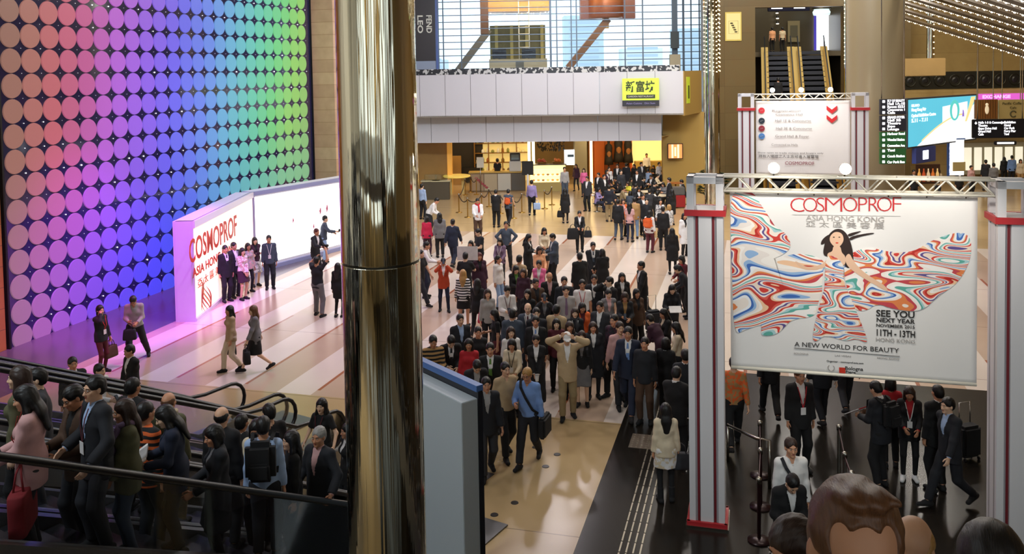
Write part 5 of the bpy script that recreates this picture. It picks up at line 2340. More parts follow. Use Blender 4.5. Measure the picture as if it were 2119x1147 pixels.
simple('alcove', 'dark recess behind the pedestal at the left of the cafe', 'alcove', (q[0], 55.5, 0), [('back', bx(((0, .6, 1.6), (2.2, .2, 3.2))), mat('alcove_dark', '2c2416', .5)), ('shelf', bx(((.2, .2, .5), (1.6, .6, .9))), mat('alcove_shelf', '1c1a18', .5))])
q = at(941, 340, 54.5)
simple('pedestal', 'low tan stone block in the dark recess of the cafe', 'pedestal', (q[0], 54.6, 0), [('block', bx(((0, 0, .9), (.8, .5, 1.8)), r=.02), mat('tan_marble', 'a07a42', .3))])
q = FL(946, 402)
t = thing('lit_table', 'yellow lit high round table at the left of the cafe', 'table', (q[0], q[1], 0))
B = MB()
B.lathe((0, 0, 1.0), [(.75, 0), (.80, .05), (.78, .1)], 28)
B.build('tabletop', mat('table_glow', (.85, .6, .12), .3, emit=.35), t)
for x in (-.35, .35):
    B = MB()
    B.box((x, 0, .5), (.14, .3, 1.0))
    B.build('leg', mat('table_cream', 'c8b070', .4), t)
for k, (px, lab) in enumerate(((892, 'left stainless display counter at the cafe edge'), (914, 'right stainless display counter beside the yellow table'))):
    q = FL(px, 412)
    t = thing('display_counter', lab, 'counter', (q[0], q[1], 0))
    bx(((0, 0, .5), (.95, .6, 1.0)), r=.02).build('body', mat('counter_steel', '6c675a', .3, metal=.7), t)
    bx(((0, 0, 1.03), (1.05, .7, .06)), r=.01).build('top', mat('counter_top', 'b7b08e', .3), t)
    bx(((0, .1, 1.22), (.7, .3, .3)), r=.03).build('tray_hood', glass('hood_glass', (.9, .95, .9), .05), t)

# bar
q = FL(1030, 396)
bar = thing('cafe_bar', 'long cafe bar with pale printed front panels', 'bar', (q[0], q[1], 0))
bx(((0, .3, .55), (3.3, .7, 1.1))).build('body', mat('bar_body', '6a5436', .5), bar)
bx(((0, .3, 1.13), (3.4, .8, .07)), r=.01).build('worktop', mat('bar_top', 'c8a85a', .25), bar)
for k, c in enumerate(('a89070', 'b8a888', 'c8c4b4', '5c5850')):
    bx(((-1.2 + k * .8, -.07, .55), (.76, .03, .98))).build('front_panel', mat('bar panel ' + c, c, .5), bar)
for k in range(6):
    B = MB()
    B.ball((-1.25 + .12 * k, -.09, .8 - .11 * k), (.10, .01, .07), 8, 5)
    B.build('printed_rose', mat('rose_print', 'a84a50', .6), bar.children[2])
shelf = thing('bar_shelving', 'glowing yellow shelving full of goods behind the cafe bar', 'shelving', (at(1040, 330, 55.5)[0], 55.9, 0))
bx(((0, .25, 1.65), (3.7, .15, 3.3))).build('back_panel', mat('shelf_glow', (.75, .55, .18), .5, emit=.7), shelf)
for k in range(4):
    bx(((0, 0, .6 + k * .62), (3.6, .45, .05))).build('shelf', mat('shelf_wood', '8a6428', .4), shelf)
for k in range(5):
    bx(((-1.8 + k * .9, .02, 1.6), (.07, .45, 3.2))).build('upright', mat('shelf_wood', '8a6428', .4), shelf)
rnd = random.Random(9)
JARS = ['e8d8a0', 'c8a850', '6a5020', 'f0e8c8', '8a8a40', 'a85a20']
n = 0
for row in range(4):
    for k in range(11):
        if rnd.random() < .2:
            continue
        x, z = -1.62 + k * .325 + rnd.random() * .06, .625 + row * .62
        c = rnd.choice(JARS)
        r, h = .07 + rnd.random() * .04, .18 + rnd.random() * .16
        B = MB()
        B.lathe((0, 0, 0), [(r, 0), (r, h * .7), (r * .55, h * .85), (r * .6, h)], 10)
        o = B.build('jar', mat('jar ' + c, c, .3, emit=.15), None, (shelf.location.x + x, shelf.location.y - .08, z))
        tag(o, 'small jar among the goods on the glowing shelves behind the bar', 'jar', 'jars on the cafe back shelves')
        n += 1
# machines, monitors and stands at the bar
q = FL(1067, 396)
t = thing('coffee_machine', 'stacked white and grey coffee machine at the right end of the bar', 'machine', (q[0], q[1] + .3, 1.17))
bx(((0, 0, .3), (.7, .5, .6)), r=.03).build('lower_body', mat('machine_white', 'cfccc0', .3), t)
bx(((0, 0, .85), (.62, .45, .5)), r=.03).build('upper_body', mat('machine_grey', '4a4e50', .3), t)
bx(((0, -.24, .85), (.45, .02, .3))).build('window', mat('machine_window', '8aa0a4', .2), t)
q = FL(1092, 398)
t = thing('menu_stand', 'black menu board on a white post in front of the pastry case', 'stand', (q[0], q[1] - 1.2, 0))
B = MB()
B.cyl((0, 0, 0), .06, 1.2, 10)
B.build('post', WHITEP, t)
bx(((0, 0, 1.55), (.66, .08, .8)), r=.02).build('board', mat('menu_black', '1c1c1a', .4), t)
B = MB()
B.lathe((0, 0, 0), [(.3, 0), (.3, .03)], 16)
B.build('base', STEEL, t)
q = at(994, 345, 51.0)
t = thing('notice_stand', 'white notice on a thin post at the left of the bar', 'stand', (q[0], 50.9, 0))
bx(((0, 0, 1.75), (.42, .03, .62))).build('sheet', mat('paper_white', 'dcd8c8', .5), t)
B = MB()
B.cyl((0, .03, 0), .03, 1.8, 8)
B.build('post', STEEL, t)
case = thing('pastry_case', 'glowing glass pastry case with three lit shelves', 'display case', (FL(1135, 396)[0], FL(1135, 396)[1], 0))
bx(((0, .3, .26), (2.1, .7, .52)), r=.01).build('plinth', mat('case_cream', 'b8a464', .4), case)
bx(((0, .62, 1.0), (2.1, .06, 1.0))).build('back', mat('case_glow', (1, .8, .36), .4, emit=1.6), case)
for k in range(3):
    bx(((0, .28, .56 + k * .33), (2.0, .6, .04))).build('shelf', mat('case_shelf', (1, .9, .6), .3, emit=.9), case)
bx(((0, -.04, 1.02), (2.06, .02, 1.0))).build('front_glass', glass('case_glass', (.96, .96, .92), .03), case)
bx(((0, .3, 1.56), (2.16, .74, .06))).build('lid', STEEL, case)
for k in range(14):
    c = ('c8803a', 'd8a04a', '8a4a20', 'e0c080')[k % 4]
    B = MB()
    B.ball((0, 0, .05), (.09, .1, .055), 8, 6)
    o = B.build('pastry', mat('crust ' + c, c, .5), None, (case.location.x - .85 + (k % 7) * .28, case.location.y + .22, .585 + .33 * (k // 7)))
    tag(o, 'small round pastry on the lit shelves of the glass case', 'pastry', 'pastries in the glass case')
for k in range(2):
    t = thing('fruit_basket', ('orange fruit heaped in a basket on the pastry case, right side', 'red and orange fruit basket on the pastry case, left side')[k], 'basket', (case.location.x + (.55, -.35)[k], case.location.y + .3, 1.59))
    B = MB()
    B.lathe((0, 0, 0), [(.22, 0), (.3, .12)], 16)
    B.build('basket', mat('wicker', '8a6028', .6), t)
    B = MB()
    rr = random.Random(k)
    for i in range(9):
        B.ball((rr.uniform(-.2, .2), rr.uniform(-.15, .15), .14 + .1 * rr.random()), .085, 8, 6)
    o = B.build('fruit', mat(('fruit_orange', 'fruit_red')[k], ('d8702a', 'b8452a')[k], .4), t)
    o['kind'] = 'stuff'
# hanging foliage and screen behind the case
q = at(1141, 318, 54.5)
t = thing('hanging_plant', 'dark foliage hanging in front of the lights above the pastry case', 'plant', (q[0], 54.6, 3.28))
B = MB()
B.smooth = True
rr = random.Random(21)
for i in range(150):
    x, y, z = rr.uniform(-.85, .85), rr.uniform(-.2, .2), -rr.random() ** .8 * 1.15
    a = rr.random() * 6.28
    s = .10 + .08 * rr.random()
    B.add([(x, y, z), (x + s * math.cos(a) * .5, y + .03, z - s * .5), (x, y + .05, z - s * 1.3), (x - s * math.cos(a) * .5, y - .03, z - s * .5)], [(0, 1, 2, 3)])
B.build('leaves', mat('dark_leaf', '1c1a0c', .5), t)
B = MB()
for i in range(7):
    B.tube([(-.75 + i * .25, 0, 0), (-.72 + i * .25, .02, -.9)], .012, 5)
B.build('stems', mat('dark_stem', '241c10', .6), t)
q = at(1181, 326, 54.0)
t = thing('light_box', 'white lit menu screen left of the grey pillar', 'screen', (q[0], 54.1, q[2]))
bx(((0, 0, 0), (.78, .06, .95))).build('face', mat('white_glow', (.9, .95, 1), .4, emit=2.2), t)
bx(((0, -.035, .1), (.4, .01, .16))).build('picture', mat('menu_blue', '4a6a9a', .4), t)
for k, px in enumerate((1095, 1104)):
    q = at(px, 320, 54.8)
    t = thing('light_tube', ('left', 'right')[k] + ' of two upright light tubes between the shelves and the foliage', 'lamp', (q[0], 55.0, .9))
    B = MB()
    B.cyl((0, 0, 0), .09, 2.3, 10)
    B.build('tube', mat('warm_tube', (1, .86, .5), .4, emit=2.6), t)
    B = MB()
    B.cyl((0, 0, 2.3), .10, .06, 10)
    B.build('cap', STEEL, t)

# orange shop to the right of the pillar
shop = thing('orange_shop', 'bright orange shop interior right of the grey pillar', 'shop front', (at(1278, 340, 56.0)[0], 56.3, 0))
bx(((0, .3, 1.65), (3.6, .15, 3.3))).build('back_wall', mat('orange_wall', 'c8702c', .5), shop)
for x in (-1.15, 1.15):
    bx(((x, .1, 1.5), (.65, .3, 3.0))).build('wing', mat('orange_wing', 'd8702a', .45), shop)
bx(((0, -.1, .5), (1.6, .5, 1.0)), r=.03).build('counter', mat('shop_counter', 'a85a24', .4), shop)
bx(((0, .15, 2.9), (2.0, .2, .5))).build('header', mat('shop_glow', (1, .75, .35), .4, emit=1.2), shop)
MANN = [('dark draped mannequin at the left of the orange shop', -.62), ('tall dark draped mannequin in the middle of the orange shop', .0), ('wide dark draped mannequin right of centre in the orange shop', .62)]
for (lab, x), sc_ in zip(MANN, (1, 1.15, 1.1)):
    t = thing('mannequin', lab, 'mannequin', (shop.location.x + x, shop.location.y - .8, .0), 0, None, sc_)
    B = MB()
    B.lathe((0, 0, 0), [(.22, 0), (.22, .03), (.03, .05), (.03, 1.0)], 14)
    B.build('stand', BLACKM, t)
    B = MB()
    B.lathe((0, 0, 1.0), [(.30, 0), (.27, .3), (.21, .75), (.24, 1.05), (.20, 1.25), (.07, 1.35), (.09, 1.45), (.10, 1.55), (.05, 1.66)], 16)
    B.build('torso', mat('dark_drape', '1a1410', .7), t)
    B = MB()
    B.lathe((0, -.1, 1.2), [(.12, 0), (.16, .5), (.06, .95)], 10)
    B.build('scarf', mat('drape_ochre', '8a5a30', .7), t)
stall = thing('food_stall', 'yellow lit food stall at the right end of the cafe', 'stall', (at(1350, 330, 55.5)[0], 55.8, 0))
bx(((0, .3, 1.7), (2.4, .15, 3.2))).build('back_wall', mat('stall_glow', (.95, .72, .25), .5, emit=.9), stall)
bx(((0, -.4, .6), (2.3, .6, 1.2)), r=.02).build('counter', mat('stall_counter', 'b89a50', .4), stall)
bx(((0, .05, 2.7), (1.4, .3, .35)), r=.05).build('hood', mat('stall_hood', (.95, .8, .2), .4, emit=.8), stall)
q = at(1397, 313, 48.4)
t = thing('wall_poster', 'glowing orange striped poster on the tan wall by the cafe', 'poster', (q[0], q[1], q[2]))
bx(((0, 0, 0), (.86, .08, .86))).build('frame', mat('poster_brown', '3a2014', .5), t)
bx(((0, -.045, 0), (.76, .02, .78))).build('sheet', mat('poster_orange', (.85, .33, .10), .4, emit=.7), t)
bx(((-.16, -.06, 0), (.10, .01, .76)), ((.16, -.06, 0), (.10, .01, .76)), ((0, -.06, -.02), (.10, .01, .5))).build('stripes', mat('poster_cream', (1, .82, .5), .4, emit=.9), t)
x0, x1 = at(1372, 300, 48.6)[0], at(1440, 300, 48.6)[0]
struct(bx((((x0 + x1) / 2 + .3, 48.9, 2.3), (x1 - x0 + .6, .4, 4.6))).build('wall_cafe_right', mat('tan_plaster', 'a88a48', .45)))
# golden return and ceiling beyond the balcony corner
B = MB()
g0, g1 = V3(fc[0], fc[1], 0), V3(at(1450, 200, 49)[0], 49.0, 0)
dd = unit(g1 - g0)
B.box((np.linalg.norm(g1 - g0) / 2, .0, 5.75), (np.linalg.norm(g1 - g0), .1, 2.35))
rt = tag(B.build('balcony_return', mat('gold_panel', 'a8894a', .3), loc=tuple(g0), rz=math.atan2(dd[1], dd[0])), 'golden side panel at the right end of the white balcony front', 'balcony')
t = thing('side_sign', 'narrow lime green sign on the golden side panel', 'sign', tuple(g0 + dd * .8 + V3(.02, -.08, 5.9)), math.atan2(dd[1], dd[0]))
bx(((0, 0, 0), (.6, .06, 1.4))).build('board', mat('lime_sign', 'b4c832', .5, emit=.15), t)
bx(((.02, -.035, -.1), (.25, .01, .7))).build('mark', mat('lime_dark', '3e4a18', .5), t)
# lime sign on the white front
q = at(1325, 191, 45.9)
t = thing('lime_sign', 'square lime green sign with dark Chinese characters on the white balcony', 'sign', (q[0], q[1] - .12, q[2]), -.17)
bx(((0, 0, .16), (1.92, .14, 1.16)), r=.02).build('board', mat('lime_board', (.60, .76, .07), .4, emit=.22), t)
bx(((0, 0, -.58), (1.92, .15, .30)), r=.01).build('lower_panel', mat('sign_slate', '2a2a32', .4), t)
text(t, '新富坊', (-.02, -.08, .26), .62, mat('lime_ink', '27330f', .5), fit=1.5, bold=.012)
bx(((0, -.075, -.22), (1.5, .01, .2))).build('strip', mat('lime_ink', '27330f', .5), t)
text(t, 'GARDEN RESTAURANT', (0, -.085, -.22), .13, mat('sign_white', 'd8d8cc', .5), fit=1.35)
text(t, 'Asian Cuisine   Dim Sum', (0, -.08, -.58), .13, mat('sign_lilac', '9a94c8', .5), fit=1.5)
# dark lettered panel left of the windows
q = at(880, 70, 49.5)
t = thing('letter_panel', 'dark tall panel with sideways white letters left of the windows', 'sign', (q[0], q[1], 6.9))
bx(((0, 0, 2.2), (1.15, .2, 5.0))).build('board', mat('panel_umber', '221a1c', .4), t)
bx(((0, -.02, .38), (1.15, .2, .9))).build('skirting', mat('panel_steel', '8b97ac', .4), t)
bx(((.66, .0, 2.4), (.14, .2, 5.4))).build('edge', mat('panel_blue_edge', '4a62a0', .4), t)
for s, x in (('LEO', -.28), ('FEND', .22)):
    text(t, s, (x, -.11, at(880, 50, 49.5)[2] - 6.9), .42, mat('sign_white', 'd8d8cc', .5), fit=1.0, roll=math.pi / 2, bold=.01)
# restaurant behind the windows: copper drums, diagonal reflections, ladder tower, screens, parapet
COPPER = mat('copper_soffit', '9a5a34', .3, metal=.5)
q = at(1062, 40, 55.0)
t = thing('copper_soffit', 'amber lit restaurant ceiling box behind the left windows', 'ceiling box', (at(1065, 10, 54.0)[0], 55.5, 0))
zc = at(1065, 22, 54)[2]
bx(((0, 0, zc + 1.6), (4.3, 2.0, 3.2))).build('box', mat('amber_box', (.5, .24, .06), .35, emit=.18), t)
bx(((-1.9, -.9, zc - .3), (.5, .8, 2.2))).build('drop', mat('brown_drop', '6a4a34', .5), t)
B = MB()
rr = random.Random(5)
for i in range(46):
    B.ball((rr.uniform(-2.1, 2.0), -1.1, zc - .1 - .45 * rr.random()), .035, 5, 4)
o = B.build('bulbs', BULBW, t)
o['kind'] = 'stuff'
q0, q1 = at(1012, 90, 55.0), at(1132, 90, 55.0)
simple('restaurant_wall', 'olive restaurant interior wall behind the left windows', 'wall', ((q0[0] + q1[0]) / 2, 57.5, 6.9), [('wall', bx(((0, .2, 1.6), (q1[0] - q0[0], .2, 3.2))), mat('olive_wall', '6a6234', .5, noise=.3)), ('pilasters', bx(*[((-1.4 + k * 1.0, 0, 1.7), (.2, .2, 3.0)) for k in range(4)]), mat('olive_light', 'a89a58', .5))])
q = at(1072, 128, 54.0)
simple('parapet', 'pale parapet in front of the restaurant behind the left windows', 'parapet', (q[0], 53.5, 6.9), [('wall', bx(((0, 0, .45), (q1[0] - q0[0] - .1, .2, .95))), mat('parapet_cream', 'b4a98c', .5)), ('emblem', bx(((.1, -.11, .45), (.5, .02, .7))), mat('parapet_grey', '6a6a62', .5))])
for k, px in enumerate((1033, 1094)):
    q = at(px, 98, 53.6)
    t = thing('monitor', ('left', 'right')[k] + ' black monitor above the pale restaurant parapet', 'screen', (q[0], 53.6, 7.8))
    bx(((0, 0, .35), (.86, .08, .60)), r=.02).build('display', BLACKM, t)
    bx(((0, .05, .0), (.1, .06, .3)), ((0, 0, -.02), (.4, .2, .03))).build('stand', BLACKM, t)
q = at(1084, 50, 54.6)
t = thing('ladder_tower', 'pale metal ladder tower rising behind the restaurant parapet', 'ladder', (q[0], 54.6, 6.9))
for k, (x, y) in enumerate(((-.32, -.2), (.32, -.2), (-.32, .2), (.32, .2))):
    B = MB()
    B.cyl((x, y, 0), .03, 5.5, 6)
    B.build('rail', PALE, t)
for k in range(12):
    B = MB()
    B.tube([(-.32, -.2, .4 + k * .42), (.32, -.2, .4 + k * .42)], .02, 5)
    B.build('rung', PALE, t)
zc = at(1255, 37, 54)[2]
t = thing('copper_drum', 'big brown copper drum hanging behind the right windows', 'ceiling drum', (at(1255, 20, 54.5)[0], 55.0, zc))
B = MB()
B.lathe((0, 0, 0), [(1.05, 0), (1.1, .1), (1.1, 4)], 40)
B.build('drum', COPPER, t)
for x in (-1.1, 1.35):
    bx(((x, .3, .85), (1.0, .9, 1.7))).build('wing', mat('copper_dark', '6a3c26', .4), t)
B = MB()
B.lathe((0, 0, -.6), [(.2, 0), (.22, .6)], 16)
B.build('neck', mat('amber_neck', (.75, .45, .15), .4, emit=.3), t)
for lab, a, b, c_, w in (('grey brown diagonal brace behind the left windows', (1012, 62), (948, 146), '6f675a', .75), ('brown diagonal brace below the copper drum', (1258, 40), (1176, 140), '7a5638', .85)):  # solid bars stand in for diagonal reflections behind the glass
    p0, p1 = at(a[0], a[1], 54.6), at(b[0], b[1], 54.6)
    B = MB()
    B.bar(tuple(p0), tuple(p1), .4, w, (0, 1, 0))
    t = thing('diagonal_reflection', lab, 'brace', (0, 0, 0))
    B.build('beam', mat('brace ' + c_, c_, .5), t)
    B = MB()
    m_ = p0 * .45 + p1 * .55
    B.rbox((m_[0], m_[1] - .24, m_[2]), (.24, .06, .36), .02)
    B.build('bright_panel', mat('reflection_glow', (1, .85, .55), .4, emit=.7), t)
q = at(1399, 82, 51.2)
t = thing('equipment_panel', 'dark grey panel on the grey post at the right end of the windows', 'panel', (q[0], 51.6, q[2]))
bx(((0, 0, 0), (.5, .12, 1.0)), r=.02).build('case', mat('slate_panel', '3c4648', .4), t)
q = at(1399, 118, 51.2)
t = thing('parapet', 'pale block below the dark grey panel at the right end of the windows', 'parapet', (q[0], 51.6, 6.9))
bx(((0, 0, .5), (.62, .3, 1.0))).build('block', mat('parapet_cream', 'b4a98c', .5), t)
# reflections painted as a band along the foot of the glass
def painted_reflections():
    m = mat('reflection_band', (.1, .1, .1), .4)  # black and white patches stand in for reflections in the balustrade
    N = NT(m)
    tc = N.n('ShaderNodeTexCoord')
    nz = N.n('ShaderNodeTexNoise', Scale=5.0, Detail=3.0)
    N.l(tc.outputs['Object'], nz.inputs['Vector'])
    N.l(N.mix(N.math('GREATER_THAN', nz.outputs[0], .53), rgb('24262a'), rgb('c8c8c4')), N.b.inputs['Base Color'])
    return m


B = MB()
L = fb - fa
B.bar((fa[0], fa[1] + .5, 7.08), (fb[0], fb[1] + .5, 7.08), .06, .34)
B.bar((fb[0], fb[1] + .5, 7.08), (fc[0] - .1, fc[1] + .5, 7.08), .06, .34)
tag(B.build('glass_guard', painted_reflections()), 'low guard painted with black and white reflections along the top of the white balcony', 'guard')

# ------------------------------------------------------------------ rope stanchions near the cafe, stanchions on the right
def stanchion(px, py, label, group=None, h=.95, metal=None, z=0.0):
    q = fl(px, py, z)
    t = thing('stanchion', label, 'stanchion', tuple(q), 0, group)
    B = MB()
    B.lathe((0, 0, 0), [(.17, 0), (.17, .02), (.04, .05)], 16)
    B.build('base', metal or STEEL, t)
    B = MB()
    B.lathe((0, 0, .03), [(.028, 0), (.028, h - .1)], 12)
    B.build('post', metal or STEEL, t)
    B = MB()
    B.lathe((0, 0, h - .08), [(.04, 0), (.04, .05), (.045, .08), (.01, .1)], 12)
    B.build('cap', STEEL, t)
    return t


BRASS = mat('brass_post', 'b8934a', .25, metal=.9)
RP = [(950, 440), (968, 450), (963, 404), (975, 398), (986, 403), (997, 440), (1012, 428), (1036, 442), (1063, 452), (1080, 440), (1127, 432), (1142, 424)]
GR = 'rope stanchions in front of the cafe'
LAB = ['stanchion nearest the left in the roped queue before the cafe', 'stanchion second from left standing forward in the roped queue', 'back stanchion of the roped queue, leftmost by the bar', 'back stanchion of the roped queue, second by the bar', 'back stanchion of the roped queue, third by the bar', 'stanchion behind the red scarf person in the roped queue', 'stanchion left of the black suited person in the queue', 'stanchion right of the black suited person in the queue', 'stanchion in front of the dark vest walker', 'stanchion left of the man with the shopping bag', 'stanchion right of the man with the shopping bag', 'stanchion nearest the pastry case']
posts = [stanchion(px, py, l, GR, metal=BRASS) for (px, py), l in zip(RP, LAB)]
ROPE = mat('rope_dark', '2c1d14', .7)
ropes = [(0, 1), (0, 2), (2, 3), (3, 4), (1, 5), (5, 6), (6, 7), (7, 8), (8, 9), (10, 11)]
RL = ['dark rope from the leftmost stanchion to the forward one', 'dark rope from the leftmost stanchion to the bar', 'first short rope along the bar', 'second short rope along the bar', 'dark rope behind the red scarf person', 'dark rope left of the black suited person', 'dark rope behind the black suited person', 'dark rope in front of the dark vest walker', 'dark rope left of the shopping bag man', 'dark rope before the pastry case']
for (i, j), l in zip(ropes, RL):
    a, b = V3(*posts[i].location) + V3(0, 0, .88), V3(*posts[j].location) + V3(0, 0, .88)
    B = MB()
    B.tube([tuple(a + (b - a) * t_ + V3(0, 0, -.9 * t_ * (1 - t_))) for t_ in np.linspace(0, 1, 9)], .024, 6)
    tag(B.build('barrier_rope', ROPE), l, 'rope', 'ropes of the cafe queue')
DARKPOST = mat('dark_post', '2a1416', .3, metal=.4)
RS = [(1573, 985, 'farthest stanchion of the dark red row beside the stairs'), (1574, 1050, 'middle stanchion of the dark red row beside the stairs'), (1571, 1120, 'nearest stanchion of the dark red row beside the stairs'), (1736, 995, 'chrome stanchion standing alone in the dark aisle'), (1748, 1060, 'dark stanchion just in front of the chrome one in the aisle'), (1762, 1105, 'nearest dark stanchion in the aisle by the foreground head')]
rs = [stanchion(px, py, l, metal=STEEL if 'chrome' in l else DARKPOST) for px, py, l in RS]
for (i, j), l in zip(((0, 1), (1, 2), (3, 4), (4, 5)), ('back belt of the dark stanchion row', 'front belt of the dark stanchion row', 'belt between the chrome stanchion and its neighbour', 'belt towards the nearest stanchion in the aisle')):
    a, b = V3(*rs[i].location) + V3(0, 0, .88), V3(*rs[j].location) + V3(0, 0, .88)
    B = MB()
    B.bar(tuple(a), tuple(b), .012, .05)
    tag(B.build('belt', mat('belt_maroon', '3a0e14', .6), None), l, 'belt')
# tactile strip, floor caps, dark mats
a, b = fl(1302, 1147), fl(1383, 742)
a, b = V3(*a) - HV * 1.5, V3(*b)
tl = thing('tactile_strip', 'four lined metal guide strip set into the dark floor', 'floor strip', (a[0], a[1], 0), math.atan2(HV[1], HV[0]))
L = float((b - a) @ HV)
TACT = mat('tactile_metal', '8f8676', .35, metal=.6)
for k in range(4):
    B = MB()
    n = int(L / .3)
    for i in range(n):
        B.box((.15 + i * L / n, -.15 + k * .10, .004), (L / n - .03, .022, .008))
    B.build('line', TACT, tl)
q = fl(1340, 915)
t = thing('tactile_pad', 'square studded pad where the guide strip turns', 'floor pad', (q[0], q[1], 0), HANG)
B = MB()
for i in range(7):
    for j in range(7):
        B.lathe((-.27 + i * .09, -.27 + j * .09, 0), [(.026, 0), (.018, .008)], 8)
B.build('studs', TACT, t)['kind'] = 'stuff'
B = MB()
B.box((0, 0, .002), (.64, .64, .004))
B.build('plate', mat('pad_brown', '5e5244', .5), t)
q = fl(1010, 955)
t = thing('tactile_pad', 'pale dotted pad at the foot of the man beside the totem sign', 'floor pad', (q[0], q[1] + .3, 0), HANG)
B = MB()
for i in range(9):
    for j in range(7):
        B.lathe((-.36 + i * .09, -.27 + j * .09, 0), [(.022, 0), (.015, .006)], 8)
B.build('studs', mat('stud_pale', 'a08a70', .5), t)['kind'] = 'stuff'
B = MB()
q = [fl(998, 1005), fl(1022, 1003), fl(1000, 1024)]
B.poly([(-.6, -.35, .004), (.35, -.35, .004), (.35, .4, .004), (-.6, .4, .004)], (0, 0, .004))
tag(B.build('floor_plate', mat('plate_dark', '33302c', .5), None, (q[0][0] - .45, q[0][1] + .1, 0), math.atan2(EA[1], EA[0])), 'dark floor plate peeping out behind the totem sign', 'floor plate')
for px, py, l in ((1153, 941, 'dark round drain cover farthest right on the cream floor'), (1129, 966, 'dark round drain cover near the blue shirt walker'), (1065, 1041, 'dark round drain cover midway down the cream floor'), (1023, 1066, 'dark round drain cover nearest the totem sign'), (1108, 926, 'dark small drain cover just behind the walker in blue')):
    q = fl(px, py)
    B = MB()
    B.lathe((0, 0, 0), [(.065, 0), (.06, .008)], 14)
    tag(B.build('drain_cover', mat('cap_dark', '2a2622', .4), None, tuple(q)), l, 'drain cover')
# steel rail by the gate and the dark escalator for the foreground riders
q0, q1, q2 = at(1506, 880, 15.2), at(1566, 908, 14.4), at(1592, 912, 14.2)
t = thing('hand_rail', 'bent steel handrail behind the gate tower', 'railing', (0, 0, 0))
B = MB()
B.tube([tuple(q0), tuple(q1), tuple(q2), (q2[0], q2[1], .0)], .03, 8)
B.build('rail', STEEL, t)
B = MB()
B.tube([tuple(q0), (q0[0], q0[1], 0)], .025, 8)
B.build('post', STEEL, t)
q0, q1 = fl(1418, 862), fl(1395, 905)
t = thing('hand_rail', 'low steel rail loop beside the man in black left of the gate', 'railing', (0, 0, 0))
zr = .75
a_, b_ = at(1420, 868, 15.3), at(1400, 864, 15.6)
B = MB()
B.tube([(a_[0] + .5, a_[1] - .1, a_[2]), tuple(a_), tuple(b_), tuple(b_ - V3(0, 0, .3))], .028, 8)
B.build('rail', STEEL, t)
B = MB()
B.cyl((a_[0] + .2, a_[1] - .05, 0), .025, a_[2], 8)
B.cyl((b_[0], b_[1], 0), .025, b_[2] - .28, 8)
B.build('post', STEEL, t)
E4A, E4N = -HV, -HP
E4B = V3(3.50, 10.0, 0)
escalator('e', 'escalator carrying the foreground heads at the lower right', -.62, .62, 0, 8.6, slope=.52, base=E4B, axis=E4A, cross=E4N, flat=.55, steps=22)
t = thing('trolley_bin', 'red and grey bin trolley by the seated diners', 'bin', tuple(fl(1404, 430)), 0)
bx(((0, 0, .35), (.62, .5, .6)), r=.03).build('red_bin', mat('bin_red', '9a1f24', .4), t)
bx(((0, .1, .85), (.62, .5, .4)), r=.03).build('grey_top', mat('bin_grey', '5a5a58', .4), t)
t = thing('planter', 'dark leafy plant at the foot of the lit chrome column', 'plant', tuple(fl(1470, 425)))
B = MB()
B.lathe((0, -.7, 0), [(.3, 0), (.36, .55)], 18)
B.build('pot', mat('pot_dark', '3a3228', .5), t)
B = MB()
B.smooth = True
rr = random.Random(8)
for i in range(160):
    a = rr.random() * 6.28
    r = .6 * rr.random() ** .5
    z = .6 + rr.random() * 1.6 * (1 - r * .6)
    s = .2
    x, y = r * math.cos(a), -.7 + r * math.sin(a)
    B.add([(x, y, z), (x + s * math.cos(a + .6), y + s * math.sin(a + .6), z + .08), (x + 1.7 * s * math.cos(a), y + 1.7 * s * math.sin(a), z + .02), (x + s * math.cos(a - .6), y + s * math.sin(a - .6), z + .08)], [(0, 1, 2, 3)])
B.build('leaves', mat('leaf_green', '2c3a1c', .5), t)

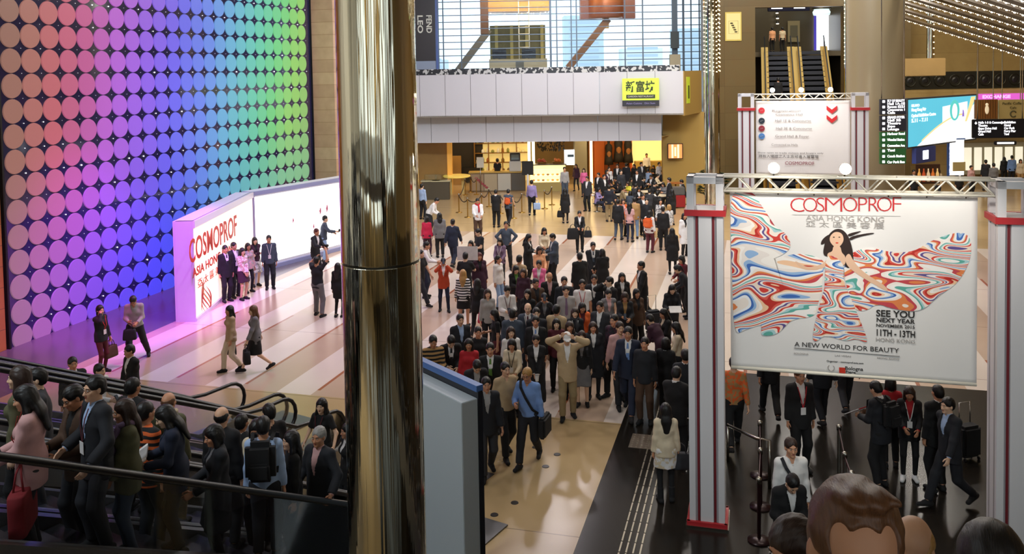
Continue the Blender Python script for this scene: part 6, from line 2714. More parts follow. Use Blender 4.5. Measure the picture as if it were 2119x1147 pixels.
# ------------------------------------------------------------------ the crowd
# head-top pixel | sex | facing | pose | top | bottom | hair | options | label
CROWD = '''
207,633|f|70|call|knit/ink|leggings/maroon|tail/k|lanyard=red|dark dressed woman at the purple floor edge with a red lanyard, hand to her face
275,612|m|15|slouch|shirt/lgrey|trousers/ink|short/k|H=1.74|man in grey shirt with bowed head and wide stance below the discs
523,634|f|-65|walk|jacket/grey|skirt/black|long/n|under=lgrey|long haired woman in grey jacket and black skirt striding on the pale floor
474,634|f|-50|stroll|knit/beige|trousers/cream|long/k||dark haired woman just left of the striding woman in grey jacket
655,532|m|160|camera_high|tee/ink|trousers/grey|short/k||man seen from behind lifting a camera, black top and grey trousers
699,545|f|165|stand|knit/black|short_skirt/black|long/k|tights|long haired woman in black right next to the chrome column, back turned
655,474|m|60|reach|jacket/ink|trousers/ink|short/r||man with reddish hair in dark jacket by the white lightbox
673,447|m|100|reach|knit/steel|jeans/jean|short/k||man holding up a camera in front of the white lightbox
470,508|m|45|stand|jacket/black|trousers/black|short/k|tie=ink|leftmost man in black suit of the group at the glowing poster
484,503|m|50|stand_easy|jacket/ink|trousers/ink|short/k|lanyard=white|second man in black suit of the group at the glowing poster
497,514|f|55|hold_low|blouse/rose*white|short_skirt/plum|bob/k||short woman in pale print blouse and dark skirt at the glowing poster
513,504|f|45|stand|blouse/lgrey*rose|leggings/black|long/k||long haired woman in pale print top and black leggings at the glowing poster
527,492|f|40|crossed|jacket/plum|skirt/lgrey*white|bob/k|under=black|woman in plum jacket and pale patterned skirt beside the glowing poster
556,488|m|20|stand|knit/steel|trousers/ink|short/k|lanyard=white|man in grey knit standing alone right of the poster group
267,715|m|-40|hold_low|jacket/black|trousers/ink|short/k|lgrey|man in black suit on the purple floor behind the farthest escalator
206,755|m|75|reach|shirt/white|trousers/ink|short/k||man in white shirt holding out a phone by the left guard rail
150,741|m|40|stand|jacket/black|trousers/black|short/k||man in black jacket behind the guard rail at far left
873,381|m|150|stand|shirt/sky|trousers/ink|short/k||man in pale blue shirt behind the chrome column edge near the cafe counters
904,409|m|80|bend|shirt/white|trousers/ink|short/k||man in white shirt leaning to the right near the cafe ropes
883,448|f|170|stand|knit/crimson|trousers/plum|bob/k||person in bright crimson top seen from behind by the chrome column
909,441|m|-170|stand|jacket/grey|trousers/black|long/k||long haired person in grey jacket between the crimson top and the navy suit
937,454|m|165|walk_b|jacket/navy|trousers/navy|short/k||man in navy suit walking away near the chrome column
989,474|m|-60|phone|tee/ink|trousers/black|short/k||stocky man in dark tee looking left in mid hall behind the placard
974,499|f|-20|stand|knit/ink|leggings/black|bob/k||short dark girl left of the stocky man in dark tee
883,501|m|80|reach|shirt/white|trousers/navy|short/k||young man in white shirt reaching right beside the chrome column
871,518|m|60|walk|tee/black|trousers/ink|short/k||man in black tee half hidden by the chrome column, striding
917,535|f|5|camera|jacket/rust|jeans/navy|short/k||woman in orange red jacket holding a phone before her face
963,523|m|175|reach|tee/black|trousers/black|short/k||broad man in black seen from behind holding a white placard
992,524|f|10|stand|coat/plum|leggings/black|long/r|under=black|woman with reddish hair in dark plum coat beside the placard man
958,559|f|175|stroll|knit/black+white|short_skirt/black|long/y||blonde woman in black and white striped top seen from behind
988,578|f|165|walk|knit/black|leggings/black|long/k||black haired woman with a magenta bag walking away
1047,459|m|0|akimbo|shirt/steel|trousers/black|short/k||man in dark steel shirt with elbows out in the middle of the hall
1034,494|f|-15|hold|knit/mauve|trousers/ink|long/k|lanyard=white|woman in mauve top in front of the man with elbows out
1031,530|f|50|stand|blouse/white|jeans/jean|tail/k||woman in white blouse and light jeans seen from the side
1075,529|m|150|stand|tee/beige|trousers/ink|short/k||man in beige tee with his back turned right of the white blouse
1094,485|f|60|phone|coat/black|leggings/black|long/k||long haired woman in black coat left of the dark grey suit
1126,472|f|10|hold|blouse/cream|skirt/black|long/k||long haired woman in cream blouse behind the dark grey suit
1143,484|m|-70|phone|jacket/steel|trousers/black|short/k||man in dark grey suit bowing over a phone
1116,511|f|15|hold|blouse/peach|trousers/ink|bob/b||woman in peach blouse in front of the dark grey suit
1115,540|f|-10|hold_low|jacket/pink|trousers/ink|tail/k|under=white|woman in bright pink jacket in the middle of the crowd
1070,552|f|20|phone|jacket/black|trousers/black|bob/k|under=green|woman in black jacket with lime green inside, left of the pink jacket
1080,556|f|-15|stand|knit/plum|trousers/black|long/b||brown haired woman in plum between lime green and pink jackets
1045,592|m|10|phone|shirt/white|trousers/ink|short/k|lanyard=maroon|man in white shirt with lanyard looking at his phone
1137,565|m|0|stand|jacket/black|trousers/black|fringe/k|under=rose,glasses|balding man with glasses in black suit right of the pink jacket
1026,393|m|170|hold|jacket/black|trousers/black|short/k||person in black suit seen from behind in the roped queue
1052,392|m|165|walk_b|vest/steel|trousers/black|short/k|under=steel|man in steel blue vest walking away through the roped queue
988,411|m|10|hold|knit/white|trousers/brown|short/k||person in white with a red scarf in front of the roped queue
1100,373|m|172|stroll|shirt/lilac|trousers/black|crop/k||man in pale lilac shirt walking to the cafe with a shopping bag
1029,325|f|180|hold|tee/black|trousers/black|bun/k|F=51.6|cafe server in black tee at the bar
1168,346|m|5|stand|shirt/lgrey|trousers/steel|short/k||man in pale grey shirt in front of the pastry case
1169,391|f|175|stand|coat/black|tights/black|long/k||woman in long black coat standing on the golden floor
1192,340|f|-20|stroll|knit/plum|leggings/black|long/k||slim woman in plum walking from the grey pillar
1208,349|f|-10|stroll|knit/pink|leggings/ink|bob/b||woman in pink top with a green bag near the grey pillar
1199,437|f|0|hold|jacket/black|trousers/black|tail/k|under=white|woman in black suit with large black bag on the golden floor edge
1227,502|m|0|hold_low|jacket/ink|trousers/black|short/k|tie=steel|man in black suit and tie between two people in black
1199,524|m|-160|stand|coat/black|trousers/black|short/k||black coated person left of the man with tie, back turned
1246,516|f|-170|hold|coat/black|leggings/black|bob/k||black coated woman right of the man with tie, back turned
1260,383|m|175|stand|knit/navy+black|trousers/khaki|short/k||big man in dark striped jacket and khaki trousers seen from behind
1279,413|m|160|stroll|jacket/black|jeans/steel|short/k||man in black jacket and dark jeans left of the small group
1289,412|f|20|stand|vest/orange|trousers/black|bob/b|under=rose|woman in orange vest next to the black jacket
1314,409|m|175|stand|knit/tan|jeans/jean|short/k||person in tan top and light jeans seen from behind
1303,420|f|160|stand|tee/rose|jeans/navy|long/k||girl in rose tee left of the light jeans
1337,411|m|-5|stand|jacket/black|trousers/black|short/k|under=ink|man in black facing the camera in the group by the tables
1344,436|f|150|stand|knit/white|trousers/maroon|long/k||girl in white with a red bag on her back, back turned
1366,412|f|15|stand|blouse/grey*white|trousers/black|long/k||woman in grey printed blouse behind the red bag
1372,428|m|165|stand|knit/black|trousers/black|short/k||man in black just right of the red bag
1384,424|f|-150|stand|blouse/lgrey*white|trousers/cream|bob/y||blonde woman in pale print by the gate tower
1391,473|f|170|stand|coat/black|tights/black|long/k||woman in black coat with long hair near the gate tower, back turned
1416,442|f|20|stand|coat/white|trousers/black|long/k|under=black|woman in white coat half hidden by the gate tower
1410,530|f|-60|hold|jacket/maroon|trousers/black|bob/k|under=red|woman in maroon jacket at the gate tower edge
1401,548|f|-100|bend|knit/ink|trousers/black|tail/k||woman bending at the gate tower edge
1326,542|m|-75|walk|jacket/black|trousers/black|short/k||man in black suit striding left with a trolley
1391,590|f|0|read|jacket/ink|trousers/black|long/k|under=black|woman with long black hair reading a paper left of the gate tower
1230,570|m|-10|stand|jacket/ink|trousers/black|short/k|under=white,glasses|man with glasses in black jacket in front of the tie man
1168,574|m|0|stand|jacket/ink|trousers/black|short/k|under=grey|man in dark jacket peeping between the pale shirts
1171,593|m|0|stand|shirt/lgrey|trousers/ink|short/k|tie=mauve|man in pale grey shirt and mauve tie in mid crowd
1204,580|m|-5|stand|tee/white|trousers/ink|short/k|lanyard=red|man in white tee with red lanyard in mid crowd
1260,574|m|-60|call|jacket/black|trousers/black|short/k||man in black touching his face beside the glasses man
1287,566|f|0|stand|coat/black|trousers/black|long/k||long haired woman in black in front of the striding suit
1294,605|f|-5|phone|jacket/ink|trousers/black|bob/b|under=tan,glasses|woman with glasses and tan top holding a phone
1260,600|f|5|hold|vest/grey|trousers/maroon|short/k|under=rose|person in grey vest holding a white cup
1204,630|f|10|hold|jacket/orange|trousers/black|bob/k|under=maroon|woman in orange jacket in the thick of the crowd
1177,642|f|0|stand|knit/ink|trousers/black|bob/b|lanyard=white|woman with dark scarf in front of the pale grey shirt
1126,608|f|0|camera|jacket/ink|trousers/black|short/k|under=grey|person lifting a phone to the face behind the bald man
1149,636|m|160|stand|coat/beige|trousers/black|short/k||person in beige coat seen from behind next to the bald man
1092,600|f|-20|stand|jacket/black|trousers/black|bob/k|under=ink|woman in black just above the bald man
1108,578|m|20|stand|jacket/brown|trousers/black|short/k|under=ink|man in brown jacket behind the lime green woman
1092,629|m|-5|stand|jacket/steel|trousers/steel|bald/k|tie=maroon,lanyard=white|bald man in grey suit with badge
1111,652|m|-5|stand|jacket/black|trousers/black|short/k|tie=blue|man in black suit with blue tie right of the bald man
1022,642|f|-75|bag_hold|tee/black|skirt/maroon|long/k||woman with long black hair in black tee, turned to the left
952,652|m|20|stand|jacket/ink|trousers/ink|short/k|under=sky|man in dark suit with open blue collar behind the striped sweater
897,695|m|15|hold|knit/black+tan|trousers/black|crop/k||young man in black and mustard striped sweater by the totem sign
944,697|m|15|slouch|jacket/black|trousers/black|short/k|tie=ink|man in black suit with bowed head right of the striped sweater
989,678|f|10|stand|knit/black|trousers/black|short/k||woman in dark green black top behind the bowed men
1012,713|m|0|stand|jacket/black|trousers/black|short/k|tie=green|man in black suit with green tie behind the grey shirt walker
989,743|m|15|slouch|jacket/ink|trousers/ink|short/k|under=lgrey|man in ink suit looking down beside the totem sign
958,700|f|0|stand|knit/red|trousers/black|bob/k||person in red top glimpsed behind the bowed men
1057,678|f|10|stand|blouse/white|skirt/black|long/b||woman with long brown hair in white blouse behind the white blouse with necklace
1059,703|f|-10|hold|blouse/cream|trousers/black|bob/k|lanyard=black|woman with bobbed hair in cream blouse and black lanyard
1109,694|f|-5|hold_low|jacket/black|long_skirt/black|short/k|under=white|woman in black suit and long skirt holding a white cup
1173,689|m|0|brow|jacket/beige|trousers/khaki|cap/white|H=1.76,under=white|man in white cap with both hands at his brow, beige jacket and khaki trousers
1186,666|f|5|stand|knit/ink|trousers/black|long/b||young woman looking over the man in white cap
1206,684|f|-10|stand|jacket/black|skirt/grey|long/b|under=grey|woman in grey dress and black cardigan right of the white cap
1226,668|f|0|stand|coat/ink|leggings/ink|long/b||woman in ink coat right behind the grey dress
1258,654|m|-40|stroll|knit/plum*ink|trousers/black|short/k||man in plum patterned sweater left of the rose shirt
1283,668|m|10|stroll|shirt/rose|trousers/ink|short/b|H=1.78|man in rose shirt walking beside the navy suit
1299,678|m|-15|walk_b|jacket/navy|trousers/navy|short/k|tie=blue,H=1.84|tall man in navy suit and blue tie walking towards the camera
1345,650|f|-140|bend|jacket/plum|trousers/brown|short/k|under=ink|person bending away in plum jacket and brown trousers
1373,640|f|-70|hold|jacket/black|trousers/black|long/k|under=cream|woman in profile in black pointing left by the gate tower
1398,668|f|-100|hold|blouse/cream|skirt/black|long/k||woman with long black hair and cream sleeves by the gate tower
1378,700|f|150|stand|jacket/black|trousers/black|bob/k||woman in black near the start of the guide strip
1418,724|m|175|stand|jacket/ink|trousers/ink|crop/k|under=white|man in ink jacket with white collar seen from behind at the gate tower
1400,760|m|150|hold|jacket/black|trousers/black|short/k||man in black at the steel rail loop left of the gate
1377,836|f|178|stand|knit/cream|short_skirt/white*cream|long/k|tights,boots|woman in cream cardigan and white frilled skirt with black tights, back turned
1006,783|m|10|stroll|jacket/ink|trousers/char|short/k|H=1.74,under=lgrey|man in dark jacket close beside the totem sign
1049,753|m|25|stroll|shirt/beige|trousers/ink|crop/k|H=1.75|man in beige grey shirt walking behind the blue shirt
1087,762|m|-20|bag_hold|shirt/blue|trousers/ink|crop/y|H=1.76,glasses|man in bright blue shirt with a black shoulder bag
1130,640|m|0|stand|jacket/ink|trousers/black|short/k|under=steel|man in ink jacket behind the blue tie man
1240,625|m|-25|stand|jacket/char|trousers/black|short/k|under=white|man in charcoal jacket between grey vest and glasses woman
1060,640|m|175|stand|jacket/steel|trousers/black|short/k||man in steel jacket seen from behind left of the bald man
1013,600|f|10|stand|blouse/lgrey|trousers/black|bob/b||woman in pale grey blouse left of the white shirt with lanyard
1316,600|f|20|stand|jacket/brown|trousers/black|bob/k|under=ink|woman in brown jacket right of the glasses woman
1150,655|f|0|stand|knit/maroon|trousers/black|bob/k||woman in maroon knit above the white cap
1334,700|m|-20|stand|knit/ink|trousers/brown|short/k||man in dark knit right behind the tall navy suit
1655,764|m|5|stand|jacket/black|trousers/black|short/n|lanyard=red,H=1.80|man in black suit with red lanyard and badge under the banner
1812,790|m|-150|read|jacket/ink|trousers/black|short/k|H=1.76|man with a backpack reading a brochure under the banner
1880,800|f|-20|hold|jacket/black|leggings/black|bob/b|shoes=white,under=red,lanyard=white|woman in black jacket and white trainers under the banner
1957,822|m|-75|walk|jacket/ink|trousers/ink|short/k|H=1.77,under=sky|man in dark suit striding left on the dark floor
1848,785|f|170|stand|knit/red|trousers/black|bob/k||person in red top behind the woman in white trainers
1940,800|m|-170|stand|jacket/black|trousers/black|short/k||man in black behind the striding suit on the dark floor
1518,740|m|170|walk|shirt/orange*tan|trousers/black|short/k||person in orange checked shirt just right of the left gate tower
1592,692|m|175|walk_b|jacket/black|trousers/black|short/k||walker in black whose legs show below the banner, leftmost
1701,700|m|-175|stroll|jacket/ink|trousers/ink|short/k||walker in ink whose legs show below the banner middle
1750,680|m|170|walk|jacket/char|trousers/char|short/k||walker in charcoal whose legs show below the banner, right of middle
1637,910|m|0|stand|shirt/white|trousers/ink|crop/b|H=1.80|heavy man in white shirt with a diagonal black strap
1640,981|m|5|slouch|jacket/black|trousers/black|short/k|under=white,lanyard=black|man in black jacket with bowed head in front of the white shirt
1891,352|m|0|stand|jacket/ink|trousers/ink|short/k||dark person in front of the bottle poster
1942,350|f|-60|stand|knit/beige|trousers/ink|bob/b||woman in beige by the bottle poster
2010,343|f|10|stand|knit/rose|trousers/ink|short/k||woman in rose knit before the lit niches
2040,331|m|160|stand|jacket/ink|trousers/ink|short/k||man in dark jacket before the lit niches, left of the grey one
2056,338|m|175|stand|jacket/grey|trousers/ink|short/k||man in grey jacket before the lit niches
2078,325|f|150|stand|knit/black|trousers/black|long/k||long haired woman in black before the lit niches
2094,322|m|170|stand|knit/blue|trousers/ink|short/k||man in blue before the lit niches
2112,330|f|-20|stand|knit/cream|trousers/tan|bob/b||woman in cream at the far right edge
1985,352|f|0|stand|jacket/black|trousers/black|bob/k||woman in black beside the upright white lit panel
1598,62|m|178|stand|tee/peach|trousers/black|short/k|Z=8,F=54.2|left of two people in pale tops at the top of the stone hall escalator
1619,62|m|178|stand|tee/cream|trousers/black|short/k|Z=8,F=54.2|right of two people in pale tops at the top of the stone hall escalator
'''
SEATED = '''
1246,372|f|120|sit|knit/ink|trousers/black|bob/k|woman in ink knit at the leftmost cafe table
1232,388|f|60|sit|knit/lilac|jeans/navy|long/k|woman in lilac at the leftmost cafe table
1250,362|m|20|stand|jacket/black|trousers/black|short/k|man in black standing before the orange shop
1262,346|f|10|stand|shirt/white|skirt/black|bun/k|waitress in white before the orange shop
1272,366|m|-100|sit_lean|jacket/black|trousers/black|short/k|man in black leaning over a table below the orange shop
1285,352|m|15|stand|knit/char|trousers/black|short/k|man in charcoal knit standing in the middle of the diners
1298,376|f|-60|sit|tee/yellow|trousers/ink|bob/b|diner in bright yellow top
1291,386|m|90|sit|jacket/khaki|trousers/tan|short/k|diner in khaki jacket in front of the yellow top
1309,368|f|30|sit|knit/olive|trousers/black|long/k|long haired diner in olive
1318,352|m|-20|stand|jacket/black|trousers/black|short/k|tall man in black standing between the diners
1330,366|m|80|sit_lean|jacket/ink|trousers/black|short/k|diner in ink jacket bending over the middle table
1341,349|m|160|sit|shirt/sky|trousers/ink|short/k|diner in pale blue shirt, back turned
1352,342|f|-30|sit|knit/black|trousers/black|bob/k|diner in black with bobbed hair near the food stall
1364,336|f|20|stand|blouse/white|trousers/black|bun/k|cook in white before the food stall
1338,318|m|0|stand|shirt/white|trousers/black|short/k|cook in white behind the food stall counter
1378,340|m|-70|sit|jacket/black|trousers/black|short/k|diner in black right of the food stall
1384,368|m|-90|stand|jacket/ink|trousers/black|short/k|man in ink jacket standing right of the diners
1372,378|f|-40|sit|knit/grey|trousers/black|long/k|long haired diner in grey before the standing ink jacket
1356,376|m|110|sit_lean|knit/black|trousers/black|short/k|diner in black knit at the front table
1322,388|f|10|sit|jacket/black|skirt/black|long/k|long haired diner in black at the front table, left side
1344,392|m|170|sit|jacket/char|trousers/black|short/k|diner in charcoal at the front table, back turned
1399,338|f|-100|sit|jacket/black|trousers/black|long/k|long haired diner in black below the orange poster
1416,350|m|-60|sit|knit/lgrey|trousers/ink|short/k|diner in pale grey at the right edge of the tables
1304,396|f|150|sit|knit/steel|jeans/navy|bob/k|diner in steel blue at the front left, back turned
1222,366|m|-30|stand|jacket/char|trousers/black|short/k|man in charcoal jacket standing right of the grey pillar
1361,360|f|60|sit|blouse/cream|trousers/black|bun/k|diner in cream blouse in the middle of the tables
1330,402|m|20|stand|jacket/ink|trousers/black|short/k|man in ink jacket standing before the front table
1390,392|f|-150|stand|coat/black|leggings/black|long/k|woman in black coat standing beside the bin trolley
1256,352|f|40|stand|jacket/plum|trousers/black|bob/k|woman in plum jacket at the left of the orange shop
1276,340|m|-15|stand|jacket/black|trousers/black|short/k|man in black in front of the middle mannequin
1296,338|m|165|stand|coat/ink|trousers/black|short/k|man in ink coat facing the orange shop, back turned
1312,340|f|-30|stand|knit/black|trousers/black|long/k|long haired woman in black at the right of the orange shop
1327,336|m|20|stand|jacket/char|trousers/black|short/k|man in charcoal jacket between the orange shop and the food stall
1371,352|m|-150|sit|jacket/ink|trousers/black|short/k|diner in ink jacket below the food stall, back turned
1347,362|m|-40|sit|jacket/black|trousers/black|short/k|diner in black jacket left of the cream blouse diner
1316,380|m|140|sit|knit/char|trousers/black|short/k|diner in charcoal knit behind the steel blue diner
1282,376|f|-110|sit|knit/black|trousers/black|bob/k|diner in black knit beside the khaki jacket diner
1268,392|m|30|sit|jacket/ink|trousers/black|short/k|diner in ink jacket at the front left tables
1385,352|f|-120|sit|knit/plum|trousers/black|long/k|long haired diner in plum near the orange poster
1410,372|m|-90|sit|jacket/black|trousers/black|short/k|diner in black beside the orange table
1360,396|f|170|stand|jacket/black|trousers/black|tail/k|woman in black with tied hair before the front tables, back turned
1238,358|m|-40|stand|jacket/black|trousers/black|short/k|man in black between the grey pillar and the orange shop
'''


def parse_opts(s):
    kw = {}
    for p in filter(None, s.split(',')):
        if '=' in p:
            a, b = p.split('=')
            kw[a] = b
        else:
            kw[p] = True
    return kw


FOLK = {}
PLACED = []


def add_row(ln, group=None):
    f = [x.strip() for x in ln.split('|')]
    if len(f) == 8:
        f.insert(7, '')
    pos, sex, face, pose, top, bottom, hair, opts, label = f
    px, py = [float(v) for v in pos.split(',')]
    k = parse_opts(opts)
    rr = random.Random(int(px * 7 + py))
    H = float(k.get('H', (1.73 if sex == 'm' else 1.60) + rr.uniform(-.03, .04)))
    z0 = float(k.get('Z', 0))
    p = POSES[pose]
    drop = (.915 - p.get('pel', .915)) + .50 * (1 - math.cos(math.radians(p.get('lean', 0)))) + .10 * (1 - math.cos(math.radians(p.get('pitch', 0))))
    drop *= H / 1.72
    F_ = k.get('F')
    q = at(px, py, float(F_)) if F_ else fl(px, py, z0 + H - drop)
    if F_:
        H = min(max(q[2] - z0, 1.5), 1.9)
    # the head is ahead of the feet when a figure leans or sits forward
    sh = skel(pose, sex)['head'] * H / 1.72
    a = math.radians(float(face))
    x = q[0] - (sh[0] * math.cos(a) - sh[1] * math.sin(a))
    y = q[1] - (sh[0] * math.sin(a) + sh[1] * math.cos(a)) if not F_ else q[1]
    PLACED.append(dict(x=x, y=y, z=z0, free=not F_, args=(float(face), sex, pose, top, bottom, hair, label, H), k=k, group=group))


def settle():
    for _ in range(30):
        for i, a in enumerate(PLACED):
            for b in PLACED[i + 1:]:
                if abs(a['z'] - b['z']) > .1:
                    continue
                dx, dy = b['x'] - a['x'], b['y'] - a['y']
                d = math.hypot(dx, dy)
                if 1e-4 < d < .50:
                    m = (.50 - d) * .3
                    # mostly along the line of sight, so that nobody slides sideways in view
                    for q, sg in ((a, -1), (b, 1)):
                        if q['free']:
                            q['x'] += sg * m * dx / d * .6
                            q['y'] += sg * m * (dy / d if abs(dy) > .05 else .5)


def raise_folk(P):
    x, y, z0, k, group = P['x'], P['y'], P['z'], P['k'], P['group']
    face, sex, pose, top, bottom, hair, label, H = P['args']
    lod = 0 if y < 14 else 1 if y < 31 else 2
    r = person((x, y, z0), face, sex, pose, top, bottom, hair, label, H, shoes=k.get('shoes', 'black'), lod=lod, under=k.get('under'), tie=k.get('tie'), lanyard=k.get('lanyard', False), extra=' '.join(e for e in ('tights', 'boots') if e in k), group=group, glasses='glasses' in k)
    FOLK[label] = (r, sex, pose, H)


for ln in CROWD.strip().splitlines():
    add_row(ln)
for ln in SEATED.strip().splitlines():
    add_row(ln, 'people at the cafe tables')
settle()
for P_ in PLACED:
    raise_folk(P_)

# riders of the two nearest escalators: head pixel, lane (metres from the near rail)
RIDERS = '''
60,811,.36|f|-75|hold|jacket/rose|trousers/char|wavy/k|under=black,lanyard=red|woman in rose jacket with red wristband at the far left of the nearest escalator
197,820,.36|m|-42|rail|jacket/ink|trousers/char|short/k|under=sky,lanyard=maroon,glasses|man with glasses in dark jacket resting a hand on the black rail
262,868,.36|f|-60|hold_low|jacket/olive|jeans/steel|long/b|under=mauve|woman with mauve scarf in olive jacket behind the man with glasses
362,880,.36|f|-70|read|jacket/navy|trousers/black|long/k|under=navy|woman in navy reading papers on the nearest escalator
448,880,.36|f|-60|hold|coat/ink|leggings/black|bob/k|under=grey|woman in dark coat holding something before her on the nearest escalator
545,885,.36|m|-175|stand|shirt/sky|trousers/ink|short/k||man in pale blue shirt with black backpack, back turned on the escalator
603,925,.36|f|-65|stand|knit/black|trousers/black|long/k||long haired woman in black just left of the grey haired man
660,907,.36|m|-28|rail|jacket/ink|trousers/ink|short/g|under=rose|grey haired man in dark suit with hand on the black rail
40,768,.9|f|-80|stand|jacket/olive|trousers/black|wavy/b|under=black|long haired woman in profile at the left edge, behind the rose jacket
160,795,.9|m|-35|phone|jacket/brown|trousers/char|short/k|under=black,glasses|man in brown jacket with glasses in the far lane of the nearest escalator
300,838,.9|m|150|stand|knit/orange+black|trousers/ink|short/k||person in orange and black striped top, back turned
458,845,.9|m|170|stand|jacket/black|trousers/black|fringe/k|under=ink|man with a bald crown in black, back turned on the escalator
532,868,.9|f|0|hold|blouse/cream|trousers/ink|bob/k||woman in cream blouse facing back on the escalator
76,765,2.2|m|-60|stand|jacket/char|trousers/char|short/k|under=ink|man in charcoal behind the long haired woman at the left edge
275,820,2.2|m|160|stand|jacket/black|trousers/black|short/k||man in black beyond the orange striped top
348,815,2.2|m|170|stand|jacket/olive|trousers/khaki|fringe/n|under=tan|balding man in olive jacket with a tan scarf on the second escalator
556,838,1.95|m|-140|stand|tee/black|trousers/black|short/k||man in black tee bending his head on the second escalator
500,872,1.9|m|160|stand|jacket/black|trousers/black|short/k||man in black half hidden between the cream blouse and the bald crown
'''
for ln in RIDERS.strip().splitlines():
    f = [x.strip() for x in ln.split('|')]
    pos, sex, face, pose, top, bottom, hair, opts, label = f
    px, py, n = [float(v) for v in pos.split(',')]
    k = parse_opts(opts)
    q0 = ESC0 + EN * n
    q = meet(px, py, q0, EN)
    s = float((q - q0) @ EA)
    step = 9.4 / 24
    i = math.floor(s / step)
    zf = max(0.024, SLOPE * step * (i + 1)) if s > 0 else .024
    lo, hi = (1.58, 1.86) if sex == 'm' else (1.48, 1.72)
    H = min(max(q[2] - zf, lo), hi)
    r = person((q[0], q[1], zf), float(face), sex, pose, top, bottom, hair, label, H, lod=0, under=k.get('under'), lanyard=k.get('lanyard', False), glasses='glasses' in k)
    FOLK[label] = (r, sex, pose, H)
q = fl(665, 827, 1.64)
FOLK['lw'] = (person((q[0], q[1], 0), -20, 'f', 'rail', 'tee/black', 'trousers/black', 'wavy/k', 'woman in black with lanyard stepping up to the second escalator', 1.64, lod=0, lanyard='maroon'), 'f', 'rail', 1.64)
q = at(718, 838, 13.2)
person((q[0], q[1], 0), -60, 'f', 'stand', 'jacket/black', 'trousers/black', 'long/k', 'woman in black peeping past the left edge of the chrome column', 1.62, lod=0)

# the heads right in front of the camera, riding up the escalator below it
for (px, py, Y, sex, face, pose, top, bottom, hair, sk, label, gl) in (
        (1773, 1020, 1.55, 'm', -10, 'stand_up', 'shirt/lgrey', 'trousers/ink', 'quiff/n', 'bd8a68', 'large brown haired head of a man right before the camera', False),
        (1893, 1068, 3.6, 'm', -40, 'look_down', 'jacket/char', 'trousers/ink', 'fringe/y', 'c89a78', 'balding man with fair side hair just right of the large head', True),
        (1652, 1072, 3.4, 'f', -62, 'look_down', 'blouse/lgrey', 'trousers/ink', 'wavy/b', None, 'dark haired woman just left of the large brown haired head', False),
        (2052, 1096, 2.3, 'm', 160, 'stand', 'jacket/black', 'trousers/ink', 'short/k', None, 'black haired head at the bottom right corner', False)):
    q = at(px, py, Y)
    H = 1.76 if sex == 'm' else 1.64
    person((q[0], q[1], q[2] - H), face, sex, pose, top, bottom, hair, label, H, lod=3 if Y < 3 else 0, skin=sk, glasses=gl)
q = at(1610, 132, SY + .6)
person((q[0], q[1], max(0, 8.0 - (SY + 5.6 - q[1]) / HV[1] * 8.0 / 12.6)), 175, 'm', 'stand', 'jacket/black', 'trousers/black', 'short/k', 'dark figure riding up the left stone hall escalator', 1.72, lod=2)

# ------------------------------------------------------------------ what people carry: each thing its own object


def at_hand(label, h='l', off=(0, 0, 0)):
    r, sex, pose, H = FOLK[label]
    J = skel(pose, sex)
    p = J[h + 'wr'] + J[h + 'hd'] * .085
    M = Matrix.LocRotScale(r.location, r.rotation_euler, r.scale)
    return M @ Vector(p + V3(*off)), r


def at_body(label, key, off):
    r, sex, pose, H = FOLK[label]
    J = skel(pose, sex)
    M = Matrix.LocRotScale(r.location, r.rotation_euler, r.scale)
    return M @ Vector(J[key] + V3(*off)), r


def hand_bag(p, rz, w, h, d, c, label, name='handbag', taper=.85, strap=.16, mark=None, cat='bag'):
    """p is the grip point, the bag hangs below it"""
    t = thing(name, label, cat, (p[0], p[1], p[2] - strap - h), rz)
    B = MB()
    B.smooth = True
    vs, n = [], 16
    prof = [(.86, 0), (1, .06), (1, .3), (.5 + .5 * taper, .7), (taper, .96), (taper * .9, 1)]
    for k, zz in prof:
        for i in range(n):
            a = 2 * math.pi * i / n
            ca, sa = math.cos(a), math.sin(a)
            ex = .35
            vs.append((k * w / 2 * math.copysign(abs(ca) ** ex, ca), k * d / 2 * math.copysign(abs(sa) ** ex, sa), zz * h))
    fs = [tuple(range(n - 1, -1, -1)), tuple(range(5 * n, 6 * n))]
    for j in range(5):
        for i in range(n):
            fs.append((j * n + i, j * n + (i + 1) % n, (j + 1) * n + (i + 1) % n, (j + 1) * n + i))
    B.add(vs, fs)
    B.build('body', cloth(c), t)
    for y in (-d * .28, d * .28):
        B = MB()
        B.tube([(-w * .25, y, h * .97), (-w * .18, y * .5, h + strap * .7), (0, 0, h + strap), (w * .18, y * .5, h + strap * .7), (w * .25, y, h * .97)], .009, 6)
        B.build('handle', cloth(c), t)
    if mark:
        B = MB()
        for i in range(3):
            B.poly([(-w * .16 + i * w * .13, -d / 2 - .003, h * .30), (-w * .06 + i * w * .13, -d / 2 - .003, h * .25), (-w * .02 + i * w * .10, -d / 2 - .003, h * .68), (-w * .08 + i * w * .10, -d / 2 - .003, h * .72)], (0, .002, 0))
        B.build('print', cloth(mark), t)
    return t


